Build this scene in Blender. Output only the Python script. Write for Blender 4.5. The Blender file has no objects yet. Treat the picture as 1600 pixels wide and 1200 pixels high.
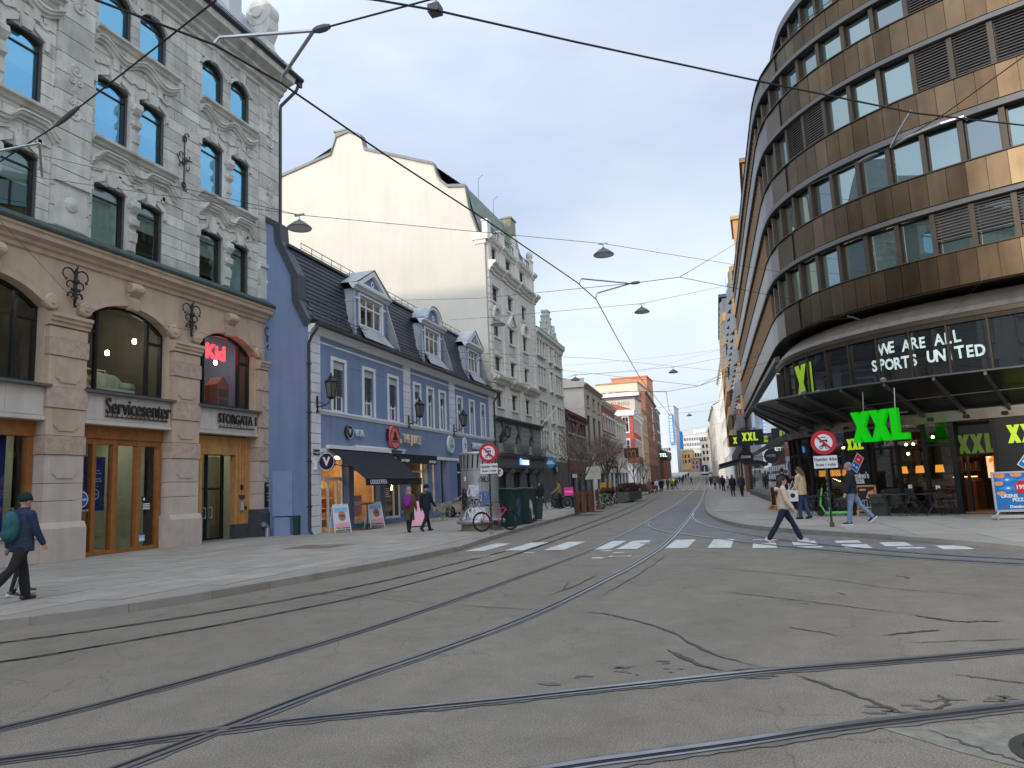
import bpy, bmesh, math, random
from mathutils import Vector, Matrix
PI = math.pi
rad = math.radians
rnd = random.Random(11)
SC = bpy.context.scene
COL = SC.collection

# ---------------------------------------------------------------- camera
CAMH = 1.65
F_PX = 1150.0
def _axes():
    up = Vector(((440 - 800) / F_PX, (-7600 - 600) / F_PX, 1)).normalized()
    st = Vector(((1185 - 800) / F_PX, (745 - 600) / F_PX, 1))
    st = (st - up * st.dot(up)).normalized()
    return st.cross(up), st, up
AX = _axes()
cam_d = bpy.data.cameras.new('camera')
cam = bpy.data.objects.new('camera', cam_d)
COL.objects.link(cam)
cam_d.sensor_fit = 'HORIZONTAL'
cam_d.sensor_width = 36
cam_d.lens = 36 * F_PX / 1600
cam_d.clip_start = 0.05
cam_d.clip_end = 3000
rt = Vector([a[0] for a in AX]); dn = Vector([a[1] for a in AX]); fw = Vector([a[2] for a in AX])
cam.matrix_world = Matrix(((rt.x, -dn.x, -fw.x, 0), (rt.y, -dn.y, -fw.y, 0), (rt.z, -dn.z, -fw.z, CAMH), (0, 0, 0, 1)))
SC.camera = cam

# ---------------------------------------------------------------- sky and sun
SUN_EL = rad(16); SUN_AZ = rad(21)            # sun stands behind the camera, to the left
to_sun = Vector((-math.sin(SUN_AZ) * math.cos(SUN_EL), -math.cos(SUN_AZ) * math.cos(SUN_EL), math.sin(SUN_EL)))
W = bpy.data.worlds.new('World'); SC.world = W; W.use_nodes = True
nt = W.node_tree; nt.nodes.clear()
def N(t, kind, **kw):
    n = t.nodes.new(kind)
    for k, v in kw.items():
        setattr(n, k, v)
    return n
out = N(nt, 'ShaderNodeOutputWorld'); bg = N(nt, 'ShaderNodeBackground')
sky = N(nt, 'ShaderNodeTexSky', sky_type='NISHITA', sun_disc=False, sun_elevation=SUN_EL, sun_rotation=math.atan2(to_sun.x, to_sun.y),
        air_density=1.0, dust_density=1.5, ozone_density=1.0, altitude=20)
SKY_K = 0.10
tc = N(nt, 'ShaderNodeTexCoord')
mp = N(nt, 'ShaderNodeMapping'); mp.inputs['Scale'].default_value = (1.0, 1.0, 2.6)
nz = N(nt, 'ShaderNodeTexNoise'); nz.inputs['Scale'].default_value = 1.5; nz.inputs['Detail'].default_value = 3.5; nz.inputs['Roughness'].default_value = .5
rp = N(nt, 'ShaderNodeValToRGB'); rp.color_ramp.elements[0].position = .36; rp.color_ramp.elements[1].position = .68
rp.color_ramp.elements[0].color = (.80, .80, .80, 1); rp.color_ramp.elements[1].color = (.97, .97, .97, 1)
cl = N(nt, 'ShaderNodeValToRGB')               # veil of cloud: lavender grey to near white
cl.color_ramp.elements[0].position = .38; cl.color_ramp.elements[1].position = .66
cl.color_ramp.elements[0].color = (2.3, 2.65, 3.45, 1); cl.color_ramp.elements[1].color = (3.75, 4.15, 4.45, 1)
nz2 = N(nt, 'ShaderNodeTexNoise'); nz2.inputs['Scale'].default_value = 1.1; nz2.inputs['Detail'].default_value = 5
mx = N(nt, 'ShaderNodeMixRGB')
L = nt.links.new
L(tc.outputs['Generated'], mp.inputs['Vector']); L(mp.outputs[0], nz.inputs['Vector']); L(mp.outputs[0], nz2.inputs['Vector'])
L(nz.outputs['Fac'], rp.inputs[0]); L(nz2.outputs['Fac'], cl.inputs[0])
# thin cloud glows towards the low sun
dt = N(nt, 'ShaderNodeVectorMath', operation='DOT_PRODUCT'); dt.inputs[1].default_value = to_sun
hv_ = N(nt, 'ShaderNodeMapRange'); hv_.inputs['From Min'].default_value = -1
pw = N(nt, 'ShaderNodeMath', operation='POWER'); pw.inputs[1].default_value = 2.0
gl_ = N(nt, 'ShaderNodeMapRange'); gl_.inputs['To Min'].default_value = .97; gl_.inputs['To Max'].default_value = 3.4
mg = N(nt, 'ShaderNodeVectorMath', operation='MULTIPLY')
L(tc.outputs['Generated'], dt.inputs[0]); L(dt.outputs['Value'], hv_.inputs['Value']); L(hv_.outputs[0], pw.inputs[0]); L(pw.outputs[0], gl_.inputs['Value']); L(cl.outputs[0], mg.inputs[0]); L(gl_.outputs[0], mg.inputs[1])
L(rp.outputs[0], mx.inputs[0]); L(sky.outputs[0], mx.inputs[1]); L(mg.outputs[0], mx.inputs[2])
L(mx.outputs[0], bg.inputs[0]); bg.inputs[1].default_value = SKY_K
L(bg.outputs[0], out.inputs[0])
sun_d = bpy.data.lights.new('sun', 'SUN'); sun_d.energy = 0.85; sun_d.angle = rad(2.5); sun_d.color = (1, .90, .76)
sun = bpy.data.objects.new('sun', sun_d); COL.objects.link(sun)
sun.rotation_euler = (-to_sun).to_track_quat('-Z', 'Y').to_euler()
sun.location = (0, 0, 60)
vs = SC.view_settings
SC.display_settings.display_device = 'sRGB'
vs.view_transform = 'Standard'; vs.look = 'None'; vs.gamma = 1; vs.use_curve_mapping = False
vs.exposure = 1.28
SC.cycles.max_bounces = 6
SC.cycles.transparent_max_bounces = 12

# ---------------------------------------------------------------- materials
MATS = {}
def mat(name, col, rough=.75, var=.12, scale=.7, bump=0.0, bscale=30, metal=0.0, rand=0.0, spec=.4, streak=0.0, tint=None, emit=0):
    if name in MATS:
        return MATS[name]
    m = bpy.data.materials.new(name); m.use_nodes = True
    t = m.node_tree; t.nodes.clear()
    o = N(t, 'ShaderNodeOutputMaterial'); b = N(t, 'ShaderNodeBsdfPrincipled')
    t.links.new(b.outputs[0], o.inputs[0])
    b.inputs['Roughness'].default_value = rough; b.inputs['Metallic'].default_value = metal
    b.inputs['Specular IOR Level'].default_value = spec
    c = tuple(col) + (1,)
    b.inputs['Base Color'].default_value = c
    g = N(t, 'ShaderNodeNewGeometry')
    last = None
    if var > 0:
        n1 = N(t, 'ShaderNodeTexNoise'); n1.inputs['Scale'].default_value = scale; n1.inputs['Detail'].default_value = 7; n1.inputs['Roughness'].default_value = .62
        t.links.new(g.outputs['Position'], n1.inputs['Vector'])
        r = N(t, 'ShaderNodeValToRGB'); r.color_ramp.elements[0].position = .28; r.color_ramp.elements[1].position = .72
        t2 = tint or (1, 1, 1)
        r.color_ramp.elements[0].color = tuple(x * (1 - var) for x in col) + (1,)
        r.color_ramp.elements[1].color = tuple(min(1, x * (1 + var) * q) for x, q in zip(col, t2)) + (1,)
        t.links.new(n1.outputs['Fac'], r.inputs[0]); last = r.outputs[0]
    def mul(fac_socket, lo, hi):
        nonlocal last
        mr = N(t, 'ShaderNodeMapRange'); mr.inputs['To Min'].default_value = lo; mr.inputs['To Max'].default_value = hi
        t.links.new(fac_socket, mr.inputs['Value'])
        mm = N(t, 'ShaderNodeMixRGB', blend_type='MULTIPLY'); mm.inputs[0].default_value = 1
        if last: t.links.new(last, mm.inputs[1])
        else: mm.inputs[1].default_value = c
        t.links.new(mr.outputs[0], mm.inputs[2]); last = mm.outputs[0]
        return mr
    if streak > 0:
        ms = N(t, 'ShaderNodeMapping'); ms.inputs['Scale'].default_value = (2.6, 2.6, .16)
        t.links.new(g.outputs['Position'], ms.inputs['Vector'])
        ns = N(t, 'ShaderNodeTexNoise'); ns.inputs['Scale'].default_value = 1; ns.inputs['Detail'].default_value = 5
        t.links.new(ms.outputs[0], ns.inputs['Vector'])
        mr = mul(ns.outputs['Fac'], 1 - streak, 1); mr.inputs['From Min'].default_value = .3; mr.inputs['From Max'].default_value = .55
    if rand > 0:
        oi = N(t, 'ShaderNodeObjectInfo'); mul(oi.outputs['Random'], 1 - rand, 1 + rand)
    if last: t.links.new(last, b.inputs['Base Color'])
    if bump > 0:
        nb = N(t, 'ShaderNodeTexNoise'); nb.inputs['Scale'].default_value = bscale; nb.inputs['Detail'].default_value = 5
        t.links.new(g.outputs['Position'], nb.inputs['Vector'])
        bb = N(t, 'ShaderNodeBump'); bb.inputs['Strength'].default_value = bump; bb.inputs['Distance'].default_value = .02
        t.links.new(nb.outputs['Fac'], bb.inputs['Height']); t.links.new(bb.outputs[0], b.inputs['Normal'])
    if emit:
        b.inputs['Emission Color'].default_value = c; b.inputs['Emission Strength'].default_value = emit
    MATS[name] = m
    return m
def glass(name, base=(.012, .016, .018), refl=.10, grazing=.85, tint=(1, 1, 1), see=0.0, wav=.0, rough=.01):
    """window glass: a mirror-like coat over either a dark room (see=0) or what stands behind (see=1)"""
    if name in MATS: return MATS[name]
    m = bpy.data.materials.new(name); m.use_nodes = True
    t = m.node_tree; t.nodes.clear()
    o = N(t, 'ShaderNodeOutputMaterial'); mix = N(t, 'ShaderNodeMixShader'); gl = N(t, 'ShaderNodeBsdfGlossy')
    gl.inputs['Color'].default_value = tuple(tint) + (1,); gl.inputs['Roughness'].default_value = rough
    if see > 0:
        d = N(t, 'ShaderNodeBsdfTransparent'); d.inputs[0].default_value = tuple(see * x for x in (.94, 1, .97)) + (1,)
    else:
        d = N(t, 'ShaderNodeBsdfDiffuse'); d.inputs[0].default_value = tuple(base) + (1,)
    lw = N(t, 'ShaderNodeLayerWeight'); lw.inputs['Blend'].default_value = .35
    mr = N(t, 'ShaderNodeMapRange'); mr.inputs['To Min'].default_value = refl; mr.inputs['To Max'].default_value = grazing
    t.links.new(lw.outputs['Fresnel'], mr.inputs['Value']); t.links.new(mr.outputs[0], mix.inputs[0])
    t.links.new(d.outputs[0], mix.inputs[1]); t.links.new(gl.outputs[0], mix.inputs[2]); t.links.new(mix.outputs[0], o.inputs[0])
    if wav:
        g = N(t, 'ShaderNodeNewGeometry'); nb = N(t, 'ShaderNodeTexNoise'); nb.inputs['Scale'].default_value = .9; nb.inputs['Detail'].default_value = 1
        t.links.new(g.outputs['Position'], nb.inputs['Vector'])
        bb = N(t, 'ShaderNodeBump'); bb.inputs['Strength'].default_value = wav; bb.inputs['Distance'].default_value = .05
        t.links.new(nb.outputs['Fac'], bb.inputs['Height']); t.links.new(bb.outputs[0], gl.inputs['Normal'])
    MATS[name] = m
    return m

# ---------------------------------------------------------------- mesh builder
class MB:
    def __init__(s): s.v = []; s.f = []
    def box(s, x0, x1, y0, y1, z0, z1):
        n = len(s.v)
        s.v += [(x0, y0, z0), (x1, y0, z0), (x1, y1, z0), (x0, y1, z0), (x0, y0, z1), (x1, y0, z1), (x1, y1, z1), (x0, y1, z1)]
        s.f += [tuple(n + i for i in q) for q in ((0, 3, 2, 1), (4, 5, 6, 7), (0, 1, 5, 4), (1, 2, 6, 5), (2, 3, 7, 6), (3, 0, 4, 7))]
        return s
    def quad(s, *p):
        n = len(s.v); s.v += [tuple(q) for q in p]; s.f.append(tuple(range(n, n + len(p)))); return s
    def strip(s, A, B, closed=False):
        n = len(s.v); m = len(A); s.v += [tuple(p) for p in A] + [tuple(p) for p in B]
        for i in range(m if closed else m - 1):
            j = (i + 1) % m
            s.f.append((n + i, n + j, n + m + j, n + m + i))
        return s
    def tube(s, pts, r, n=6, cap=True):
        pts = [Vector(p) for p in pts]
        if not hasattr(r, '__len__'): r = [r] * len(pts)
        base = len(s.v); ref = None
        for i, p in enumerate(pts):
            t = (pts[min(i + 1, len(pts) - 1)] - pts[max(i - 1, 0)])
            t = t.normalized() if t.length > 1e-9 else Vector((0, 0, 1))
            if ref is None:
                ref = Vector((0, 0, 1)) if abs(t.z) < .9 else Vector((1, 0, 0))
            u = t.cross(ref)
            if u.length < 1e-4: u = t.cross(Vector((1, 0, 0)))
            u.normalize(); w = u.cross(t)
            for k in range(n):
                a = 2 * PI * (k + .5) / n
                s.v.append(tuple(p + (u * math.cos(a) + w * math.sin(a)) * r[i]))
        for i in range(len(pts) - 1):
            for k in range(n):
                a = base + i * n + k; b = base + i * n + (k + 1) % n
                s.f.append((a, b, b + n, a + n))
        if cap:
            s.f.append(tuple(base + k for k in range(n))[::-1]); s.f.append(tuple(base + (len(pts) - 1) * n + k for k in range(n)))
        return s
    def lathe(s, prof, n=16, c=(0, 0, 0), axis='z', arc=2 * PI):
        base = len(s.v); closed = arc > 6.28
        m = n if closed else n + 1
        for r, z in prof:
            for k in range(m):
                a = arc * k / n; p = (r * math.cos(a), r * math.sin(a), z)
                if axis == 'x': p = (p[2], p[0], p[1])
                if axis == 'y': p = (p[1], p[2], p[0])
                s.v.append((p[0] + c[0], p[1] + c[1], p[2] + c[2]))
        for i in range(len(prof) - 1):
            for k in range(n):
                a = base + i * m + k; b = base + i * m + (k + 1) % m
                s.f.append((a, b, b + m, a + m))
        return s
    def prism(s, poly, x0, x1, axis='x'):
        """poly (y,z) pushed along x, or (x,z) along y, or (x,y) along z"""
        n = len(s.v); m = len(poly)
        for x in (x0, x1):
            for a, b in poly:
                s.v.append((x, a, b) if axis == 'x' else (a, x, b) if axis == 'y' else (a, b, x))
        s.f.append(tuple(n + i for i in range(m))[::-1]); s.f.append(tuple(n + m + i for i in range(m)))
        for i in range(m):
            j = (i + 1) % m; s.f.append((n + i, n + j, n + m + j, n + m + i))
        return s
    def ball(s, c, rx, ry=None, rz=None, n=10, m=7):
        ry = ry or rx; rz = rz or rx
        base = len(s.v)
        for i in range(m + 1):
            t = PI * i / m
            for k in range(n):
                a = 2 * PI * k / n
                s.v.append((c[0] + rx * math.sin(t) * math.cos(a), c[1] + ry * math.sin(t) * math.sin(a), c[2] + rz * math.cos(t)))
        for i in range(m):
            for k in range(n):
                a = base + i * n + k; b = base + i * n + (k + 1) % n
                s.f.append((a, a + n, b + n, b))
        return s
    def mesh(s, name, material=None, smooth=False):
        me = bpy.data.meshes.new(name); me.from_pydata(s.v, [], s.f)
        if material: me.materials.append(material)
        if smooth:
            me.polygons.foreach_set('use_smooth', [True] * len(me.polygons))
        me.update()
        return me
    def build(s, name, material, parent=None, smooth=False, loc=None, rotz=None):
        return inst(name, s.mesh(name, material, smooth), parent, loc, rotz)
def inst(name, me, parent=None, loc=None, rotz=None, scale=None):
    o = bpy.data.objects.new(name, me); COL.objects.link(o)
    if parent: o.parent = parent
    if loc: o.location = loc
    if rotz is not None: o.rotation_euler = (0, 0, rotz)
    if scale: o.scale = scale
    return o
def tag(o, label=None, cat=None, group=None, kind=None):
    if label: o['label'] = label
    if cat: o['category'] = cat
    if group: o['group'] = group
    if kind: o['kind'] = kind
    return o
def thing(name, label, cat, loc=(0, 0, 0), rotz=0, group=None):
    o = bpy.data.objects.new(name, None); COL.objects.link(o)
    o.empty_display_size = .3
    o.location = loc; o.rotation_euler = (0, 0, rotz)
    return tag(o, label, cat, group)
def struct(o): o['kind'] = 'structure'; return o
def stuff(o): o['kind'] = 'stuff'; return o
KIDS = {}
def copy_tree(o, kids=None):
    """a thing with copies of its parts and their sub-parts (meshes shared)"""
    c = o.copy(); COL.objects.link(c)
    for ch in list(o.children):
        d = ch.copy(); COL.objects.link(d); d.parent = c
        for g in list(ch.children):
            e = g.copy(); COL.objects.link(e); e.parent = d
    return c
_unit = {}
def block(parent, name, m, x0, x1, y0, y1, z0, z1):
    """one brick / stone / slab / slat: a shared, slightly chamfered unit block scaled to size"""
    if m.name not in _unit:
        bm = bmesh.new(); bmesh.ops.create_cube(bm, size=1)
        bm2 = bpy.data.meshes.new(name); bm.to_mesh(bm2); bm.free(); bm2.materials.append(m); _unit[m.name] = bm2
    o = bpy.data.objects.new(name, _unit[m.name]); COL.objects.link(o)
    if parent: o.parent = parent
    o.location = ((x0 + x1) / 2, (y0 + y1) / 2, (z0 + z1) / 2); o.scale = (x1 - x0, y1 - y0, z1 - z0)
    return o
# things that need evaluating (text, voxel-joined bodies) are queued and done in one pass at the end
QUEUE = []
def text(s, name, m, parent, size=1.0, depth=.02, loc=(0, 0, 0), rot=(PI / 2, 0, PI / 2), bold=0.0, sx=1.0, align='CENTER', shear=0.0, spacing=1.0):
    o = inst(name, bpy.data.meshes.new(name), parent, loc); o.rotation_euler = rot
    QUEUE.append(('t', o, dict(s=s, size=size, depth=depth, bold=bold, sx=sx, align=align, shear=shear, spacing=spacing), m)); return o
def body(mb, name, m, parent, voxel, zones=None, smooth=6, dec=None):
    o = inst(name, bpy.data.meshes.new(name), parent)
    QUEUE.append(('b', o, dict(mb=mb, voxel=voxel, zones=zones, smooth=smooth, dec=dec), m)); return o
def run_queue():
    sc = bpy.data.scenes.new('workshop'); tmp = []
    for kind, o, p, m in QUEUE:
        if kind == 't':
            cu = bpy.data.curves.new('lettering', 'FONT'); cu.body = p['s']; cu.size = p['size']; cu.extrude = p['depth']; cu.offset = p['bold']
            cu.align_x = p['align']; cu.align_y = 'CENTER'; cu.shear = p['shear']; cu.space_character = p['spacing']; cu.resolution_u = 3
            t = bpy.data.objects.new('w', cu)
        else:
            t = bpy.data.objects.new('w', p['mb'].mesh('w'))
            r = t.modifiers.new('r', 'REMESH'); r.mode = 'VOXEL'; r.voxel_size = p['voxel']
            if p['smooth']:
                q = t.modifiers.new('s', 'SMOOTH'); q.iterations = p['smooth']; q.factor = .5
            if p['dec']:
                q = t.modifiers.new('d', 'DECIMATE'); q.ratio = p['dec']
        sc.collection.objects.link(t); tmp.append(t)
    vl = sc.view_layers[0]; vl.update(); dg = vl.depsgraph
    for (kind, o, p, m), t in zip(QUEUE, tmp):
        me = bpy.data.meshes.new_from_object(t.evaluated_get(dg)); me.name = o.name
        me.materials.clear()
        for q in (m if isinstance(m, (list, tuple)) else [m]): me.materials.append(q)
        if kind == 't':
            if p['sx'] != 1: me.transform(Matrix.Diagonal((p['sx'], 1, 1, 1)))
        else:
            me.polygons.foreach_set('use_smooth', [True] * len(me.polygons))
            if p['zones']:
                for f in me.polygons: f.material_index = p['zones'](f.center)
        old = o.data; o.data = me
        for q in bpy.data.objects:
            if q.data == old: q.data = me
    for t in tmp: bpy.data.objects.remove(t)
    bpy.data.scenes.remove(sc)
def cr(P, n=6):
    """Catmull-Rom through points"""
    P = [Vector(p) for p in P]; Q = [P[0] * 2 - P[1]] + P + [P[-1] * 2 - P[-2]]; o = []
    for i in range(1, len(Q) - 2):
        a, b, c, d = Q[i - 1:i + 3]
        for k in range(n):
            t = k / n; o.append((2 * b + (c - a) * t + (2 * a - 5 * b + 4 * c - d) * t * t + (3 * b - a - 3 * c + d) * t ** 3) * .5)
    return o + [P[-1]]
def gz(y):
    """street level: flat here, climbing gently far down the street"""
    if y <= 100: return 0.0
    if y <= 300: return 1.1e-4 * (y - 100) ** 2
    return 4.4 + .044 * (y - 300)

# ---------------------------------------------------------------- facade kit (local: x out of the wall, y along it, z up)
def arc_pts(y0, y1, zs, rise, n=12):
    if rise <= 0: return [(y0, zs), (y1, zs)]
    w = (y1 - y0) / 2; R = (w * w + rise * rise) / (2 * rise); c = (y0 + y1) / 2
    if rise >= w * .98: return [(c - w * math.cos(PI * i / n), zs + rise * math.sin(PI * i / n)) for i in range(n + 1)]
    a = math.asin(w / R)
    return [(c + R * math.sin(-a + 2 * a * i / n), zs + rise - R + R * math.cos(-a + 2 * a * i / n)) for i in range(n + 1)]
def wall(mb, y0, y1, z0, z1, ops, depth=.3, x=0.0):
    """wall face with openings (y0,y1,z0,z1[,arch rise]) and their reveals"""
    ys = sorted(set([y0, y1] + [v for o in ops for v in o[:2] if y0 < v < y1])); zs = sorted(set([z0, z1] + [v for o in ops for v in o[2:4] if z0 < v < z1]))
    for j in range(len(zs) - 1):
        run = None
        for i in range(len(ys)):
            solid = False
            if i < len(ys) - 1:
                cy = (ys[i] + ys[i + 1]) / 2; cz = (zs[j] + zs[j + 1]) / 2
                solid = not any(o[0] < cy < o[1] and o[2] < cz < o[3] for o in ops)
            if solid and run is None: run = ys[i]
            if not solid and run is not None:
                mb.quad((x, run, zs[j]), (x, ys[i], zs[j]), (x, ys[i], zs[j + 1]), (x, run, zs[j + 1])); run = None
    for o in ops:
        a, b, c, d = o[:4]; rise = o[4] if len(o) > 4 else 0; s = d - rise; xi = x - depth
        mb.quad((x, a, c), (x, b, c), (xi, b, c), (xi, a, c)); mb.quad((x, a, c), (xi, a, c), (xi, a, s), (x, a, s)); mb.quad((x, b, c), (x, b, s), (xi, b, s), (xi, b, c))
        P = arc_pts(a, b, s, rise)
        mb.strip([(x, p, q) for p, q in P], [(xi, p, q) for p, q in P])
        if rise > 0: mb.strip([(x, p, q) for p, q in P], [(x, p, d) for p, q in P])
    return mb
_wc = {}
def window(parent, x, yc, z0, w, h, fm, gm, cols=1, trans=None, rise=0, f=.06, d=.07, name='window', blind=None, bdrop=.5, glaze=.03):
    """frame with mullions, its pane a sub-part (and a blind when there is one)"""
    key = (round(w, 2), round(h, 2), fm.name, cols, tuple(trans) if isinstance(trans, list) else trans, rise, f, d)
    if key not in _wc:
        mb = MB(); P = [(-w / 2, 0), (w / 2, 0)]; A = arc_pts(-w / 2, w / 2, h - rise, rise)[::-1]
        Pi = [(-w / 2 + f, f), (w / 2 - f, f)]; Ai = arc_pts(-w / 2 + f, w / 2 - f, h - rise - (f if rise <= 0 else f * .3), max(0, rise - f * .7) if rise > 0 else 0)[::-1]
        O = P + A; I = Pi + Ai
        mb.strip([(0, *p) for p in O], [(0, *p) for p in I], True); mb.strip([(0, *p) for p in I], [(-d, *p) for p in I], True)
        mb.strip([(-d, *p) for p in O], [(-d, *p) for p in I], True)
        for c in range(1, cols):
            yy = -w / 2 + w * c / cols; mb.box(-d * .8, -.004, yy - f * .4, yy + f * .4, f, h - rise * (abs(2 * yy / w) ** 2) - f * .5)
        for tz in ([trans] if isinstance(trans, (int, float)) else (trans or [])):
            mb.box(-d * .75, -.008, -w / 2 + f, w / 2 - f, h * tz - f * .45, h * tz + f * .45)
        pm = MB(); pm.quad(*[(-d * .6, p, q) for p, q in O])
        _wc[key] = (mb.mesh('window', fm), pm)
    fr, pm = _wc[key]
    k2 = key + (gm.name,)
    if k2 not in _wc: _wc[k2] = pm.mesh('pane', gm)
    o = inst(name, fr, parent, (x, yc, z0)); p = inst('pane', _wc[k2], o)
    if blind:
        block(o, 'blind', blind, -d - .12, -d - .10, -w / 2 + f, w / 2 - f, h * (1 - bdrop), h - rise * .3)
    return o
def cornice(mb, y0, y1, prof, ends=True):
    """prof: list of (x out, z) swept along y"""
    A = [(p[0], y0, p[1]) for p in prof]; B = [(p[0], y1, p[1]) for p in prof]
    mb.strip(A, B)
    if ends: mb.quad(*A); mb.quad(*B)
    return mb
def place(ax, ay, bx, by):
    dx, dy = bx - ax, by - ay; return math.atan2(-dx, dy), math.hypot(dx, dy)
# ================================================================ GROUND, ROAD, PAVEMENTS
def asphalt(name, base, speck=.35, crackk=0.0):
    m = bpy.data.materials.new(name); m.use_nodes = True; t = m.node_tree; t.nodes.clear()
    o = N(t, 'ShaderNodeOutputMaterial'); b = N(t, 'ShaderNodeBsdfPrincipled'); t.links.new(b.outputs[0], o.inputs[0])
    b.inputs['Roughness'].default_value = .78; b.inputs['Specular IOR Level'].default_value = .35
    g = N(t, 'ShaderNodeNewGeometry')
    big = N(t, 'ShaderNodeTexNoise'); big.inputs['Scale'].default_value = .22; big.inputs['Detail'].default_value = 9; big.inputs['Roughness'].default_value = .7
    mp_ = N(t, 'ShaderNodeMapping'); mp_.inputs['Scale'].default_value = (1.6, .55, 1); mp_.inputs['Rotation'].default_value = (0, 0, .06)
    med = N(t, 'ShaderNodeTexNoise'); med.inputs['Scale'].default_value = 1.7; med.inputs['Detail'].default_value = 8; med.inputs['Roughness'].default_value = .75
    fine = N(t, 'ShaderNodeTexNoise'); fine.inputs['Scale'].default_value = 85; fine.inputs['Detail'].default_value = 3
    t.links.new(g.outputs['Position'], mp_.inputs[0])
    for n_ in (med, fine): t.links.new(g.outputs['Position'], n_.inputs['Vector'])
    t.links.new(mp_.outputs[0], big.inputs['Vector'])
    def ramp(a, b_, ca, cb):
        r = N(t, 'ShaderNodeValToRGB'); r.color_ramp.elements[0].position = a; r.color_ramp.elements[1].position = b_
        r.color_ramp.elements[0].color = (*ca, 1); r.color_ramp.elements[1].color = (*cb, 1); return r
    r1 = ramp(.33, .66, [x * .84 for x in base], [x * 1.12 for x in base]); t.links.new(big.outputs[0], r1.inputs[0])
    r2 = ramp(.30, .62, (.80, .80, .80), (1.08, 1.07, 1.05)); t.links.new(med.outputs[0], r2.inputs[0])
    r3 = ramp(.36, .66, (1 - speck,) * 3, (1 + speck * .9,) * 3); t.links.new(fine.outputs[0], r3.inputs[0])
    last = r1.outputs[0]
    for r in (r2, r3):
        mm = N(t, 'ShaderNodeMixRGB', blend_type='MULTIPLY'); mm.inputs[0].default_value = 1
        t.links.new(last, mm.inputs[1]); t.links.new(r.outputs[0], mm.inputs[2]); last = mm.outputs[0]
    # old hairline crazing, only where the surface is tired, and darker worn stains
    ds = N(t, 'ShaderNodeMixRGB', blend_type='ADD'); ds.inputs[0].default_value = .35; t.links.new(g.outputs['Position'], ds.inputs[1]); t.links.new(med.outputs['Color'], ds.inputs[2])
    vo = N(t, 'ShaderNodeTexVoronoi', feature='DISTANCE_TO_EDGE'); vo.inputs['Scale'].default_value = 1.15; t.links.new(ds.outputs[0], vo.inputs['Vector'])
    rc = ramp(.0, .012, (.55, .54, .53), (1, 1, 1)); t.links.new(vo.outputs['Distance'], rc.inputs[0])
    nm = N(t, 'ShaderNodeTexNoise'); nm.inputs['Scale'].default_value = .33; nm.inputs['Detail'].default_value = 4; t.links.new(g.outputs['Position'], nm.inputs['Vector'])
    rm = ramp(.47, .56, (0, 0, 0), (.9, .9, .9)); t.links.new(nm.outputs[0], rm.inputs[0])
    mm = N(t, 'ShaderNodeMixRGB', blend_type='MULTIPLY'); t.links.new(rm.outputs[0], mm.inputs[0]); t.links.new(last, mm.inputs[1]); t.links.new(rc.outputs[0], mm.inputs[2]); last = mm.outputs[0]
    st = N(t, 'ShaderNodeTexNoise'); st.inputs['Scale'].default_value = .75; st.inputs['Detail'].default_value = 10; st.inputs['Roughness'].default_value = .72; st.inputs['Distortion'].default_value = .6; t.links.new(g.outputs['Position'], st.inputs['Vector'])
    rs = ramp(.56, .72, (1, 1, 1), (.70, .69, .68)); t.links.new(st.outputs[0], rs.inputs[0])
    mm = N(t, 'ShaderNodeMixRGB', blend_type='MULTIPLY'); mm.inputs[0].default_value = 1; t.links.new(last, mm.inputs[1]); t.links.new(rs.outputs[0], mm.inputs[2]); last = mm.outputs[0]
    t.links.new(last, b.inputs['Base Color'])
    bb = N(t, 'ShaderNodeBump'); bb.inputs['Strength'].default_value = .35; bb.inputs['Distance'].default_value = .008
    t.links.new(fine.outputs[0], bb.inputs['Height']); t.links.new(bb.outputs[0], b.inputs['Normal'])
    return m
ASPH = asphalt('asphalt', (.200, .174, .140), .4); ASPH2 = asphalt('newer_asphalt', (.168, .163, .158), .3)
SEAL = mat('bitumen_seal', (.062, .056, .05), .75, .3, 6); SEAL2 = mat('bitumen_worn', (.115, .103, .09), .75, .35, 5)
STEEL = mat('rail_steel', (.27, .28, .31), .34, .25, 3, metal=.8); GROOVE = mat('rail_groove', (.018, .016, .015), .9, .3, 3)
BED = mat('rail_bedding', (.128, .12, .110), .75, .35, 5, bump=.2)
WHITE_LINE = mat('road_paint', (.52, .51, .48), .7, .30, 3.0, bump=.05)
SLAB = mat('paving_stone', (.315, .288, .248), .8, .15, 1.3, bump=.12, bscale=40, rand=.10, streak=0)
SLABW = mat('paving_stone_warm', (.31, .282, .245), .8, .13, 1.3, bump=.12, bscale=40, rand=.09)
PAVE = mat('pavement_bed', (.27, .25, .22), .85, .12, 1.0, bump=.1)
KERB = mat('kerb_granite', (.25, .225, .195), .8, .18, 2.5, bump=.2, bscale=60, rand=.12)

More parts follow.
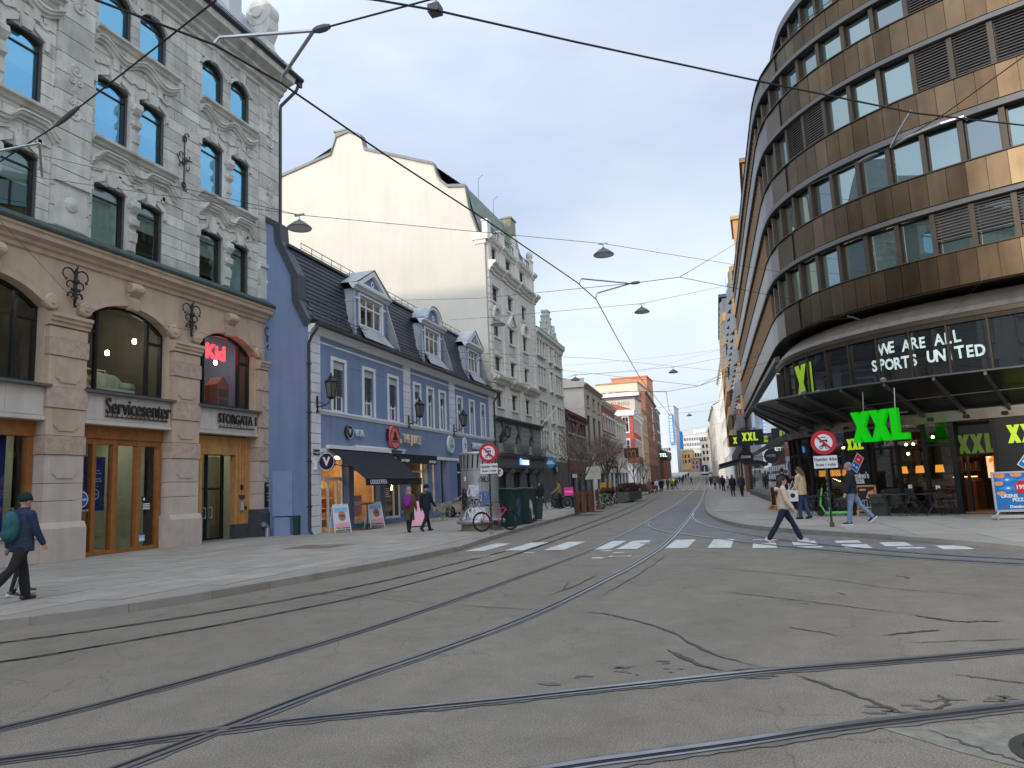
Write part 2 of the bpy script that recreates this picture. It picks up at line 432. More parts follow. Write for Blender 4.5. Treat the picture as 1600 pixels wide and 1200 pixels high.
ys = [-300, -60, -20, 0, 10, 20, 40, 70, 100] + [100 + 12 * i for i in range(1, 26)] + [600, 1500]
mb = MB()
for i in range(len(ys) - 1):
    a, b = ys[i], ys[i + 1]
    mb.quad((-900, a, gz(a)), (900, a, gz(a)), (900, b, gz(b)), (-900, b, gz(b)))
struct(mb.build('road', ASPH))
def pip(x, y, P):
    c = False; j = len(P) - 1
    for i in range(len(P)):
        if (P[i][1] > y) != (P[j][1] > y) and x < (P[j][0] - P[i][0]) * (y - P[i][1]) / (P[j][1] - P[i][1]) + P[i][0]: c = not c
        j = i
    return c
KL = [(-16, 0.6), (-13.0, 4.2), (-11.2, 6.4), (-10.15, 7.8), (-9.55, 8.8), (-9.05, 10.1), (-8.67, 11.9), (-8.2, 14.6), (-7.95, 17.0), (-7.85, 18.7), (-8.1, 21.0), (-8.5, 25.0), (-8.95, 31.5), (-9.54, 39.5), (-10.7, 54.5), (-11.9, 70), (-13.1, 86.5), (-14.5, 110), (-16.0, 135), (-18.0, 168), (-21.8, 230), (-26.3, 305)]
KR = [(16.5, -6), (12.5, 0), (9.0, 6.2), (6.6, 11.5), (5.3, 14.8), (4.64, 16.5), (3.94, 18.1), (2.96, 19.7), (1.71, 21.5), (.4, 23.4), (-.62, 25.6), (-1.4, 28.8), (-2.0, 32.6), (-2.45, 36.5), (-3.28, 47.7), (-4.1, 60), (-4.95, 73.8), (-6.1, 95), (-7.6, 120), (-9.4, 150), (-12.4, 200), (-16.0, 260), (-18.6, 305)]
KLs = [(p.x, p.y) for p in cr([(x, y, 0) for x, y in KL], 3)]; KRs = [(p.x, p.y) for p in cr([(x, y, 0) for x, y in KR], 3)]
PH = .13
def pavement(name, kerb, outer):
    mb = MB()
    for i in range(len(kerb) - 1):
        (x0, y0), (x1, y1) = kerb[i], kerb[i + 1]
        mb.quad((x0, y0, gz(y0) + PH - .006), (outer, y0, gz(y0) + PH - .006), (outer, y1, gz(y1) + PH - .006), (x1, y1, gz(y1) + PH - .006))
        mb.quad((x0, y0, gz(y0) - .05), (x0, y0, gz(y0) + PH - .006), (x1, y1, gz(y1) + PH - .006), (x1, y1, gz(y1) - .05))
    return struct(mb.build(name, PAVE))
pavL = pavement('pavement_west', KLs, -75); pavR = pavement('pavement_east', KRs, 75)
# kerbstones, one by one
def kerbstones(parent, pts, side, y_lo, y_hi, drop=None):
    L_, cnt = 0, 0
    segs = []
    for i in range(len(pts) - 1):
        a, b = Vector(pts[i]), Vector(pts[i + 1]); segs.append((L_, a, b)); L_ += (b - a).length
    def at(s):
        for s0, a, b in segs:
            l = (b - a).length
            if s <= s0 + l: return a + (b - a) * ((s - s0) / l)
        return segs[-1][2]
    s = 0
    while s < L_ - .3:
        ln = rnd.uniform(1.05, 1.4); p = at(s); q = at(min(L_, s + ln)); s += ln
        c = (p + q) / 2
        if not (y_lo < c.y < y_hi): continue
        d = q - p; h = PH + .002 * rnd.random()
        if drop and drop[0] < c.y < drop[1]: h = .045
        nx = Vector((-d.y, d.x)).normalized() * side
        o = block(parent, 'kerbstone', KERB, 0, .26, 0, d.length - .012, -.1, h)
        o.location = (c.x + nx.x * .12, c.y + nx.y * .12, (h - .1) / 2 + gz(c.y)); o.rotation_euler = (0, 0, math.atan2(d.y, d.x) - PI / 2)
        cnt += 1
kerbstones(pavL, KLs, 1, 3, 75, (18.6, 21.2)); kerbstones(pavR, KRs, -1, 8, 75, (15, 19.5))
def slabs(parent, poly, x0, x1, y0, y1, wx, ly, m, near, maxn=298, rot=0.0, zb=0.0):
    R = Matrix.Rotation(rot, 2); cand = []
    x = x0
    while x < x1:
        y = y0 - rnd.random() * ly
        while y < y1:
            l = ly * rnd.uniform(.8, 1.25)
            cs = [R @ Vector(p) for p in ((x, y), (x + wx, y), (x + wx, y + l), (x, y + l))]
            if all(pip(c.x, c.y, poly) for c in cs): cand.append((x, y, l, (sum(cs, Vector((0, 0))) / 4)))
            y += l
        x += wx
    cand.sort(key=lambda c: (c[3] - Vector(near)).length)
    mb = MB()
    for i, (x, y, l, c) in enumerate(cand):
        j = .011; dz = rnd.uniform(-.002, .003)
        if i < maxn:
            o = block(parent, 'paving_slab', m, 0, wx - 2 * j, 0, l - 2 * j, -.03, 0)
            o.location = (c.x, c.y, PH - .012 + dz + zb); o.rotation_euler = (rnd.uniform(-.002, .002), rnd.uniform(-.002, .002), rot)
        else:
            ps = [R @ Vector(p) for p in ((x + j, y + j), (x + wx - j, y + j), (x + wx - j, y + l - j), (x + j, y + l - j))]
            z = PH + .002 + dz + zb
            mb.quad(*[(p.x, p.y, z) for p in ps])
    if mb.v: stuff(mb.build('paving_slab', m, parent))
polyL = [p for p in [(x - .3, y) for x, y in KLs] if p[1] < 62] + [(-17.5, 62), (-17.3, 26.2), (-19.0, 26.6), (-19.0, -2)]
slabs(pavL, polyL, -19.2, -7.8, 3, 60, .62, 1.05, SLAB, (-9.5, 13))
polyR = [(x + .3, y) for x, y in KRs if y < 62] + [(-.4, 62), (.9, 38), (2, 33.2), (4.5, 29.4), (8, 27.1), (14, 24.8), (20, 22), (20, 0)]
slabs(pavR, polyR, -6, 16, 4, 60, 1.25, 1.7, SLABW, (2.5, 21), rot=.03)
# iron / stone cover set in the west pavement
ct = struct(MB().box(-13.6, -11.9, 18.9, 20.3, PH - .02, PH + .006).build('drain_cover', mat('cover_plate', (.17, .13, .10), .8, .3, 4, bump=.2)))
# ---- painted crossing
cw = bpy.data.objects.new('crosswalk', None); COL.objects.link(cw); struct(cw)
def stripe(x0, x1, y0, y1, sh=0.0):
    MB().quad((x0, y0, .0085), (x1, y0, .0085), (x1 + sh, y1, .0085), (x0 + sh, y1, .0085)).build('crosswalk_stripe', WHITE_LINE, cw)
for i, (xc, y0, y1) in enumerate([(-7.35, 18.7, 21.1), (-6.25, 18.7, 21.2), (-5.15, 18.65, 21.2), (-3.95, 18.6, 21.2), (-3.25, 18.6, 21.2), (-2.05, 18.6, 21.2), (-1.03, 18.5, 21.1), (0, 18.3, 19.6), (.98, 18.2, 18.55), (.92, 18.9, 20.1), (1.95, 17.9, 18.9), (1.9, 19.3, 19.95), (2.95, 17.65, 17.95), (2.8, 18.25, 19.25), (3.75, 17.35, 18.25)]):
    w = .26 if -4.2 < xc < -3 else .27
    stripe(xc - w, xc + w, y0, y1)
for x, y in ((-3.3, 17.6), (-3.55, 16.4), (-3.05, 20.2), (-5.6, 17.9), (-3.7, 18.1), (-.15, 20.6), (.3, 20.5)):
    stripe(x - .13, x + .13, y, y + .22)
for x0, x1, y0, y1 in ((-3.35, -2.85, 16.62, 16.68), (-3.35, -2.85, 16.95, 17.0), (-3.35, -3.28, 16.6, 17), (-2.92, -2.85, 16.6, 17), (-6.9, -6.2, 17.0, 17.08), (-6.9, -6.2, 17.3, 17.36)):
    stripe(x0, x1, y0, y1)
for i in range(9):                                     # second crossing far down the street
    x = -15.6 + i * 1.0
    MB().quad((x, 118, gz(118) + .02), (x + .5, 118, gz(118) + .02), (x + .5, 121.5, gz(121.5) + .02), (x, 121.5, gz(121.5) + .02)).build('crosswalk_stripe', WHITE_LINE, cw)
# ---- smoother, bluer asphalt round the switch and the curve
mb = MB()
P = [(-4.45, 19.3), (-4.5, 28), (-5.4, 50), (-4.1, 58), (-3.2, 47.5), (-2.35, 36.3), (-1.35, 28.6), (-.55, 25.4), (.45, 23.2), (1.75, 21.35), (3.0, 19.55), (4.0, 17.95), (4.7, 16.3), (5.3, 14.6), (4.7, 14.0), (3.2, 15.0), (1.3, 16.9), (-.2, 18.9), (-1.2, 21.4), (-2.6, 21.3), (-2.8, 19.3)]
mb.quad(*[(x, y, .004) for x, y in P]); struct(mb.build('road_patch', ASPH2))
mb = MB(); mb.quad(*[(x, y, .004) for x, y in ((.62, 5.5), (1.45, 5.78), (2.4, 5.9), (2.3, 4.6), (1.5, 4.75), (1.0, 5.12))])
struct(mb.build('road_patch', mat('old_concrete', (.19, .18, .15), .85, .3, 9, bump=.4, bscale=60)))
# ---- tram rails
def ribbon(mb, P, off, w, z):
    A, B = [], []
    for i, p in enumerate(P):
        t = P[min(i + 1, len(P) - 1)] - P[max(i - 1, 0)]; n = Vector((t.y, -t.x, 0)).normalized()
        A.append(p + n * (off - w / 2) + Vector((0, 0, z + gz(p.y)))); B.append(p + n * (off + w / 2) + Vector((0, 0, z + gz(p.y))))
    mb.strip(A, B)
RZ = [0]
def rail(name, pts, flip=1, bed=True, wide=1.0):
    RZ[0] += 1; dz = .0007 * RZ[0]
    P = cr([(x, y, 0) for x, y in pts], 8)
    root = bpy.data.objects.new(name, None); COL.objects.link(root); struct(root)
    if bed:
        mb = MB()
        A, B = [], []
        for i, p in enumerate(P):
            t = P[min(i + 1, len(P) - 1)] - P[max(i - 1, 0)]; n = Vector((t.y, -t.x, 0)).normalized()
            a = .080 * wide + rnd.uniform(-.01, .03); b = .085 * wide + rnd.uniform(-.01, .03)
            A.append(p - n * a + Vector((0, 0, .0045 + dz + gz(p.y)))); B.append(p + n * b + Vector((0, 0, .0045 + dz + gz(p.y))))
        mb.strip(A, B); mb.build('rail_bedding', BED, root)
    mb = MB(); ribbon(mb, P, -.035 * flip, .052, .0125 + dz); ribbon(mb, P, .052 * flip, .028, .0117 + dz)
    mb.build('rail_head', STEEL, root)
    mb = MB(); ribbon(mb, P, .015 * flip, .034, .0088 + dz); mb.build('rail_groove', GROOVE, root)
far = lambda dx: [(-5.5 - .0605 * (y - 52) + dx, y) for y in (85, 110, 140, 175, 225, 290)]
rail('tram_rail', [(-8.6, -2), (-6.6, 2.2), (-5.62, 4.34), (-5.25, 5.5), (-4.95, 6.8), (-4.72, 8.2), (-4.53, 10.3), (-4.36, 13), (-4.22, 16), (-4.15, 19.5), (-4.3, 26), (-4.75, 36), (-5.5, 52), (-6.3, 66)] + far(0))
rail('tram_rail', [(-4.4, 1.0), (-4.12, 3.0), (-3.95, 4.0), (-3.82, 4.8), (-3.62, 6.0), (-3.3, 7.3), (-3.0, 8.8), (-2.8, 10.5), (-2.64, 12.9), (-2.5, 15.4), (-2.46, 19.9), (-2.75, 28), (-3.2, 37), (-3.95, 52), (-4.75, 66)] + far(1.55), -1)
rail('tram_rail', [(-7.6, 2.2), (-6, 3.1), (-4.92, 3.82), (-4.2, 4.35), (-3.39, 4.95), (-2.67, 5.35), (-1.98, 5.73), (-1.54, 6.0), (-.82, 6.43), (-.06, 6.87), (1.0, 7.38), (2.14, 7.95), (4.2, 8.9), (8, 10.4)], 1, wide=1.1)
rail('tram_rail', [(-5.4, 1.2), (-4, 2.4), (-2.4, 3.6), (-1.2, 4.45), (-.82, 4.69), (-.27, 5.03), (.31, 5.42), (.95, 5.79), (1.6, 6.15), (3.2, 7.0), (6.5, 8.4)], 1, wide=1.2)
rail('tram_rail', [(-3.15, 37), (-2.85, 33), (-2.25, 29), (-1.4, 25.6), (-.2, 22), (1.0, 19.4), (2.6, 17), (4.1, 15.5), (6.5, 14)], 1, bed=False)
rail('tram_rail', [(-4.4, 31), (-4.1, 28.2), (-3.2, 25), (-1.75, 22.3), (-.35, 19.8), (1.2, 17.6), (2.8, 15.7), (4.2, 14.6), (6.5, 13.2)], 1, bed=False)
# old rail lines sealed with bitumen by the west kerb, and the cracks
def seam(pts, w=.05, m=SEAL, jit=.03, taper=True, n=7):
    P = cr([(x, y, 0) for x, y in pts], n); mb = MB(); A, B = [], []; k = len(P)
    for i, p in enumerate(P):
        t = P[min(i + 1, k - 1)] - P[max(i - 1, 0)]; nn = Vector((t.y, -t.x, 0)).normalized()
        e = min(1, 5 * min(i + .3, k - 1 - i + .3) / k) if taper else 1
        c = p + nn * rnd.uniform(-jit, jit); a = w * e * rnd.uniform(.25, .75)
        A.append(c - nn * a + Vector((0, 0, .0075 + gz(p.y)))); B.append(c + nn * a + Vector((0, 0, .0075 + gz(p.y))))
    mb.strip(A, B); return struct(mb.build('road_crack', m))
T1 = [(-10.6, 5.2), (-9.16, 7.02), (-8.35, 8.25), (-7.6, 9.95), (-6.9, 12.6), (-6.63, 15.8), (-6.45, 19.5), (-6.78, 28), (-7.7, 42), (-9.17, 60), (-11, 80)]
T2 = [(-9.2, 4.9), (-8.02, 6.17), (-7.43, 7.32), (-6.8, 8.96), (-6.22, 11.4), (-5.93, 15.7), (-5.87, 18.5), (-6.2, 28), (-6.9, 42), (-8.4, 60), (-10.2, 80)]
seam(T1, .11, SEAL2, .03, False, 16); seam(T1, .045, SEAL, .02, False, 16); seam(T2, .09, SEAL2, .02, False, 16); seam(T2, .05, SEAL, .012, False, 16)
for c, w in (([(-2.38, 9.66), (-2.1, 9.6), (-1.76, 9.32), (-1.12, 8.57), (-.58, 7.53), (-.04, 6.95)], .05), ([(.14, 6.79), (.52, 6.28), (.83, 5.79)], .055), ([(-1.01, 7.62), (-.72, 7.13), (-.43, 6.82)], .09), ([(-.43, 6.82), (-.11, 6.98), (.2, 7.05)], .04),
             ([(-.68, 11.47), (.0, 11.0), (.75, 10.39), (1.51, 9.75)], .035), ([(1.51, 9.75), (1.7, 9.5), (1.93, 9.31), (2.15, 9.35), (2.36, 9.34)], .08), ([(.16, 8.87), (.69, 8.41)], .04), ([(1.05, 8.5), (1.25, 8.62), (1.5, 8.75), (1.65, 8.83)], .08), ([(1.2, 8.15), (1.7, 8.3), (2.3, 8.45)], .03),
             ([(-1.9, 15.2), (-.9, 14.4), (.02, 13.71), (1.0, 12.7), (1.7, 11.8), (3.4, 10.6)], .028), ([(-8.3, 11.5), (-6.57, 10.89), (-5.4, 10.5), (-4.43, 10.16)], .03), ([(-4.43, 10.16), (-3.4, 9.9), (-2.7, 9.72)], .03), ([(.89, 5.53), (1.1, 5.22), (1.25, 5.04), (1.5, 4.8)], .035),
             ([(1.0, 5.95), (1.15, 6.2), (1.1, 6.35)], .05), ([(-3.2, 10.9), (-3.0, 12.2), (-2.95, 13.6)], .05), ([(-3.05, 11.4), (-3.25, 12.6)], .04), ([(-2.35, 11), (-2.25, 12.5), (-2.15, 14.5), (-2.1, 17)], .035), ([(1.9, 13.2), (2.05, 13.0), (2.0, 12.8)], .06), ([(.9, 11.4), (1.0, 11.2)], .05), ([(.35, 10.5), (.5, 10.4)], .04),
             ([(-6.9, 13.2), (-6.4, 13.5)], .03), ([(-5.4, 13.6), (-5.0, 14.2)], .03), ([(-7.8, 22), (-6.6, 22.2), (-5.2, 22.1)], .03), ([(-1.2, 16.9), (.8, 15.4), (3, 13.7)], .02), ([(1.35, 7.0), (1.6, 6.85), (2.1, 6.6)], .03)):
    seam(c, w * .6, jit=.02)
# tar smears that have crept out from the rails
blots = MB()
for cx, cy, sx, sy, n in ((-1.35, 6.6, .5, .28, 9), (.9, 5.98, .4, .12, 8), (1.5, 6.35, .35, .12, 6), (-.1, 6.7, .3, .15, 5), (-.9, 7.0, .4, .25, 5)):
    for _ in range(n):
        x = cx + rnd.gauss(0, sx * .5); y = cy + rnd.gauss(0, sy * .5) + (x - cx) * .5; r = rnd.uniform(.012, .05); k = rnd.randint(7, 10)
        blots.quad(*[(x + r * rnd.uniform(.5, 1.6) * 1.8 * math.cos(2 * PI * i / k), y + r * rnd.uniform(.4, 1.2) * math.sin(2 * PI * i / k), .0055) for i in range(k)])
struct(blots.build('tar_stain', SEAL2))
# manhole at the right-hand edge
mh = struct(MB().lathe([(.40, .0), (.40, .012), (.33, .014), (.33, .006), (0, .006)], 28).build('manhole_cover', mat('cast_iron', (.06, .055, .05), .55, .3, 8, metal=.4, bump=.3)))
mh.location = (1.66, 5.2, .002)
for r_ in (.12, .22, .29):
    MB().lathe([(r_, .008), (r_, .018), (r_ + .025, .018), (r_ + .025, .008)], 24).build('manhole_ring', MATS['cast_iron'], mh)
# ================================================================ GREY STONE CORNER BUILDING (left foreground)
GSTONE = mat('grey_stone', (.57, .56, .515), .8, .22, 1.6, bump=.5, bscale=9, rand=.17, streak=.22, tint=(1.0, .99, .95))
GTRIM = mat('grey_stone_trim', (.59, .575, .525), .8, .16, 2.2, bump=.15, bscale=20, streak=.25)
GMORT = mat('grey_mortar', (.12, .12, .115), .9, .1, 3)
SAND = mat('sandstone', (.50, .38, .28), .85, .13, 1.3, bump=.12, bscale=25, rand=.06, streak=.14)
SANDR = mat('sandstone_rough', (.45, .335, .26), .9, .2, 5, bump=1.0, bscale=16, rand=.06)
SANDL = mat('pale_lintel_stone', (.56, .50, .44), .8, .08, 1.3, bump=.08, rand=.04, streak=.10)
PINK = mat('pinkish_granite', (.50, .415, .355), .8, .1, 2.0, bump=.12, bscale=60, rand=.05, streak=.10)
COPPER = mat('dark_copper_flashing', (.055, .075, .068), .6, .3, 3)
DKBROWN = mat('dark_brown_frame', (.028, .020, .019), .45, .15, 4)
BLACKF = mat('black_frame', (.012, .014, .014), .4, .1, 4)
IRON = mat('wrought_iron', (.018, .018, .02), .5, .2, 6)
GUT = mat('dark_gutter', (.04, .038, .042), .45, .2, 3)
OAK = mat('oiled_oak', (.30, .115, .03), .5, .22, 5, bump=.05, streak=.2); OAKL = mat('light_oak', (.50, .25, .075), .5, .2, 4, streak=.25)
BLIND = mat('pale_blind', (.60, .74, .68), .8, .05, 1); BLINDL = mat('bright_blind', (.80, .90, .90), .8, .05, 1)
GB = glass('blue_coated_pane', (.02, .10, .22), .72, .95, (.34, .76, 1.0), see=.95, wav=.012)
GS = glass('shop_pane', refl=.04, grazing=.5, see=.92)
GD = glass('dark_shop_pane', (.012, .018, .016), .10, .8, see=0.35)
ROOMD = mat('dark_room', (.10, .085, .07), .9, .2, 1); ROOMG = mat('green_grey_room', (.30, .33, .25), .9, .15, 1)
ROOFM = mat('zinc_roof', (.33, .34, .36), .45, .12, 1.5, streak=.2)
LAMPW = mat('warm_lamp', (1, .72, .42), .5, 0, emit=9); LAMPN = mat('white_lamp', (1, .93, .82), .5, 0, emit=14)
LAMPP = mat('ceiling_light', (1, .80, .55), .5, 0, emit=5)

sb = thing('corner_building', 'ornate grey stone corner building with sandstone arches and blue reflecting windows', 'building', (-19.3, 0, 0))
Y0, Y1 = 6.1, 26.6
BAYS = [7.40, 12.20, 17.0, 21.80]                       # left edges of the arch bays
wins = []                                              # (y0, y1, z0, z1, rise)
for b in BAYS:
    for (a, c) in ((.1, 1.4), (1.8, 3.0)) if b < 21 else ((.07, 1.27), (1.72, 2.87)):
        wins += [(b + a, b + c, 9.9, 11.9, .10), (b + a, b + c, 13.45, 15.58, .16), (b + a, b + c, 17.22, 18.98, .34)]
mb = MB(); wall(mb, Y0, Y1, 9.55, 19.6, wins, .30, -.03); mb.build('upper_wall', GMORT, sb)
lev = [9.95, 10.33, 10.72, 11.11, 11.5, 11.9, 12.28, 12.66, 13.05, 13.45, 13.87, 14.3, 14.73, 15.16, 15.58, 15.99, 16.4, 16.81, 17.22, 17.66, 18.1, 18.54, 18.98, 19.5]
def ashlar(parent, name, m, y0, y1, lev, ops, x, blen, near=(26, 14), maxn=300, skip=()):
    C = []
    for i in range(len(lev) - 1):
        za, zb = lev[i], lev[i + 1]; iv = [(y0, y1)]
        for o in list(ops) + list(skip):
            if min(zb, o[3]) - max(za, o[2]) > .05:
                nv = []
                for a, b in iv:
                    if o[1] <= a or o[0] >= b: nv.append((a, b)); continue
                    if o[0] > a: nv.append((a, o[0]))
                    if o[1] < b: nv.append((o[1], b))
                iv = nv
        for a, b in iv:
            n = max(1, round((b - a) / blen)); cuts = [a] + sorted(a + (b - a) * (k + rnd.uniform(-.22, .22) + (.25 if i % 2 else 0) * (k < n)) / n for k in range(1, n)) + [b]
            C += [(p, q, za, zb) for p, q in zip(cuts, cuts[1:])]
    C.sort(key=lambda c: -c[1])
    mb = MB()
    for i, (p, q, za, zb) in enumerate(C):
        pr = rnd.uniform(-.004, .022); e = .011
        if i < maxn: block(parent, name, m, x - .06, x + pr, p + e, q - e, za + e, zb - e)
        else: mb.box(x - .06, x + pr, p + e, q - e, za + e, zb - e)
    if mb.v: stuff(mb.build(name, m, parent))
pil = [(25.32, 26.62, 9.9, 19.5), (15.62, 16.92, 9.9, 19.5), (10.8, 12.1, 9.9, 19.5)]
ashlar(sb, 'stone', GSTONE, Y0, Y1, lev, wins, .0, .92, maxn=220, skip=pil)
for (a, b, z0, z1) in pil[:2]:                         # corner strips with deep joints
    z = z0 + .05
    while z < z1 - .1:
        h = .62; block(sb, 'strip_stone', GSTONE, -.02, .085 + rnd.uniform(0, .01), a, b, z + .014, min(z + h, z1) - .014); z += h
for b in BAYS:
    for (a, c) in ((.1, 1.4), (1.8, 3.0)) if b < 21 else ((.07, 1.27), (1.72, 2.87)):
        w = c - a; yc = b + (a + c) / 2
        for z0, h, rise, bl in ((9.9, 2.0, .10, .98), (13.45, 2.13, .16, rnd.choice((.55, .62, .5))), (17.22, 1.76, .34, rnd.choice((0, .3, .28)))):
            deep = h * bl
            window(sb, -.15, yc, z0, w, h, DKBROWN, GB if z0 > 12 else glass('green_pane', (.03, .05, .045), .16, .85, (.8, 1, .95), see=.8, wav=.01), 1, .80, rise, .06, .07, blind=(BLINDL if z0 > 12 else BLIND) if bl > .05 else None, bdrop=bl if not (z0 < 12 and rnd.random() < .35) else .45)
            MB().box(-.14, -.06, w * .5 - .17, w * .5 - .09, .06, .17).build('window_sensor', BLACKF, sb, loc=(0, yc, z0))
        # moulded label and keystone above each window
        for zt in (11.9, 15.58):
            mb = MB(); mb.prism([(yc - .16, zt - .02), (yc + .16, zt - .02), (yc + .22, zt + .36), (yc - .22, zt + .36)], -.02, .13); mb.build('keystone', GTRIM, sb)
            for s in (-1, 1):
                mb = MB(); mb.prism([(yc + s * .24, zt + .30), (yc + s * (w / 2 + .06), zt + .12), (yc + s * (w / 2 + .16), zt - .1), (yc + s * (w / 2 + .16), zt - .34), (yc + s * (w / 2 + .02), zt - .34), (yc + s * (w / 2 + .02), zt - .08), (yc + s * .24, zt + .14)], -.02, .075)
                mb.prism([(yc + s * (w / 2 + .20), zt + .42), (yc + s * (w / 2 + .05), zt + .34), (yc + s * .3, zt + .46), (yc + s * .3, zt + .54), (yc + s * (w / 2 + .1), zt + .5)], -.02, .06)
                mb.build('window_surround', GTRIM, sb)
        mb = MB(); mb.prism([(yc - .13, 18.93), (yc + .13, 18.93), (yc + .19, 19.42), (yc - .19, 19.42)], -.02, .15); mb.build('keystone', GTRIM, sb)
        A0 = arc_pts(yc - w / 2 - .03, yc + w / 2 + .03, 18.62, .37); A1 = arc_pts(yc - w / 2 - .17, yc + w / 2 + .17, 18.62, .50)
        mb = MB(); mb.strip([(.07, *p) for p in A0], [(.07, *p) for p in A1]); mb.strip([(-.05, *p) for p in A0], [(.07, *p) for p in A0]); mb.strip([(-.05, *p) for p in A1], [(.07, *p) for p in A1]); mb.build('window_surround', GTRIM, sb)
    s0 = b - .06; s1 = b + 3.55 if b < 21 else b + 3.25
    for zs in (13.24, 17.06):                          # sill ledge and, under it, the wavy hood
        mb = MB(); cornice(mb, s0, s1, [(-.02, zs - .08), (.10, zs - .06), (.14, zs + .02), (.27, zs + .06), (.28, zs + .14), (.24, zs + .17), (-.02, zs + .21)]); mb.build('sill', GTRIM, sb)
        W_ = s1 - s0; c1, c2 = s0 + W_ * .235, s0 + W_ * .765; path = []
        zb = zs - (.72 if zs < 14 else .66); top = zs - .36 if zs < 14 else zs - .3
        hf = W_ * .17
        for k in range(41):
            y = s0 + .02 + (W_ - .04) * k / 40; d = min(abs(y - c1), abs(y - c2))
            if zs < 14: e = 1 if d < hf * .6 else max(0, 1 - (d - hf * .6) / (hf * .75)); z = zb + (top - zb) * (e * e * (3 - 2 * e))
            else:
                u = (y - s0) / W_; q = .5 + .5 * math.cos(4 * PI * (u - .06)); z = zb + (top - zb) * q
            path.append((y, z))
        mb = MB(); prof = [(-.02, -.13), (.09, -.12), (.11, -.04), (.19, -.02), (.21, .06), (.26, .08), (.26, .13), (-.02, .16)]
        for (xa, za), (xb, zb_) in zip(prof, prof[1:]):
            mb.strip([(xa, y, z + za) for y, z in path], [(xb, y, z + zb_) for y, z in path])
        for y, z in (path[0], path[-1]): mb.quad(*[(x_, y, z + q) for x_, q in prof])
        for cc in (c1, c2): mb.box(-.02, .10, cc - .10, cc + .10, zb - .38, zb + .02); mb.box(-.02, .06, cc - .36, cc - .24, zb - .34, zb - .1); mb.box(-.02, .06, cc + .24, cc + .36, zb - .34, zb - .1)
        mb.build('hood_moulding', GTRIM, sb)
    ym = b + 1.6 if b < 21 else b + 1.5
    for zc in (10.0, 13.5):                            # scrolled consoles between the paired windows
        S = [(-.02, 0), (.10, .0), (.12, .28), (.17, .32), (.19, .62), (.11, .70), (.10, .8), (.24, .88), (.27, 1.06), (.12, 1.16), (.12, 1.28), (.20, 1.34), (.30, 1.5), (.28, 1.68), (.18, 1.76), (-.02, 1.78)]
        mb = MB(); mb.prism([(x_, zc + z_) for x_, z_ in S], ym - .16, ym + .16, 'y')
        for s in (-1, 1): mb.lathe([(0, s * .205), (.10, s * .20), (.14, s * .16)], 12, (.17, ym, zc + 1.53), 'y'); mb.lathe([(0, s * .20), (.07, s * .19), (.10, s * .16)], 12, (.15, ym, zc + .97), 'y')
        mb.build('console', GTRIM, sb)
        mb = MB(); mb.box(-.02, .05, ym - .22, ym + .22, zc - .1, zc + 1.9); mb.build('console_panel', GSTONE, sb)
# carved cartouches on the strips
for (y, z) in ((16.27, 13.6), (16.27, 17.2), (25.97, 13.6), (25.97, 17.0)):
    mb = MB()
    for k, (dy, dz, r) in enumerate(((0, 1.55, .20), (.12, 1.2, .12), (-.14, 1.2, .12), (0, .9, .1), (.1, .45, .13), (-.12, .5, .12), (0, .12, .22))):
        mb.lathe([(r, .0), (r * .95, .05), (r * .55, .04), (r * .5, .02), (r * .25, .06), (0, .07)], 12, (.09, y + dy, z + dz), 'x')
    mb.box(.08, .12, y - .05, y + .05, z + .1, z + 1.5); mb.build('carved_ornament', GTRIM, sb)
for y in (16.27, 25.97):
    mb = MB(); mb.box(.06, .11, y - .55, y + .55, 10.0, 11.35); mb.lathe([(.25, .0), (.22, .05), (.1, .09), (0, .11)], 10, (.11, y, 10.75), 'x'); mb.box(.06, .20, y - .62, y + .62, 11.35, 11.5); mb.build('carved_ornament', GTRIM, sb)
# top cornice, gutter, roof, corner scroll
mb = MB(); cornice(mb, Y0, 26.72, [(-.03, 19.45), (.10, 19.5), (.12, 19.62), (.28, 19.70), (.30, 19.84), (.46, 19.92), (.48, 20.02), (.86, 20.16), (.90, 20.34), (.94, 20.44), (-.1, 20.5)]); mb.build('cornice', GTRIM, sb)
mb = MB(); mb.tube([(.95, Y0, 20.52), (.95, 27.15, 20.52)], .13, 8); mb.box(.55, .98, Y0, 27.15, 20.45, 20.5); mb.box(.83, .95, 26.9, 27.2, 20.2, 20.6); mb.tube([(.93, 27.02, 20.4), (.75, 27.0, 20.0), (.12, 26.72, 19.25), (.10, 26.72, 18.9), (.10, 26.72, 9.6)], .075, 8); mb.build('gutter', GUT, sb)
mb = MB(); mb.quad((.9, Y0, 20.55), (.9, 26.75, 20.55), (-1.6, 26.75, 24.0), (-1.6, Y0, 24.0)); mb.quad((-1.6, Y0, 24.0), (-1.6, 26.6, 24.0), (-24, 26.6, 24.6), (-24, Y0, 24.6))
mb.quad((.6, 26.6, 20.5), (-1.6, 26.6, 24.0), (-24, 26.6, 24.6), (-24, 26.6, 0), (-.05, 26.6, 0), (-.05, 26.6, 20.5)); mb.quad((-.05, Y0, 0), (-24, Y0, 0), (-24, Y0, 24.6), (-1.6, Y0, 24), (-.05, Y0, 20.5)); mb.quad((-24, Y0, 0), (-24, 26.6, 0), (-24, 26.6, 24.6), (-24, Y0, 24.6))
mb.build('roof', ROOFM, sb)
mb = MB(); mb.tube([(.75, Y0, 20.95), (.75, 26.7, 20.95)], .018, 5)
for k in range(14): mb.tube([(.75, 13 + k, 20.6), (.75, 13 + k, 20.95)], .015, 4)
mb.build('roof_rail', GUT, sb)
mb = MB(); mb.box(-1.0, -.2, 23.6, 24.4, 21.5, 23.9); mb.box(-1.1, -.1, 23.5, 24.5, 23.7, 23.85); mb.build('roof_box', mat('white_metal', (.55, .56, .57), .5, .08, 2), sb)
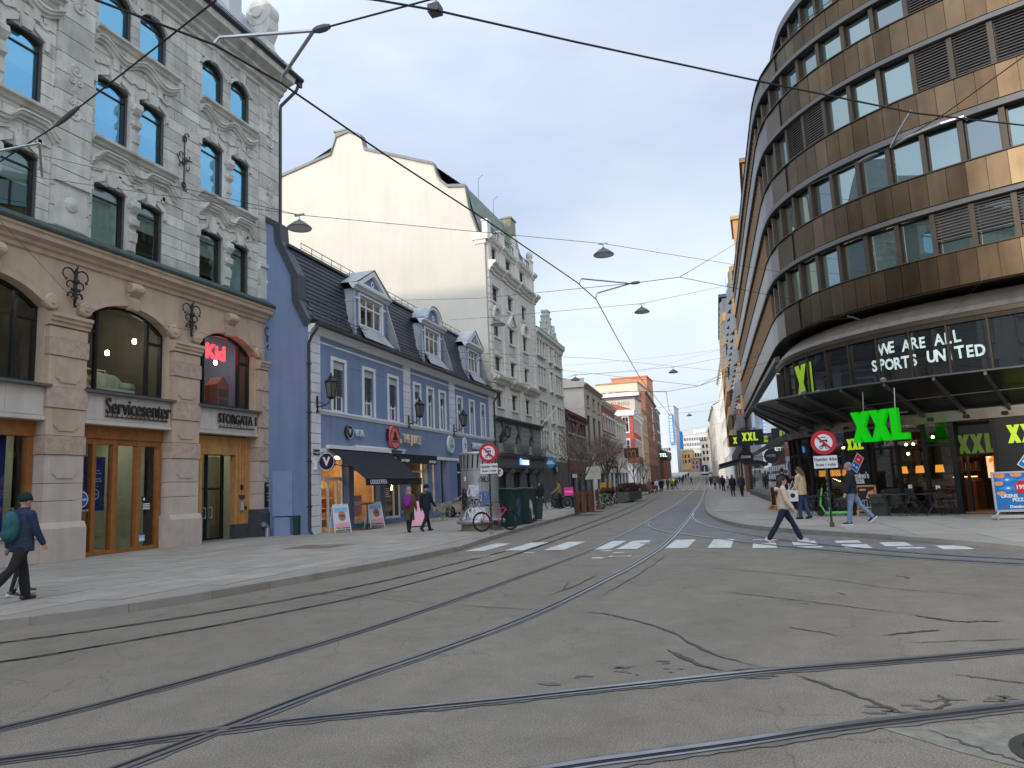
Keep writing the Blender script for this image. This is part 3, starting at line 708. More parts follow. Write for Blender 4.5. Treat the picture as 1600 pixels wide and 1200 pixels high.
for yy in (25.9, 13.2):
    mb = MB(); mb.lathe([(.0, -.36), (.62, -.36), (.66, -.30), (.66, .30), (.62, .36), (0, .36)], 22, (-.25, yy, 23.25), 'y')
    for s in (-1, 1): mb.lathe([(.28, s * .36), (.26, s * .43), (0, s * .43)], 16, (-.25, yy, 23.25), 'y')
    mb.prism([(-1.0, 20.6), (.55, 20.6), (.50, 21.1), (.22, 21.5), (.12, 21.95), (.32, 22.4), (.35, 22.9), (-.7, 22.9)], yy - .34, yy + .34, 'y'); mb.prism([(-1.0, 20.5), (.75, 20.5), (.72, 20.75), (-1.0, 20.8)], yy - .5, yy + .5, 'y'); mb.build('corner_scroll', GTRIM, sb)
mb = MB(); mb.box(-3.6, -2.2, 22.2, 23.4, 24, 27.2); mb.box(-3.7, -2.1, 22.1, 23.5, 26.9, 27.1); mb.build('chimney', GTRIM, sb)
# ---- sandstone arcade
arch = [(b, b + 3.45 if b < 21 else b + 3.35, 5.2, 8.1, .64) for b in BAYS]
mb = MB(); wall(mb, Y0, Y1, 4.1, 9.6, arch, .5, .02); mb.build('arcade_wall', SAND, sb)
mb = MB(); cornice(mb, Y0, 26.85, [(.02, 8.95), (.10, 8.98), (.12, 9.1), (.22, 9.14), (.25, 9.24), (.42, 9.3), (.44, 9.42), (.50, 9.46), (.50, 9.54), (.02, 9.6)]); mb.build('cornice', SAND, sb)
mb = MB(); cornice(mb, Y0, 27.0, [(.02, 9.53), (.56, 9.545), (.58, 9.62), (.50, 9.70), (.06, 9.96), (-.02, 9.97)]); mb.build('copper_flashing', COPPER, sb)
mb = MB(); mb.quad((.02, 26.6, 0), (-6, 26.6, 0), (-6, 26.6, 9.6), (.02, 26.6, 9.6)); mb.build('end_wall', mat('dark_end_wall', (.03, .03, .035), .8, .2, 2), sb)
SH = {}
for b, e, _, zt, rise in arch:
    for wd, x, z_ in ((.16, .10, 0), (.34, .06, .16)):
        A0 = arc_pts(b + (.0 if z_ == 0 else -.16), e + (0 if z_ == 0 else .16), zt - rise, rise + z_, 18); A1 = arc_pts(b - wd, e + wd, zt - rise, rise + wd, 18)
        mb = MB(); mb.strip([(x, *p) for p in A0], [(x, *p) for p in A1]); mb.strip([(-.1, *p) for p in A0], [(x, *p) for p in A0]); mb.strip([(-.1, *p) for p in A1], [(x, *p) for p in A1]); mb.build('arch_moulding', SAND, sb)
    yc = (b + e) / 2
    mb = MB(); mb.prism([(.0, 7.98), (.16, 8.0), (.22, 8.3), (.14, 8.42), (.30, 8.52), (.36, 8.72), (.28, 8.88), (.02, 8.95)], yc - .2, yc + .2, 'y')
    mb.lathe([(0, -.26), (.13, -.26), (.16, -.22), (.16, .22), (.13, .26), (0, .26)], 12, (.24, yc, 8.68), 'y'); mb.build('keystone', SAND, sb)
    for yy in (b - .10, e + .10):                      # scroll stops where the arch springs
        MB().lathe([(0, .24), (.08, .24), (.10, .20), (.20, .20), (.24, .15), (.24, 0)], 14, (.0, yy, 7.62), 'x').build('scroll', SAND, sb)
PIERS = [(6.1, 7.25), (10.85, 12.15), (15.66, 17.0), (20.46, 21.82), (25.17, 26.6)]
for i, (a, b) in enumerate(PIERS):
    mb = MB(); cornice(mb, a - .02, b + .02, [(.0, 6.90), (.24, 6.93), (.24, 7.02), (.30, 7.06), (.30, 7.14), (.36, 7.18), (.36, 7.28), (.0, 7.34)]); mb.build('capital', SAND, sb)
    z = 6.9
    for k, (h, rough) in enumerate(((.34, 0), (.52, 1), (.92, 0), (.62, 1), (.80, 2), (.55, 1), (.82, 2), (.50, 0), (.62, 0))):
        m_ = SANDR if rough == 1 else (SAND if z > 4.4 else PINK)
        px_ = .23 if rough == 1 else .19
        block(sb, 'pier_stone', m_, -.45, px_, a + (.0 if rough == 1 else .03), b - (.0 if rough == 1 else .03), z - h + .008, z - .008)
        if rough == 2 or (k == 2):
            mb = MB(); q = .14; y0_, y1_, z0_, z1_ = a + .25, b - .25, z - h + .14, z - .1; p = [(y0_ + q, z0_), (y1_ - q, z0_), (y1_ - q, z0_ + q * .4), (y1_, z0_ + q), (y1_, z1_ - .02), (y0_, z1_ - .02), (y0_, z0_ + q), (y0_ + q, z0_ + q * .4)]
            mb.prism(p, .18, .222); mb.build('pier_panel', m_, sb)
        z -= h
    mb = MB(); mb.prism([(-.45, 0), (.30, 0), (.30, 1.05), (.20, 1.22), (-.45, 1.22)], a - .06, b + .06, 'y'); mb.build('pier_base', PINK if i != 4 else mat('dark_plinth', (.06, .062, .068), .5, .2, 4), sb)
for bi, (b, e, *_r) in enumerate(arch):                # lintels with their stone panels
    mb = MB(); mb.box(-.4, .10, b - .03, e + .03, 4.24, 5.08); mb.box(-.4, .15, b - .03, e + .03, 4.13, 4.24); mb.build('lintel', SANDL, sb)
    n = 3; ww = (e - b) / n
    for k in range(n): block(sb, 'lintel_panel', SANDL, .09, .115, b + k * ww + .008, b + (k + 1) * ww - .008, 4.27, 5.05)
    MB().box(-.4, .30, b - .10, e + .10, 5.08, 5.16).build('sill', mat('slate_sill', (.10, .105, .11), .5, .15, 3), sb)
    # arched shop window: three lights and a transom bar
    w = e - b
    win = window(sb, -.28, (b + e) / 2, 5.2, w, 2.9, BLACKF, GS, 1, None, .64, .10, .12)
    mb = MB()
    for q in (.2, .80): mb = MB(); mb.box(-.10, .02, -w / 2 + w * q - .05, -w / 2 + w * q + .05, .05, 2.9 - .64 * abs(2 * q - 1) ** 2 - .05); k_ = 1 if q > .5 else -1; a_, c_ = sorted((k_ * w * .3, k_ * (w / 2 - .05))); mb.box(-.09, .01, a_, c_, 1.86, 1.95); mb.build('mullion', BLACKF, win)

def room(parent, x0, x1, y0, y1, z0, z1, m):
    mb = MB(); mb.quad((x0, y0, z0), (x0, y1, z0), (x0, y1, z1), (x0, y0, z1)); mb.quad((x0, y0, z0), (x1, y0, z0), (x1, y0, z1), (x0, y0, z1)); mb.quad((x0, y1, z0), (x1, y1, z0), (x1, y1, z1), (x0, y1, z1))
    mb.quad((x0, y0, z0), (x1, y0, z0), (x1, y1, z0), (x0, y1, z0)); mb.quad((x0, y0, z1), (x1, y0, z1), (x1, y1, z1), (x0, y1, z1)); return mb.build('interior', m, parent)
for b, e, *_r in arch: room(sb, -5, -.46, b - .6 if b > 8 else b, e + .55, 5.12, 8.9, ROOMD)
for b, e, *_r in arch: room(sb, -4, -.9, b + .05, e - .05, .02, 4.1, ROOMG)
room(sb, -5.0, -.52, Y0 + .2, Y1 - .2, 9.7, 19.4, ROOMD)
for b, e, *_r in arch: MB().box(-2.6, -1.4, b + .6, e - .6, 4.02, 4.06).build('ceiling_light', mat('soft_ceiling_light', (1, .9, .7), .5, 0, emit=1.6), sb); MB().box(-3.4, -2.6, b + .4, e - .4, 8.8, 8.85).build('ceiling_light', MATS['soft_ceiling_light'], sb)
# what the first-floor windows show: spot lights, bedding, shelves
for (y, z, x) in ((17.9, 8.2, -1.6), (18.5, 7.75, -2.5), (18.3, 7.3, -2.2), (19.9, 6.9, -2.2), (20.3, 7.3, -1.4), (24.7, 7.2, -1.6), (19.1, 8.25, -3), (23.0, 8.2, -2.4)):
    lp = MB().lathe([(0, 0), (.055, .0), (.07, .1), (.05, .16), (0, .18)], 10).build('ceiling_spotlight', LAMPN, sb, loc=(x, y, z))
CUSH = mat('sage_cushion', (.42, .47, .34), .95, .1, 4); CUSW = mat('cream_cushion', (.62, .56, .42), .95, .1, 4); DISP = mat('display_wood', (.34, .11, .05), .6, .2, 3); GOODS = mat('pale_goods', (.60, .50, .38), .9, .35, 6)
bed = thing('display_bed', 'display bed with sage cushions behind the arched first floor window', 'bed', (-19.3 - 1.25, 18.9, 5.2))
MB().box(-.9, .45, -1.5, .9, .0, .28).build('mattress', CUSW, bed)
for k, (y, m_) in enumerate(((-.35, CUSW), (.05, CUSH), (.4, CUSH), (-.75, CUSW))):
    mb = MB(); mb.ball((0, 0, 0), .13, .34, .30, 12, 8); c_ = mb.build('cushion', m_, bed, True); c_.location = (.2 - .1 * k, y, .55); c_.rotation_euler = (rad(28), rad(-24), 0)
MB().tube([(.2, .5, .42), (.2, 1.0, .42)], .15, 10).build('bolster', CUSH, bed, True)
mb = MB(); mb.tube([(-.9, -1.4, .2), (-.9, -1.4, 1.1), (-.9, .9, 1.1), (-.9, .9, .2)], .03, 6); mb.build('bed_rail', GOODS, bed)
sh_ = thing('display_shelf', 'lit shelf of pale goods behind the narrower arched window', 'shelf', (-19.3 - 1.7, 22.5, 5.2))
for k in range(5): MB().box(-.3, .3, -.55, .75, .1 + k * .42, .14 + k * .42).build('shelf_board', CUSW, sh_)
for k in range(4):
    for q in range(5): MB().box(-.2, .2, 0, .17, 0, rnd.uniform(.14, .3)).build('stock_box', GOODS, sh_, loc=(0, -.5 + q * .25, .145 + k * .42))
hs = thing('toy_house', 'brown wooden toy house on show behind the narrower arched window', 'toy house', (-19.3 - 1.0, 24.1, 5.2))
mb = MB(); mb.prism([(-.35, 0), (.35, 0), (.35, 1.0), (0, 1.35), (-.35, 1.0)], -.3, .3, 'x'); mb.build('house_body', DISP, hs)
for k in range(2): MB().box(.3, .32, -.25, .25, .1 + k * .42, .42 + k * .42).build('opening', ROOMD, hs)
for z_, y0_, y1_ in ((5.25, 17.1, 20.4), (5.25, 22, 25)): pass
st = thing('shop_sign', 'red glowing letters hung inside the arched window over the wooden door', 'sign', (-19.3 - .75, 22.95, 7.42))
text('Kid', 'lettering', mat('red_neon', (1, .02, .03), .5, 0, emit=3.0), st, .82, .03, (0, .75, .02), bold=.012)
# ---- wooden shop fronts at street level
def post(y0, y1, z0, z1, x0=-.42, x1=-.22, m=OAK, name='post', p=None): return MB().box(x0, x1, y0, y1, z0, z1).build(name, m, p or sb)
wf = thing('sliding_doors', 'brown wooden glazed sliding doors under the pale lintel with raised letters', 'doors', (-19.3, 0, PH))
b, e = 17.0, 20.46
for y0, y1 in ((b, b + .10), (17.66, 17.80), (18.42, 18.62), (19.40, 19.56), (20.32, e)): post(y0, y1, 0, 3.62, p=wf)
post(b, e, 3.60, 3.98, -.44, -.18, name='head', p=wf); post(b, e, 0, .12, -.43, -.20, name='bottom_rail', p=wf); post(b, e, 3.42, 3.62, -.42, -.24, name='top_rail', p=wf)
for y0, y1 in ((b + .1, 17.66), (17.8, 18.42), (18.62, 19.40), (19.56, 20.32)): MB().quad((-.33, y0, .12), (-.33, y1, .12), (-.33, y1, 3.42), (-.33, y0, 3.42)).build('pane', GS, wf)
MB().box(-.30, -.24, 18.55, 18.58, 1.55, 1.8).build('door_handle', BLACKF, wf)
POST = mat('blue_poster', (.012, .03, .17), .4, .1, 2); WHT = mat('white_print', (.8, .8, .8), .6, 0); BLUEP = mat('blue_print', (.02, .13, .42), .5, 0)
ps = thing('poster', 'tall dark blue poster hanging inside the glazed sliding doors', 'poster', (-19.3 - .62, 18.08, PH))
MB().box(-.01, .01, -.36, .42, 1.35, 3.05).build('panel', POST, ps)
for s_, z_, q in (('Bli hos oss', 2.62, .085), ('...ditt nye nett', 2.53, .085), ('Vi gir deg best', 2.36, .08), ('internett pa nett', 2.28, .08), ('finn din avtale', 2.12, .055), ('telefon', 1.87, .10), ('besok oss', 1.74, .05)):
    text(s_, 'lettering', WHT, ps, q, .002, (.02, .03, z_))
mb = MB(); mb.lathe([(.15, 0), (.17, 0)], 24, (.022, .04, 1.87), 'x'); o_ = mb.build('ring', WHT, ps)
dc = thing('window_sticker', 'round blue sticker on the leftmost pane of the sliding doors', 'sticker', (-19.3 - .31, 17.38, PH + 1.72))
mb = MB(); mb.lathe([(0, .004), (.24, .004), (.24, 0)], 26, axis='x'); mb.build('disc', BLUEP, dc); mb = MB(); mb.lathe([(.225, .006), (.25, .006)], 26, axis='x'); mb.build('rim', WHT, dc)
text('nethuset', 'lettering', WHT, dc, .11, .002, (.008, 0, 0), bold=.003); text('SERVICESENTER', 'lettering', WHT, dc, .075, .002, (.008, 0, -.34))
dc = thing('window_sticker', 'small black notice with white lines on the rightmost pane of the sliding doors', 'sticker', (-19.3 - .31, 19.95, PH + 1.55))
MB().box(0, .006, -.22, .22, .02, .20).build('panel', BLACKF, dc)
for k in range(4): MB().box(0, .006, -.16, .12, -.06 - k * .055, -.035 - k * .055).build('line', WHT, dc)
MB().box(.006, .010, -.17, -.10, .07, .15).build('emblem', WHT, dc)
dc = thing('window_sticker', 'small pale blue card low on the rightmost pane of the sliding doors', 'sticker', (-19.3 - .31, 19.75, PH + .28)); MB().box(0, .006, -.13, .13, 0, .2).build('card', mat('pale_blue', (.3, .5, .8), .5, 0), dc); MB().box(.006, .009, -.1, .1, .03, .1).build('stripe', WHT, dc)
# wooden porch with the street door
po = thing('entrance_door', 'dark glazed street door set deep in a light oak porch', 'door', (-19.3, 0, PH))
post(21.84, 22.48, .55, 3.95, -.95, -.25, OAKL, 'jamb_panel', po); post(24.32, 25.16, .55, 3.95, -.50, -.25, OAKL, 'jamb_panel', po); post(22.48, 24.32, 3.25, 3.95, -.95, -.25, OAKL, 'head_panel', po)
for y in (22.0, 22.16, 22.32, 24.5, 24.68, 24.86, 25.02): MB().box(-.252, -.243, y - .006, y + .006, .55, 3.95).build('board_joint', OAK, po)
post(21.84, 22.48, 0, .55, -.95, -.23, mat('dark_plinth', (.06, .062, .068), .5, .2, 4), 'plinth', po); post(24.32, 25.16, 0, .55, -.5, -.23, MATS['dark_plinth'], 'plinth', po)
for y0, y1 in ((22.48, 22.58), (23.32, 23.42), (24.22, 24.32)): post(y0, y1, 0, 3.25, -.9, -.8, BLACKF, 'stile', po)
post(22.48, 24.32, 1.92, 2.0, -.9, -.81, BLACKF, 'rail', po); post(22.48, 24.32, 0, .1, -.9, -.81, BLACKF, 'rail', po)
for y0, y1 in ((22.58, 23.32), (23.42, 24.22)): MB().quad((-.85, y0, .1), (-.85, y1, .1), (-.85, y1, 3.2), (-.85, y0, 3.2)).build('pane', GD, po)
for y in (23.2, 23.55): MB().tube([(-.80, y, .85), (-.70, y, .85), (-.70, y, 1.25), (-.80, y, 1.25)], .022, 6).build('door_handle', mat('steel', (.55, .56, .57), .3, .1, 3, metal=.9), po)
MB().box(-.7, -.45, 22.3, 24.3, -.0, .03).build('threshold', MATS['steel'], po)
text('v', 'lettering', WHT, po, .25, .002, (-.845, 22.85, 2.2), bold=.004)
ic = thing('intercom', 'steel intercom with buttons on the light oak porch panel', 'intercom', (-19.3 - .24, 24.75, PH))
MB().box(0, .03, -.16, .04, 1.05, 1.45).build('panel', MATS['steel'], ic)
for k in range(6): MB().box(.03, .042, -.13 + (k % 2) * .08, -.08 + (k % 2) * .08, 1.1 + (k // 2) * .11, 1.17 + (k // 2) * .11).build('button', GOODS, ic)
MB().box(0, .04, -.20, .08, 1.52, 1.68).build('speaker', GUT, ic); MB().box(0, .02, -.14, .02, 1.9, 2.08).build('screen', BLACKF, ic); MB().box(0, .02, .12, .24, 1.12, 1.24).build('card_reader', BLACKF, ic)
bp = thing('name_plate', 'black plate with white lines on the pier beside the oak porch', 'plate', (-19.3 + .2, 25.95, PH)); MB().box(0, .03, -.42, .42, 1.15, 2.15).build('panel', BLACKF, bp)
text('STORGATA 1', 'lettering', WHT, bp, .11, .002, (.033, 0, 2.03), bold=.003)
for k, (a, l) in enumerate(((-.3, .25), (-.3, .5), (-.3, .22), (.1, .25))): MB().box(.03, .034, a, a + l, 1.7 - k * .14, 1.72 - k * .14).build('line', WHT, bp)
hn = thing('house_number', 'small dark blue number plate on the last pink pier', 'number plate', (-19.3 + .2, 25.95, PH + 2.5)); MB().box(0, .03, -.09, .09, -.1, .1).build('panel', POST, hn); text('1', 'lettering', WHT, hn, .15, .002, (.033, 0, 0))
# blue hoarding glimpsed in the bay at the picture's left edge
ps = thing('poster', 'big plain dark blue screen inside the window left of the sliding doors', 'poster', (-19.3 - .75, 14.0, PH)); MB().box(-.01, .01, -1.6, 1.25, .9, 3.6).build('panel', POST, ps)
wf2 = thing('shop_window', 'brown wooden shop window in the bay at the left edge of the photo', 'window', (-19.3, 0, PH))
for y0, y1 in ((12.2, 12.34), (15.48, 15.66)): post(y0, y1, .85, 3.62, p=wf2)
post(12.2, 15.66, 3.55, 4.0, -.44, -.18, name='head', p=wf2); post(12.2, 15.66, .72, .9, -.43, -.16, name='bottom_rail', p=wf2); MB().quad((-.33, 12.34, .9), (-.33, 15.48, .9), (-.33, 15.48, 3.55), (-.33, 12.34, 3.55)).build('pane', GS, wf2)
MB().box(-.5, .24, 12.15, 15.66, 0, .70).build('stall_riser', PINK, wf2); MB().box(-.5, .32, 12.15, 15.66, .70, .77).build('sill', SANDL, wf2)
# raised metal lettering
LET = mat('dark_bronze_letters', (.035, .028, .026), .5, .2, 5)
for s_, y0, y1, label, tx in (('Servicesenter', 17.72, 20.32, 'long dark raised lettering on the pale lintel over the sliding doors', .70), ('STORGATA 1', 22.85, 24.95, 'short dark raised lettering on the pale lintel over the oak porch', .52)):
    sg = thing('sign_lettering', label, 'sign', (-19.3 + .12, (y0 + y1) / 2, 4.68))
    text(s_, 'letters', LET, sg, tx, .03, (.09, 0, .02), bold=.006, sx=.70 if tx > .6 else .74)
    mb = MB(); mb.box(.02, .05, (y0 - y1) / 2, (y1 - y0) / 2, -.30, -.27)
    for k in range(14 if tx > .6 else 11):
        y = (y0 - y1) / 2 + (y1 - y0) * (k + .5) / (14 if tx > .6 else 11); mb.box(.03, .05, y - .008, y + .008, -.30, -.2)
    mb.build('mounting_rail', LET, sg)
# iron rosettes that carry the span wires
def rosette(y, z, s=1.0, kind=0):
    mb = MB(); mb.tube([(.30, 0, -.7 * s), (.34, 0, -.45 * s), (.32, 0, 0), (.34, 0, .5 * s), (.42, 0, .62 * s)], [.03, .05, .06, .045, .02], 7)
    for sg_ in (-1, 1):
        for (r, zc, yo, a0, a1) in ((.30, .28, .30, -.4, 4.2), (.20, -.05, .2, -.6, 4.4), (.13, -.38, .15, 3.6, -1.2)):
            P = []
            for k in range(15):
                a = a0 + (a1 - a0) * k / 14; rr = r * s * (1 - .55 * (k / 14)); P.append((.32, sg_ * (yo * s + rr * math.cos(PI - a)) * 1.0, zc * s + rr * math.sin(a)))
            mb.tube(P, [.035 * s * (1 - .5 * k / 14) for k in range(15)], 6)
        mb.ball((.34, sg_ * .12 * s, -.18 * s), .06 * s, n=7, m=5); mb.ball((.36, sg_ * .38 * s, .12 * s), .045 * s, n=7, m=5)
    mb.ball((.36, 0, .1 * s), .10 * s, n=8, m=6); mb.ball((.34, 0, -.72 * s), .06 * s, n=7, m=5)
    return mb.build('iron_rosette', IRON, sb, True, loc=(-.12, y, z))
for y in (16.45, 21.3, 25.95, 11.6): rosette(y, 8.28, .92)
mb = MB()
for k in range(5):
    z = -.9 + k * .45; mb.tube([(.06, .09 * math.cos(a), z + .11 * math.sin(a)) for a in [2 * PI * q / 12 for q in range(13)]], .022, 5) if k % 2 == 0 else mb.tube([(.06, 0, z - .2), (.06, 0, z + .2)], .025, 5)
for s in (-1, 1):
    mb.tube([(.06, 0, .0), (.07, s * .22, .1 * s), (.07, s * .38, .16)], .022, 5); mb.tube([(.07, s * (.16 + .10 * math.cos(a)), .22 + .10 * math.sin(a)) for a in [PI + s * q * .45 for q in range(10)]], .02, 5); mb.tube([(.07, s * (.16 + .09 * math.cos(a)), -.2 + .09 * math.sin(a)) for a in [PI + s * q * .45 for q in range(10)]], .02, 5)
mb.tube([(.06, 0, -1.1), (.06, 0, 1.1), (.08, .12, 1.16), (.08, .2, 1.05)], .024, 5); mb.tube([(.06, 0, -1.0), (.06, .1, -1.12), (.06, .17, -1.0)], .02, 5); mb.build('wall_anchor', IRON, sb, loc=(0, 20.95, 14.15))
# ================================================================ BLUE SHOP HOUSE
BLUE = mat('blue_render', (.20, .26, .395), .85, .08, .8, bump=.06, bscale=30, streak=.12)
BLUED = mat('blue_panel', (.15, .20, .345), .7, .08, 1.5, streak=.1)
BWHITE = mat('white_quoin', (.68, .69, .72), .8, .07, 1.5, streak=.12, rand=.03)
WFRAME = mat('white_window_frame', (.74, .74, .74), .6, .05, 2)
SLATE = mat('slate_tiles', (.042, .047, .06), .5, .3, 7, bump=.6, bscale=9, rand=.2)
LEAD = mat('lead_flashing', (.055, .06, .072), .45, .25, 2, streak=.2); LEADL = mat('pale_lead', (.36, .37, .39), .5, .15, 2, streak=.2)
SHUT = mat('roller_blind_slats', (.10, .10, .11), .6, .1, 4); SHUTB = mat('roller_box', (.42, .43, .45), .6, .06, 3)
GP = glass('street_pane', (.030, .032, .034), .14, .9, (.9, .95, 1), wav=.02)
GPD = glass('street_pane_dark', (.02, .02, .021), .09, .8, (.9, .95, 1), wav=.02)
BLK = mat('black_fabric', (.012, .013, .016), .8, .12, 3, streak=.2); BLKP = mat('black_paint', (.015, .015, .016), .45, .1, 3)
WARMROOM = mat('warm_shop_room', (.45, .30, .17), .8, .35, 2.2); PINKP = mat('pink_print', (.85, .32, .36), .6, .05, 3)
bx, by = -17.2, 26.3
th, BL = place(bx, by, -18.3, 51.3)
bl = thing('blue_house', 'blue rendered two storey shop house with black slate mansard and three dormers', 'building', (bx, by, 0), th)
W1 = [(1.30, 2.66), (4.22, 5.55), (6.95, 8.27), (10.22, 11.30), (12.15, 13.25), (14.05, 15.2), (17.15, 18.25), (19.6, 20.7), (22.0, 23.1)]
ops = [(a + .16, b - .16, 5.28, 7.50) for a, b in W1]
mb = MB(); wall(mb, 0, BL, 3.55, 8.75, ops, .18); mb.build('wall', BLUE, bl)
for i, (a, b) in enumerate(W1):
    w = b - a - .32; big = i < 3; dr = .56 if big else .16
    if i == 0: dr = .60
    o = window(bl, -.10, (a + b) / 2, 5.28, w, 2.22, WFRAME, GP, 2, .62 if not big else .3, 0, .075, .06, blind=None)
    block(o, 'roller_box', SHUTB, -.09, .06, -w / 2 + .01, w / 2 - .01, 2.22 - .34, 2.215)
    n = int(dr * 2.0 / .075)
    mb = MB()
    for k in range(n):
        z = 1.87 - k * .075; mb.quad((.0, -w / 2 + .03, z), (.0, w / 2 - .03, z), (.045, w / 2 - .03, z - .06), (.045, -w / 2 + .03, z - .06))
    stuff(mb.build('slat', SHUT, o))
    mb = MB()
    for y0, y1, z0, z1 in ((a, a + .15, 5.14, 7.66), (b - .15, b, 5.14, 7.66), (a + .15, b - .15, 7.51, 7.66), (a + .15, b - .15, 5.14, 5.27)): mb.box(-.01, .055, y0, y1, z0, z1)
    mb.build('window_surround', WFRAME, bl)
mb = MB(); cornice(mb, -.06, BL, [(0, 5.04), (.05, 5.06), (.07, 5.14), (.10, 5.16), (.10, 5.24), (0, 5.27)]); mb.build('band', WFRAME, bl)
for y0, y1, zt, zb in ((-.42, .32, 8.45, 0), (8.92, 9.75, 8.4, 5.27), (15.82, 16.72, 8.4, 5.27), (24.0, 24.85, 8.4, 5.27)):
    z = zb
    while z < zt - .1:
        h = .42; block(bl, 'quoin_stone', BWHITE, -.02 if y0 > 0 else -.5, .075, y0, y1, z + .012, min(zt, z + h) - .012); z += h
mb = MB(); cornice(mb, -.5, BL + .1, [(0, 8.05), (.04, 8.07), (.05, 8.14), (0, 8.15)]); cornice(mb, -.5, BL + .1, [(0, 8.36), (.10, 8.38), (.14, 8.50), (.26, 8.58), (.34, 8.70), (.38, 8.72), (0, 8.76)]); mb.build('cornice', WFRAME, bl)
mb = MB(); mb.tube([(.42, -.5, 8.72), (.42, BL + .2, 8.72)], .10, 8); mb.quad((.5, -.5, 8.80), (.5, BL + .2, 8.80), (.05, BL + .2, 9.02), (.05, -.5, 9.02)); mb.build('gutter', GUT, bl)
mb = MB(); mb.tube([(.42, -.42, 8.7), (.42, -.50, 8.5), (.20, -.56, 8.2), (.06, -.56, 7.9), (.06, -.56, .3), (.16, -.52, .12)], .06, 8)
for z in (7, 5, 3, 1.2): mb.box(-.02, .14, -.64, -.48, z, z + .06)
mb.build('downpipe', GUT, bl)
mb = MB(); mb.tube([(.42, BL - .05, 8.7), (.40, BL - .02, 8.4), (.12, BL, 8.0), (.10, BL, 5.2), (.10, BL, .2)], .06, 8); mb.build('downpipe', GUT, bl)
# mansard: slates row by row
RP = [(.02, 9.0), (-.42, 9.75), (-.70, 10.7), (-.95, 11.7), (-1.2, 12.35)]
mb = MB(); mb.strip([(x, -.2, z) for x, z in RP], [(x, BL, z) for x, z in RP]); mb.quad((-1.2, -.2, 12.35), (-1.2, BL, 12.35), (-4.5, BL, 13.4), (-4.5, -.2, 13.4)); mb.quad((-4.5, -.2, 13.4), (-4.5, BL, 13.4), (-14, BL, 9), (-14, -.2, 9)); mb.build('roof_deck', LEAD, bl)
def rx(z):
    for (x0, z0), (x1, z1) in zip(RP, RP[1:]):
        if z <= z1: return x0 + (x1 - x0) * (z - z0) / (z1 - z0)
    return RP[-1][0]
DORM = [(3.95, 7.85, 4.66, 7.10, 0), (11.75, 16.15, 12.9, 15.2, 1), (19.4, 24.0, 20.72, 22.85, 0)]
sl = MB(); cnt = 0; SLT = []
z = 9.05; row = 0
while z < 12.25:
    z2 = z + .235; y = -.1 + (row % 2) * .28
    while y < BL - .3:
        if not any(d[2] - .45 - .9 * (11.4 - z) / 2.4 * (z < 11.4) < y + .28 < d[3] + .45 + .9 * (11.4 - z) / 2.4 * (z < 11.4) and z < 11.5 for d in DORM):
            SLT.append((y, z, z2))
        y += .56
    z = z2 - .02; row += 1
for i, (y, z, z2) in enumerate(SLT):
    q = ((rx(z) + .05, y + .01, z), (rx(z) + .05, y + .55, z), (rx(z2) + .015, y + .55, z2), (rx(z2) + .015, y + .01, z2))
    if i < 10 or len(SLT) <= 300: pass
    sl.quad(*q); sl.quad(q[0], q[1], (rx(z) + .02, y + .55, z), (rx(z) + .02, y + .01, z))
# the first rows of slates are laid singly; what is too small to pick apart stays joined
stuff(sl.build('slate', SLATE, bl))
mb = MB(); mb.box(-1.35, -1.05, -.2, BL, 12.30, 12.42); mb.build('ridge_cap', LEAD, bl)
mb = MB(); mb.tube([(-1.25, 1.0, 12.85), (-1.25, BL - .5, 12.85)], .018, 4); mb.tube([(-1.25, 1.0, 12.62), (-1.25, BL - .5, 12.62)], .014, 4)
y = 1.0
while y < BL: mb.tube([(-1.25, y, 12.4), (-1.25, y, 12.86)], .014, 4); y += .9
mb.build('roof_rail', GUT, bl)
for d0, d1 in ((.9, 4.2), (8.0, 12.0), (16.3, 19.6), (23.0, 24.8)):   # snow guards
    mb = MB()
    for zz in (9.18, 9.34): mb.tube([(.28, d0, zz), (.28, d1, zz)], .016, 4)
    y = d0
    while y <= d1: mb.tube([(.0, y, 9.1), (.30, y, 9.06), (.28, y, 9.42), (-.05, y, 9.35)], .014, 4); y += .42
    mb.build('snow_guard', GUT, bl)
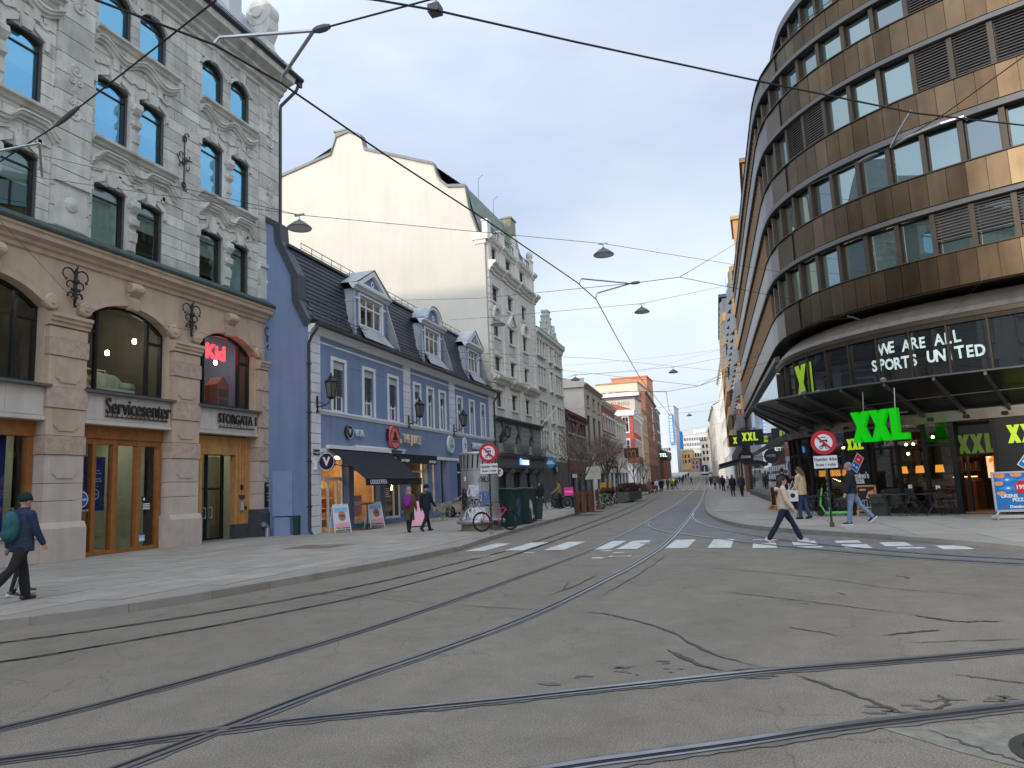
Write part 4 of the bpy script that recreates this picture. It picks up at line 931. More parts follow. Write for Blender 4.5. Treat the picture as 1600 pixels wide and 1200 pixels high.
def dormer(y0, y1, a, b, kind):
    zw0, zw1, xf = 9.78, 11.25, -.30
    yc = (a + b) / 2; e0, e1 = a - .72, b + .72
    mb = MB(); wall(mb, a - .45, b + .45, 9.55, 11.5, [(a, b, zw0, zw1)], .12, xf)
    for s, yy in ((-1, a - .45), (1, b + .45)): mb.quad((xf, yy, 9.55), (xf, yy, 11.5), (-1.6, yy, 11.5), (-1.2, yy, 9.55))
    d = mb.build('dormer', BLUE, bl)
    window(bl, xf - .04, yc, zw0, b - a, zw1 - zw0, WFRAME, GP, 3, .68, 0, .09, .07, name='dormer_window')
    mb = MB()
    for yy in (a - .05, b + .05): mb.box(xf - .01, xf + .05, yy - .06, yy + .06, 9.7, 11.3)
    mb.box(xf - .01, xf + .06, a - .1, b + .1, zw1 + .0, zw1 + .1); mb.box(xf - .01, xf + .05, a - .45, a - .12, 11.0, 11.09); mb.box(xf - .01, xf + .05, b + .12, b + .45, 11.0, 11.09); mb.build('dormer_trim', WFRAME, d)
    mb = MB()                                         # flared apron and cheeks in lead
    mb.quad((xf + .01, a - .1, 9.76), (xf + .01, b + .1, 9.76), (.22, b + .42, 9.02), (.22, a - .42, 9.02))
    for s, yy in ((-1, a - .45), (1, b + .45)):
        mb.quad((xf + .02, yy + s * .02, 11.45), (xf + .02, yy + s * .16, 11.45), (.1, yy + s * .95, 9.05), (.14, yy + s * .72, 9.05)); mb.quad((xf + .02, yy + s * .02, 11.45), (-1.3, yy + s * .02, 11.5), (-.3, yy + s * .6, 9.3), (.14, yy + s * .72, 9.05))
    mb.build('dormer_flashing', LEADL, d)
    mb = MB(); cornice(mb, e0, e1, [(xf, 11.42), (xf + .10, 11.45), (xf + .14, 11.55), (xf + .28, 11.60), (xf + .30, 11.70), (xf - .2, 11.74)])
    if kind == 0:
        G = [(e0 + .15, 11.7), (e1 - .15, 11.7), (yc, 12.75)]; Gi = [(e0 + .75, 11.82), (e1 - .75, 11.82), (yc, 12.5)]
    else:
        G = arc_pts(e0 + .5, e1 - .5, 11.7, 1.02, 14); Gi = arc_pts(e0 + .72, e1 - .72, 11.78, .78, 14)
    n_ = len(G)
    mb.strip([(xf + .22, *p) for p in G], [(xf + .22, *p) for p in Gi], True); mb.strip([(xf + .22, *p) for p in Gi], [(xf + .04, *p) for p in Gi], True); mb.strip([(xf + .22, *p) for p in G], [(xf - .1, *p) for p in G], True); mb.build('pediment', WFRAME, d)
    mb = MB(); mb.quad(*[(xf + .05, *p) for p in G]); mb.build('tympanum', BLUE, d)
    mb = MB(); mb.lathe([(.13, 0), (.17, .05), (.10, .06)], 12, (xf + .07, yc, 12.05), 'x'); mb.build('roundel', WFRAME, d)
    mb = MB()
    if kind == 0: mb.quad((xf + .26, e0, 11.74), (xf + .26, yc, 12.82), (-2.2, yc, 12.82), (-2.2, e0, 11.74)); mb.quad((xf + .26, e1, 11.74), (xf + .26, yc, 12.82), (-2.2, yc, 12.82), (-2.2, e1, 11.74))
    else: mb.strip([(xf + .26, y, z + .05) for y, z in G], [(-2.0, y, z + .05) for y, z in G]); mb.quad((xf + .26, e0, 11.76), (xf + .26, e1, 11.76), (-2.0, e1, 11.8), (-2.0, e0, 11.8))
    mb.build('dormer_roof', LEADL, d)
for d in DORM: dormer(*d)
# side wall towards the stone building, with its stepped lead capping
side = [(-.02, 0), (-.02, 8.95), (-.50, 9.75), (-.56, 10.9), (-1.36, 12.45), (-1.42, 13.2), (-2.3, 13.75), (-8, 13.75), (-8, 0)]
mb = MB(); mb.prism(side, -.45, -.15, 'y'); mb.build('side_wall', BLUE, bl)
cap = [(.12, 8.72), (-.02, 9.02), (-.44, 9.82), (-.50, 10.95), (-1.28, 12.5), (-1.34, 13.28), (-2.3, 13.84)]
mb = MB(); mb.strip([(x, -.52, z) for x, z in cap], [(x, .12, z) for x, z in cap]); mb.strip([(x, -.52, z) for x, z in cap], [(x - .30, -.54, z - .06) for x, z in cap]); mb.strip([(x, .12, z) for x, z in cap], [(x - .3, .14, z - .25) for x, z in cap])
mb.build('lead_capping', LEAD, bl)
mb = MB(); mb.box(-1.6, -.7, -.62, -.44, .9, 2.7); mb.box(-1.5, -.8, -.66, -.44, 0, .85); mb.build('meter_box', mat('blue_box', (.23, .30, .47), .7, .06, 2), bl)
mb = MB(); mb.box(-.68, -.42, -.6, -.44, 0, .9); mb.build('service_box', mat('dark_green_box', (.02, .05, .04), .6, .1, 3), bl)
dp = MB().tube([(-1.75, -.75, .0), (-1.75, -.75, .5), (-1.75, -1.0, .62)], .10, 10).build('waste_pipe', mat('galvanised', (.38, .39, .40), .4, .15, 4, metal=.6), bl)
mb = MB(); mb.quad((-.15, BL, 0), (-14, BL, 0), (-14, BL, 9), (-4.5, BL, 13.4), (-1.2, BL, 12.35), (-.02, BL, 9)); mb.build('party_wall', BLUE, bl)
# ---- ground floor shop fronts
FR = [(.35, .42), (2.78, 3.24), (5.86, 6.42), (8.84, 9.5), (11.95, 12.66), (13.68, 14.02), (15.4, 16.8), (18.9, 19.5), (21.6, 22.2), (24.3, BL)]
for i, (a, b) in enumerate(FR): MB().box(-.42, .03, a, b, 0 if i else 2.2, 3.56).build('shop_pier', BLUED, bl)
mb = MB(); mb.box(-.4, .06, .33, BL, 3.44, 3.60); mb.build('shop_fascia', WFRAME, bl)
mb = MB(); mb.box(.0, .12, 3.2, 8.9, 3.78, 3.86); mb.box(0, .12, 8.55, 8.65, 3.4, 3.86); mb.box(0, .12, 3.2, 3.3, 3.6, 3.86); mb.build('cable_duct', WFRAME, bl)
GW = [(.42, 2.78, .05), (3.24, 5.86, .38), (6.42, 8.84, .42), (9.5, 11.95, .42), (12.66, 13.68, .3), (16.8, 18.9, .3), (19.5, 21.6, .3), (22.2, 24.3, .3)]
for i, (a, b, zb) in enumerate(GW):
    sw = MB(); sw.box(-.36, -.28, a, b, zb - .06, zb + .05); sw.box(-.36, -.28, a, b, 3.36, 3.44); sw.box(-.36, -.28, a, a + .07, zb, 3.4); sw.box(-.36, -.28, b - .07, b, zb, 3.4)
    if i == 0: sw.box(-.37, -.26, a, b, 2.28, 2.42); [sw.box(-.37, -.27, q, q + .07, 0, 2.3) for q in (.85, 1.5, 2.2)]
    else: sw.box(-.36, -.28, a, b, 2.70, 2.78)
    if i == 2: sw.box(-.36, -.28, 8.05, 8.15, zb, 2.7)
    f_ = sw.build('shop_window', WFRAME, bl)
    MB().quad((-.32, a, zb), (-.32, b, zb), (-.32, b, 3.4), (-.32, a, 3.4)).build('pane', GS if i in (0, 1, 3) else glass('shop_pane_grey', refl=.12, grazing=.75, see=.62), f_)
    if zb > .1: MB().box(-.36, -.02, a, b, 0, zb - .06).build('stall_riser', BLUED, bl)
dr_ = MB(); dr_.box(-.95, -.85, 14.02, 14.12, 0, 3.3); dr_.box(-.95, -.85, 15.3, 15.4, 0, 3.3); dr_.box(-.95, -.85, 14.02, 15.4, 2.35, 2.45); dr_.box(-.95, -.85, 14.02, 15.4, 3.2, 3.4); dd = dr_.build('shop_door', WFRAME, bl); MB().quad((-.9, 14.1, .0), (-.9, 15.3, .0), (-.9, 15.3, 3.3), (-.9, 14.1, 3.3)).build('pane', GPD, dd)
room(bl, -4.5, -.4, .1, 6.1, .02, 3.5, WARMROOM); room(bl, -4.5, -.4, 6.12, 15.9, .02, 3.5, mat('grey_shop_room', (.16, .15, .14), .9, .25, 1.5)); room(bl, -4, -.4, 16.0, 24.6, .02, 3.5, ROOMD)
room(bl, -3, -.22, .2, BL - .1, 5.0, 8.3, ROOMD)
for y in (1.2, 2.2, 4.0, 5.2): MB().box(-2.6, -1.2, y - .12, y + .12, 3.38, 3.42).build('strip_light', mat('strip_light', (1, .66, .33), .5, 0, emit=9), bl)
for k in range(4):                                     # lit shelves of the juice and health shop
    for z in (.5, 1.0, 1.5, 2.0):
        MB().box(-2.9, -2.5, .5 + k * 1.35, 1.75 + k * 1.35, z, z + .04).build('shelf_board', WFRAME, bl)
        mb = MB()
        for q in range(7): yy = .55 + k * 1.35 + q * .165; mb.box(-2.75, -2.6, yy, yy + .11, z + .04, z + rnd.uniform(.18, .36))
        stuff(mb.build('stock_box', mat('stock%d' % ((k + int(z * 2)) % 3), [(.55, .3, .1), (.6, .5, .35), (.35, .12, .05)][(k + int(z * 2)) % 3], .7, .5, 9), bl))
BULB = mat('filament_bulb', (1, .62, .25), .5, 0, emit=24)
for y in (6.8, 7.5, 9.9, 10.3, 10.7, 11.1, 11.5, 10.1, 10.5, 10.9):
    zb_ = 1.85 if y in (10.1, 10.5, 10.9) else 2.15
    mb = MB(); mb.ball((0, 0, 0), .065, n=8, m=6); mb.tube([(0, 0, .05), (0, 0, 3.4 - zb_)], .008, 4); mb.build('pendant_bulb', BULB, bl, loc=(-1.3 - (y % 1) * .4, y, zb_))
# ---- things on the blue house
def onblue(o, y, z): return (bx + math.cos(th) * o - math.sin(th) * y, by + math.sin(th) * o + math.cos(th) * y, z)
def b_thing(name, label, cat, o, y, z, group=None): return thing(name, label, cat, onblue(o, y, z), th, group)
aw = b_thing('awning', 'black fabric awning slanting out over the first shop window of the blue house', 'awning', .08, 0, 0)
mb = MB(); mb.quad((.05, .85, 3.62), (.05, 6.75, 3.62), (1.75, 6.75, 2.27), (1.75, .85, 2.27)); mb.quad((.05, .85, 3.60), (.05, 6.75, 3.60), (1.75, 6.75, 2.25), (1.75, .85, 2.25)); mb.quad((1.75, .85, 2.27), (1.75, 6.75, 2.27), (1.76, 6.75, 1.98), (1.76, .85, 1.98)); mb.quad((1.765, .85, 2.27), (1.765, 6.75, 2.27), (1.77, 6.75, 1.98), (1.77, .85, 1.98)); mb.build('canopy', BLK, aw)
mb = MB(); mb.box(-.06, .16, .8, 6.8, 3.60, 3.76); mb.build('awning_box', WFRAME, aw)
mb = MB(); mb.tube([(1.76, .82, 2.27), (1.76, 6.78, 2.27)], .03, 6)
for y in (1.3, 6.3): mb.tube([(.0, y, 2.95), (.9, y + (.4 if y < 3 else -.4), 2.75), (1.74, y, 2.26)], .022, 5)
mb.build('awning_arm', BLKP, aw)
text('OOOOOVITA', 'lettering', mat('white_print2', (.75, .75, .75), .6, 0), aw, .27, .003, (1.785, 2.0, 2.12), bold=.004, sx=.95)
aw2 = b_thing('awning', 'flat black rolled awning with white lettering above the juice bar window', 'awning', .06, 0, 0)
mb = MB(); mb.box(0, .42, 6.95, 12.3, 3.42, 3.58); mb.quad((.40, 6.95, 3.42), (.40, 12.3, 3.42), (.42, 12.3, 3.10), (.42, 6.95, 3.10)); mb.quad((.41, 6.95, 3.42), (.41, 12.3, 3.42), (.43, 12.3, 3.10), (.43, 6.95, 3.10)); mb.build('canopy', BLK, aw2)
for y in (7.9, 11.6): text('JOE & THE JUICE', 'lettering', WHT, aw2, .17, .003, (.445, y, 3.24), bold=.006, sx=.8)
def disc_sign(name, label, o, y, z, r, face, rim, proud=.12, flag=False, edge=None):
    s = b_thing(name, label, 'sign', o, y, z)
    mb = MB()
    if flag:
        mb.lathe([(0, -.05), (r, -.05), (r, .05), (0, .05)], 28, axis='y'); mb.build('disc', face, s)
        for sg in (-1, 1): MB().lathe([(r * .93, sg * .053), (r, sg * .053)], 28, axis='y').build('rim', rim, s)
    else:
        mb.lathe([(0, proud), (r, proud), (r, 0)], 28, axis='x'); mb.build('disc', face, s); MB().lathe([(r * .93, proud + .004), (r * 1.0, proud + .004)], 28, axis='x').build('rim', rim, s)
    return s
LETW = mat('white_letter', (.72, .72, .74), .5, 0); LETO = mat('cream_letter', (.80, .60, .38), .5, 0)
s = disc_sign('shop_sign', 'small round black sign with white V beside white letters on the blue wall', .02, 2.72, 4.42, .30, BLKP, LETW)
text('V', 'lettering', LETW, s, .34, .004, (.127, 0, 0), bold=.012); text('VITA', 'lettering', LETW, s, .44, .03, (.10, .95, -.02), bold=.004, sx=.9)
s = disc_sign('shop_sign', 'pink round sign with black emblem and glowing letters beside it', .05, 7.35, 4.42, .60, mat('coral_pink', (.78, .17, .18), .5, .04, 2), BLKP, .16)
mb = MB(); mb.quad(*[(.17, p, q) for p, q in ((-.34, -.16), (.34, -.16), (.30, -.05), (.2, .0), (.14, .1), (.14, .22), (.08, .3), (-.08, .3), (-.14, .22), (-.14, .1), (-.2, 0), (-.3, -.05))]); mb.quad(*[(.17, p, q) for p, q in ((-.42, -.2), (.42, -.2), (.42, -.26), (-.42, -.26))]); mb.build('emblem', BLKP, s)
for k, c in enumerate('JOE & THE JUICE'):
    a = PI * (.88 - .76 * k / 14); text(c, 'lettering', BLKP, s, .13, .002, (.168, -.48 * math.cos(PI - a) * 1, .48 * math.sin(a) - .0), rot=(PI / 2, 0, PI / 2), bold=.002)
text('THE JUICE', 'lettering', LETO, s, .66, .03, (.14, 2.15, -.02), bold=.004, sx=.78, spacing=1.06); text('&', 'lettering', LETO, s, .3, .05, (.14, .66, -.16), bold=.01)
MB().box(.02, .08, -.72, -.5, -.2, .4).build('bracket', BLKP, s)
s = disc_sign('shop_sign', 'round white sign with a green emblem on the blue wall over the doorway', .04, 15.6, 4.42, .55, LETW, mat('mint_green', (.10, .40, .33), .5, 0), .14)
mb = MB()
for a in (90, 210, 330): mb.lathe([(0, .15), (.15, .15)], 12, (0, .19 * math.cos(rad(a)), .19 * math.sin(rad(a))), 'x')
mb.box(.142, .15, -.03, .03, -.34, 0); mb.build('emblem', MATS['mint_green'], s)
mb = MB(); mb.lathe([(.36, .145), (.38, .145)], 28, axis='x'); mb.build('ring', MATS['mint_green'], s)
s = b_thing('shop_sign', 'raised white lettering with a small arched emblem at the far end of the blue wall', 'sign', .04, 20.4, 4.5)
text('TUNSENHUSET', 'lettering', LETW, s, .6, .03, (.06, .5, 0), bold=.004, sx=.62)
P = [(-2.2 + p, q) for p, q in ((-.3, -.75), (.3, -.75), (.3, .15), (.22, .38), (0, .48), (-.22, .38), (-.3, .15))]
mb = MB(); mb.prism([(p, q) for p, q in P], 0, .12); mb.build('emblem_plate', LETW, s); text('T', 'lettering', mat('burgundy', (.2, .02, .03), .5, 0), s, .42, .004, (.128, -2.2, -.1), bold=.02)
s = disc_sign('hanging_sign', 'round dark hanging sign with white V at the near corner of the blue house', .48, .1, 3.02, .36, mat('plum', (.035, .012, .03), .4, 0), LETW, flag=True)
text('V', 'lettering', LETW, s, .48, .004, (0, -.057, -.01), rot=(PI / 2, 0, 0), bold=.02); MB().box(-.5, -.34, -.02, .02, -.05, .05).build('bracket', BLKP, s)
s = b_thing('street_sign', 'small black street name plate on the white corner stones', 'sign', .08, -.06, 3.42); MB().box(0, .02, -.24, .24, -.11, .11).build('plate', BLKP, s); text('Storgata', 'lettering', LETW, s, .15, .002, (.023, 0, 0))
MB().box(0, .1, -.2, -.05, -.72, -.34).build('junction_box', WFRAME, s)
# wall lanterns
lan = b_thing('wall_lantern', 'black glazed lantern on a scrolled bracket at the near corner of the blue house', 'lantern', .08, .02, 5.35, 'wall lanterns along the blue house')
mb = MB(); mb.tube([(0, 0, -.05), (.3, 0, -.02), (.55, 0, .08), (.66, 0, .25)], .022, 6); mb.tube([(0, 0, .2), (.18, 0, .12), (.4, 0, -.02)], .016, 5); mb.tube([(.15 + .12 * math.cos(a), 0, -.16 + .12 * math.sin(a)) for a in [q * .5 for q in range(11)]], .015, 5); mb.box(-.01, .03, -.06, .06, -.3, .4); mb.build('bracket', BLKP, lan)
mb = MB()
for k in range(6):
    a0, a1 = PI / 3 * k, PI / 3 * (k + 1); mb.tube([(.66 + .18 * math.cos(a0), .18 * math.sin(a0), .32), (.66 + .27 * math.cos(a0), .27 * math.sin(a0), .92)], .016, 4); mb.tube([(.66 + .27 * math.cos(a0), .27 * math.sin(a0), .92), (.66 + .27 * math.cos(a1), .27 * math.sin(a1), .92)], .02, 4)
mb.lathe([(.05, .22), (.18, .28), (.19, .33), (.05, .33)], 6, (.66, 0, 0)); mb.lathe([(.30, .93), (.29, .97), (.12, 1.10), (.10, 1.18), (.05, 1.22), (.03, 1.32), (0, 1.34)], 6, (.66, 0, 0)); mb.build('frame', BLKP, lan)
mb = MB(); mb.lathe([(.17, .33), (.255, .92)], 6, (.66, 0, 0)); mb.build('glazing', glass('lantern_pane', (.10, .11, .09), .10, .7, see=0), lan)
for y, lb in ((9.35, 'black glazed lantern fixed to the middle white pilaster of the blue house'), (16.3, 'black glazed lantern fixed to the far white pilaster of the blue house')):
    c = copy_tree(lan); c.location = onblue(.08, y, 5.3); c['label'] = lb
c = copy_tree(lan); c.location = (-18.1, 52.1, 5.1); c.rotation_euler = (0, 0, 0); c['label'] = 'black lantern on the grey stone shop front just past the blue house'; c['group'] = 'wall lanterns along the blue house'
# advertising boards and goods before the blue house
def aboard(x, y, rot, label, sheet, cat='sign'):
    r_ = thing('advertising_board', label, cat, (x, y, PH), rot)
    mb = MB()
    for s_ in (-1, 1): mb.tube([(.28, s_ * .36, 0), (0, s_ * .33, 1.12)], .018, 6); mb.tube([(-.28, s_ * .36, 0), (0, s_ * .33, 1.12)], .018, 6)
    mb.tube([(0, -.33, 1.12), (0, .33, 1.12)], .02, 6); mb.tube([(.25, -.36, .14), (.25, .36, .14)], .014, 5); mb.build('frame', LETW, r_)
    MB().quad((.24, -.33, .2), (.24, .33, .2), (.01, .31, 1.09), (.01, -.31, 1.09)).build('poster', sheet, r_); MB().quad((-.24, -.33, .2), (-.24, .33, .2), (-.01, .31, 1.09), (-.01, -.31, 1.09)).build('poster', sheet, r_)
    return r_
SHEET = mat('pale_poster', (.55, .60, .66), .5, .05, 2); SKINP = mat('poster_tan', (.42, .16, .09), .5, .25, 9); BLUEP2 = mat('poster_light_blue', (.22, .42, .60), .5, .05, 2); PKP = mat('poster_pink', (.75, .30, .34), .5, .05, 2)
for x, y, rot, lb in ((-16.35, 26.75, -.55, 'white framed pavement board with a face poster before the shop door'), (-16.4, 29.7, -.5, 'white framed pavement board with a face poster before the shop window')):
    ab = aboard(x, y, rot, lb, SHEET)
    def on(u, v, o=.004): return (.24 - .23 * (v - .2) / .89 + .012 + o, u, v)
    mb = MB(); mb.quad(*[on(.02 + .17 * math.cos(2 * PI * k / 16), .66 + .19 * math.sin(2 * PI * k / 16)) for k in range(16)]); mb.build('face', SKINP, ab)
    mb = MB(); mb.quad(on(-.29, .82), on(.28, .82), on(.28, 1.0), on(-.29, 1.0)); mb.build('heading', BLUEP2, ab)
    mb = MB(); mb.quad(on(-.31, .22), on(.31, .22), on(.31, .42), on(-.31, .36)); mb.build('lower_band', PKP, ab)
    mb = MB(); mb.quad(*[on(.02 + .10 * math.cos(2 * PI * k / 12), .67 + .05 * math.sin(2 * PI * k / 12), .008) for k in range(12)]); mb.build('glasses', mat('poster_dark', (.12, .05, .03), .5, 0), ab)
wp = b_thing('window_poster', 'pink poster standing in the shop window under the awning', 'poster', -.27, 3.95, PH); MB().box(0, .01, -.55, .55, .5, 1.45).build('sheet', PKP, wp); MB().box(.01, .016, -.5, .5, 1.0, 1.2).build('stripe', LETW, wp)
wp = b_thing('window_poster', 'white menu print on the dark juice bar window', 'poster', -.27, 7.3, PH); [MB().box(0, .008, -.4 + .1 * (k % 2), .3 - .1 * (k % 3), 1.3 + k * .1, 1.34 + k * .1).build('line', LETW, wp) for k in range(5)]
wp = b_thing('window_sticker', 'tall pink round print on the narrow pane beside the recessed door', 'sticker', -.27, 13.15, PH); mb = MB(); mb.lathe([(0, 0), (.42, 0)], 20, (0, 0, 1.75), 'x'); mb.build('disc', PINKP, wp); mb = MB(); mb.lathe([(0, .005), (.25, .005)], 14, (0, 0, 1.75), 'x'); mb.build('emblem', BLKP, wp)
pb = thing('advertising_board', 'pale pink tilted menu board standing behind the walking couple', 'sign', (-14.3, 29.6, PH), -.9); MB().prism([(.3, 0), (.36, 0), (.04, 1.1), (-.02, 1.1)], -.33, .33, 'y').build('board', mat('pale_pink', (.80, .42, .50), .6, .04, 2), pb); MB().prism([(-.3, 0), (-.26, 0), (0, 1.05), (-.04, 1.05)], -.3, .3, 'y').build('rear_leg', mat('pale_pink', (.80, .42, .50)), pb); MB().box(-.05, .5, -.36, .36, 0, .05).build('base', BLKP, pb)
mt = struct(MB().box(-16.6, -15.9, 28.0, 29.4, PH, PH + .015).build('doormat', BLKP))
rk = thing('book_stand', 'small tilted reading stand by the shop door under the awning', 'stand', (-16.0, 28.35, PH), -.3); MB().tube([(0, 0, 0), (0, 0, 1.1)], .02, 6).build('pole', BLKP, rk); MB().prism([(-.14, 1.05), (.16, 1.12), (.16, 1.15), (-.14, 1.08)], -.3, .3, 'y').build('tray', DISP, rk); MB().lathe([(0, .03), (.18, .02), (.18, 0)], 12).build('base', BLKP, rk)
GRT = mat('sage_metal', (.20, .27, .22), .5, .1, 4, metal=.3)
def cafe_table(x, y, label, m, h=.73, r=.32, fold=False, grp=None):
    t = thing('cafe_table', label, 'table', (x, y, PH), rnd.uniform(0, 3), grp)
    MB().box(-r, r, -r, r, h - .03, h).build('tabletop', m, t)
    mb = MB()
    for s_ in (-1, 1): mb.tube([(-r * .9, s_ * r * .8, 0), (r * .9, s_ * r * .8, h - .03)], .014, 5); mb.tube([(r * .9, s_ * r * .8, 0), (-r * .9, s_ * r * .8, h - .03)], .014, 5)
    mb.build('leg_frame', m, t); return t
def cafe_chair(x, y, rot, label, m, grp=None):
    t = thing('cafe_chair', label, 'chair', (x, y, PH), rot, grp)
    mb = MB()
    for k in range(5): mb.box(-.2 + k * .085, -.14 + k * .085, -.2, .2, .44, .455)
    mb.build('seat', m, t)
    mb = MB()
    for z in (.62, .72, .82): mb.box(-.235, -.215, -.2, .2, z, z + .06)
    mb.build('backrest', m, t)
    for s_ in (-1, 1): MB().tube([(.22, s_ * .2, 0), (-.22, s_ * .2, .88)], .012, 5).build('leg', m, t); MB().tube([(-.22, s_ * .2, 0), (.18, s_ * .2, .45)], .012, 5).build('leg', m, t)
    return t
for i, (x, y) in enumerate(((-15.3, 34.4), (-14.6, 36.4), (-14.2, 38.2), (-15.9, 33.0))):
    cafe_table(x, y, 'sage green folding pavement table before the juice bar', GRT, grp='green pavement tables')
    for q in (0, 1): cafe_chair(x + .1, y - .55 + 1.1 * q, PI / 2 + PI * q + .2 * i, 'sage green folding chair at the pavement tables before the juice bar', GRT, 'green pavement chairs')
# ================================================================ WHITE GABLED BUILDING
CREAM = mat('cream_render', (.60, .555, .46), .9, .06, .35, bump=.05, streak=.05)
STUC = mat('pale_stucco', (.72, .69, .62), .85, .08, 1.0, bump=.06, streak=.16); STUCG = mat('grey_stucco', (.56, .55, .53), .85, .08, 1.2, streak=.12)
STUCQ = mat('stucco_quoin', (.75, .71, .63), .85, .07, 1.0, streak=.12, rand=.04)
DGREY = mat('dark_grey_stone', (.10, .10, .102), .7, .15, 2, streak=.1); MGREY = mat('mid_grey_stone', (.30, .29, .27), .8, .12, 1.6, streak=.15, rand=.05)
WDK = mat('dark_window_frame', (.05, .045, .042), .5, .1, 3); WWH = mat('old_white_frame', (.48, .48, .46), .6, .06, 3)
wx, wy = -18.3, 51.3
wbd = thing('gabled_building', 'tall cream and white building with a windowless gable wall facing the square', 'building', (wx, wy, 0))
WL = 12.2
BW = [(.8, 2.45), (4.6, 6.05), (8.35, 9.75)]
ops = []
for z0, z1 in ((7.75, 9.0), (10.5, 11.7), (13.2, 14.5), (15.95, 17.2), (19.0, 20.4)): ops += [(a, b, z0, z1) for a, b in BW]
AR = [(1.05, 2.65, 4.4, 5.95, .8), (4.9, 6.4, 4.4, 5.95, .75), (8.6, 10.1, 4.4, 5.95, .75)]
mb = MB(); wall(mb, 0, WL, 6.9, 20.5, ops, .3); mb.build('wall', STUC, wbd)
for z0, z1 in ((7.75, 9.0), (10.5, 11.7), (13.2, 14.5), (15.95, 17.2), (19.0, 20.4)):
    for a, b in BW:
        window(wbd, -.2, (a + b) / 2, z0, b - a, z1 - z0, WDK, GP, 2, .72, 0, .09, .08)
        MB().box(-.02, .12, a - .12, b + .12, z0 - .13, z0).build('sill', STUCQ, wbd)
        if z0 < 18:
            mb = MB(); mb.box(-.02, .06, a - .18, a - .02, z0, z1 + .05); mb.box(-.02, .06, b + .02, b + .18, z0, z1 + .05); mb.box(-.02, .08, a - .18, b + .18, z1 + .05, z1 + .2); mb.build('window_surround', STUCQ, wbd)
            MB().box(-.02, .03, a - .05, b + .05, z0 - .95, z0 - .2).build('parapet_panel', STUCG, wbd)
for i, (a, b) in enumerate(BW):
    yc = (a + b) / 2; mb = MB()
    if i != 1:
        A0 = arc_pts(a - .05, b + .05, 14.75, .75); A1 = arc_pts(a - .3, b + .3, 14.75, .98)
        mb.strip([(.22, *p) for p in A0], [(.22, *p) for p in A1]); mb.strip([(-.02, *p) for p in A0], [(.22, *p) for p in A0]); mb.strip([(-.02, *p) for p in A1], [(.22, *p) for p in A1])
    else:
        mb.prism([(a - .35, 14.75), (b + .35, 14.75), (yc, 15.85)], -.02, .10); mb.strip([(.25, a - .4, 14.72), (.25, yc, 15.95), (.25, b + .4, 14.72)], [(.25, a - .15, 14.72), (.25, yc, 15.68), (.25, b + .15, 14.72)]); mb.strip([(.25, a - .4, 14.72), (.25, yc, 15.95), (.25, b + .4, 14.72)], [(0, a - .4, 14.72), (0, yc, 15.95), (0, b + .4, 14.72)])
    mb.box(-.02, .24, a - .32, a - .04, 14.55, 14.8); mb.box(-.02, .24, b + .04, b + .32, 14.55, 14.8); mb.build('window_pediment', STUCQ, wbd)
for y0, y1 in ((-.02, .62), (WL - .75, WL + .02)):
    z = 7.0
    while z < 18.0: block(wbd, 'quoin_stone', STUCQ, -.3, .14, y0, y1, z + .03, z + .60); z += .62
for y0, y1 in ((3.1, 3.9), (6.9, 7.7)):
    mb = MB(); mb.box(-.02, .10, y0, y1, 7.0, 18.1); mb.build('pilaster', STUC, wbd)
    mb = MB()
    z = 7.3
    while z < 17.5: mb.box(.1, .13, y0 + .05, y0 + .14, z, z + .2); mb.box(.1, .13, y1 - .14, y1 - .05, z, z + .2); z += .62
    stuff(mb.build('pilaster_stud', STUCQ, wbd))
def brk(y0, y1, prof, steps):
    """cornice that breaks forward over piers"""
    mb = MB(); cornice(mb, y0, y1, prof)
    for a, b, d in steps: cornice(mb, a, b, [(p[0] + d, p[1]) for p in prof])
    return mb
ST = [(-.1, .75, .16), (3.0, 4.0, .14), (6.8, 7.8, .14), (WL - .9, WL + .12, .16)]
brk(-.05, WL + .05, [(0, 18.1), (.10, 18.15), (.12, 18.3), (.30, 18.42), (.34, 18.55), (.55, 18.68), (.60, 18.85), (0, 18.95)], ST).build('cornice', STUCQ, wbd)
brk(-.05, WL + .05, [(0, 20.4), (.08, 20.45), (.12, 20.6), (.32, 20.7), (.40, 20.9), (0, 21.0)], ST).build('cornice', STUCQ, wbd)
brk(-.02, WL + .05, [(0, 9.5), (.10, 9.55), (.14, 9.72), (.40, 9.85), (.46, 10.05), (.10, 10.18), (0, 10.2)], [(.3, 2.9, .14), (4.2, 6.5, .14), (7.9, 10.2, .14)]).build('cornice', STUCQ, wbd)
for y0, y1 in ((-.02, .7), (3.0, 4.0), (6.8, 7.8), (WL - .9, WL)):
    MB().box(-.02, .16, y0, y1, 18.9, 20.5).build('attic_pier', STUC, wbd); mb = MB(); mb.box(-.3, .16, y0, y1, 20.95, 22.1); mb.box(-.36, .22, y0 - .06, y1 + .06, 22.1, 22.22); mb.build('parapet_pier', STUC, wbd)
for y in (7.3, WL - .4): MB().lathe([(.0, 0), (.2, .0), (.14, .1), (.30, .3), (.33, .55), (.22, .82), (0, .98)], 12).build('finial', STUCG, wbd, True, loc=(-.05, y, 22.2))
for a, b in ((.7, 3.0), (4.0, 6.8), (7.8, WL - .9)):
    mb = MB(); mb.tube([(.05, a, 21.85), (.05, b, 21.85)], .03, 5); mb.tube([(.05, a, 21.1), (.05, b, 21.1)], .025, 5)
    n = int((b - a) / .55)
    for k in range(n):
        y = a + (b - a) * (k + .5) / n; mb.tube([(.05, y, 21.1), (.05, y, 21.85)], .018, 4); mb.tube([(.05, y - .25, 21.1), (.05, y + .25, 21.85)], .014, 4); mb.tube([(.05, y + .25, 21.1), (.05, y - .25, 21.85)], .014, 4)
    mb.build('parapet_railing', GUT, wbd)
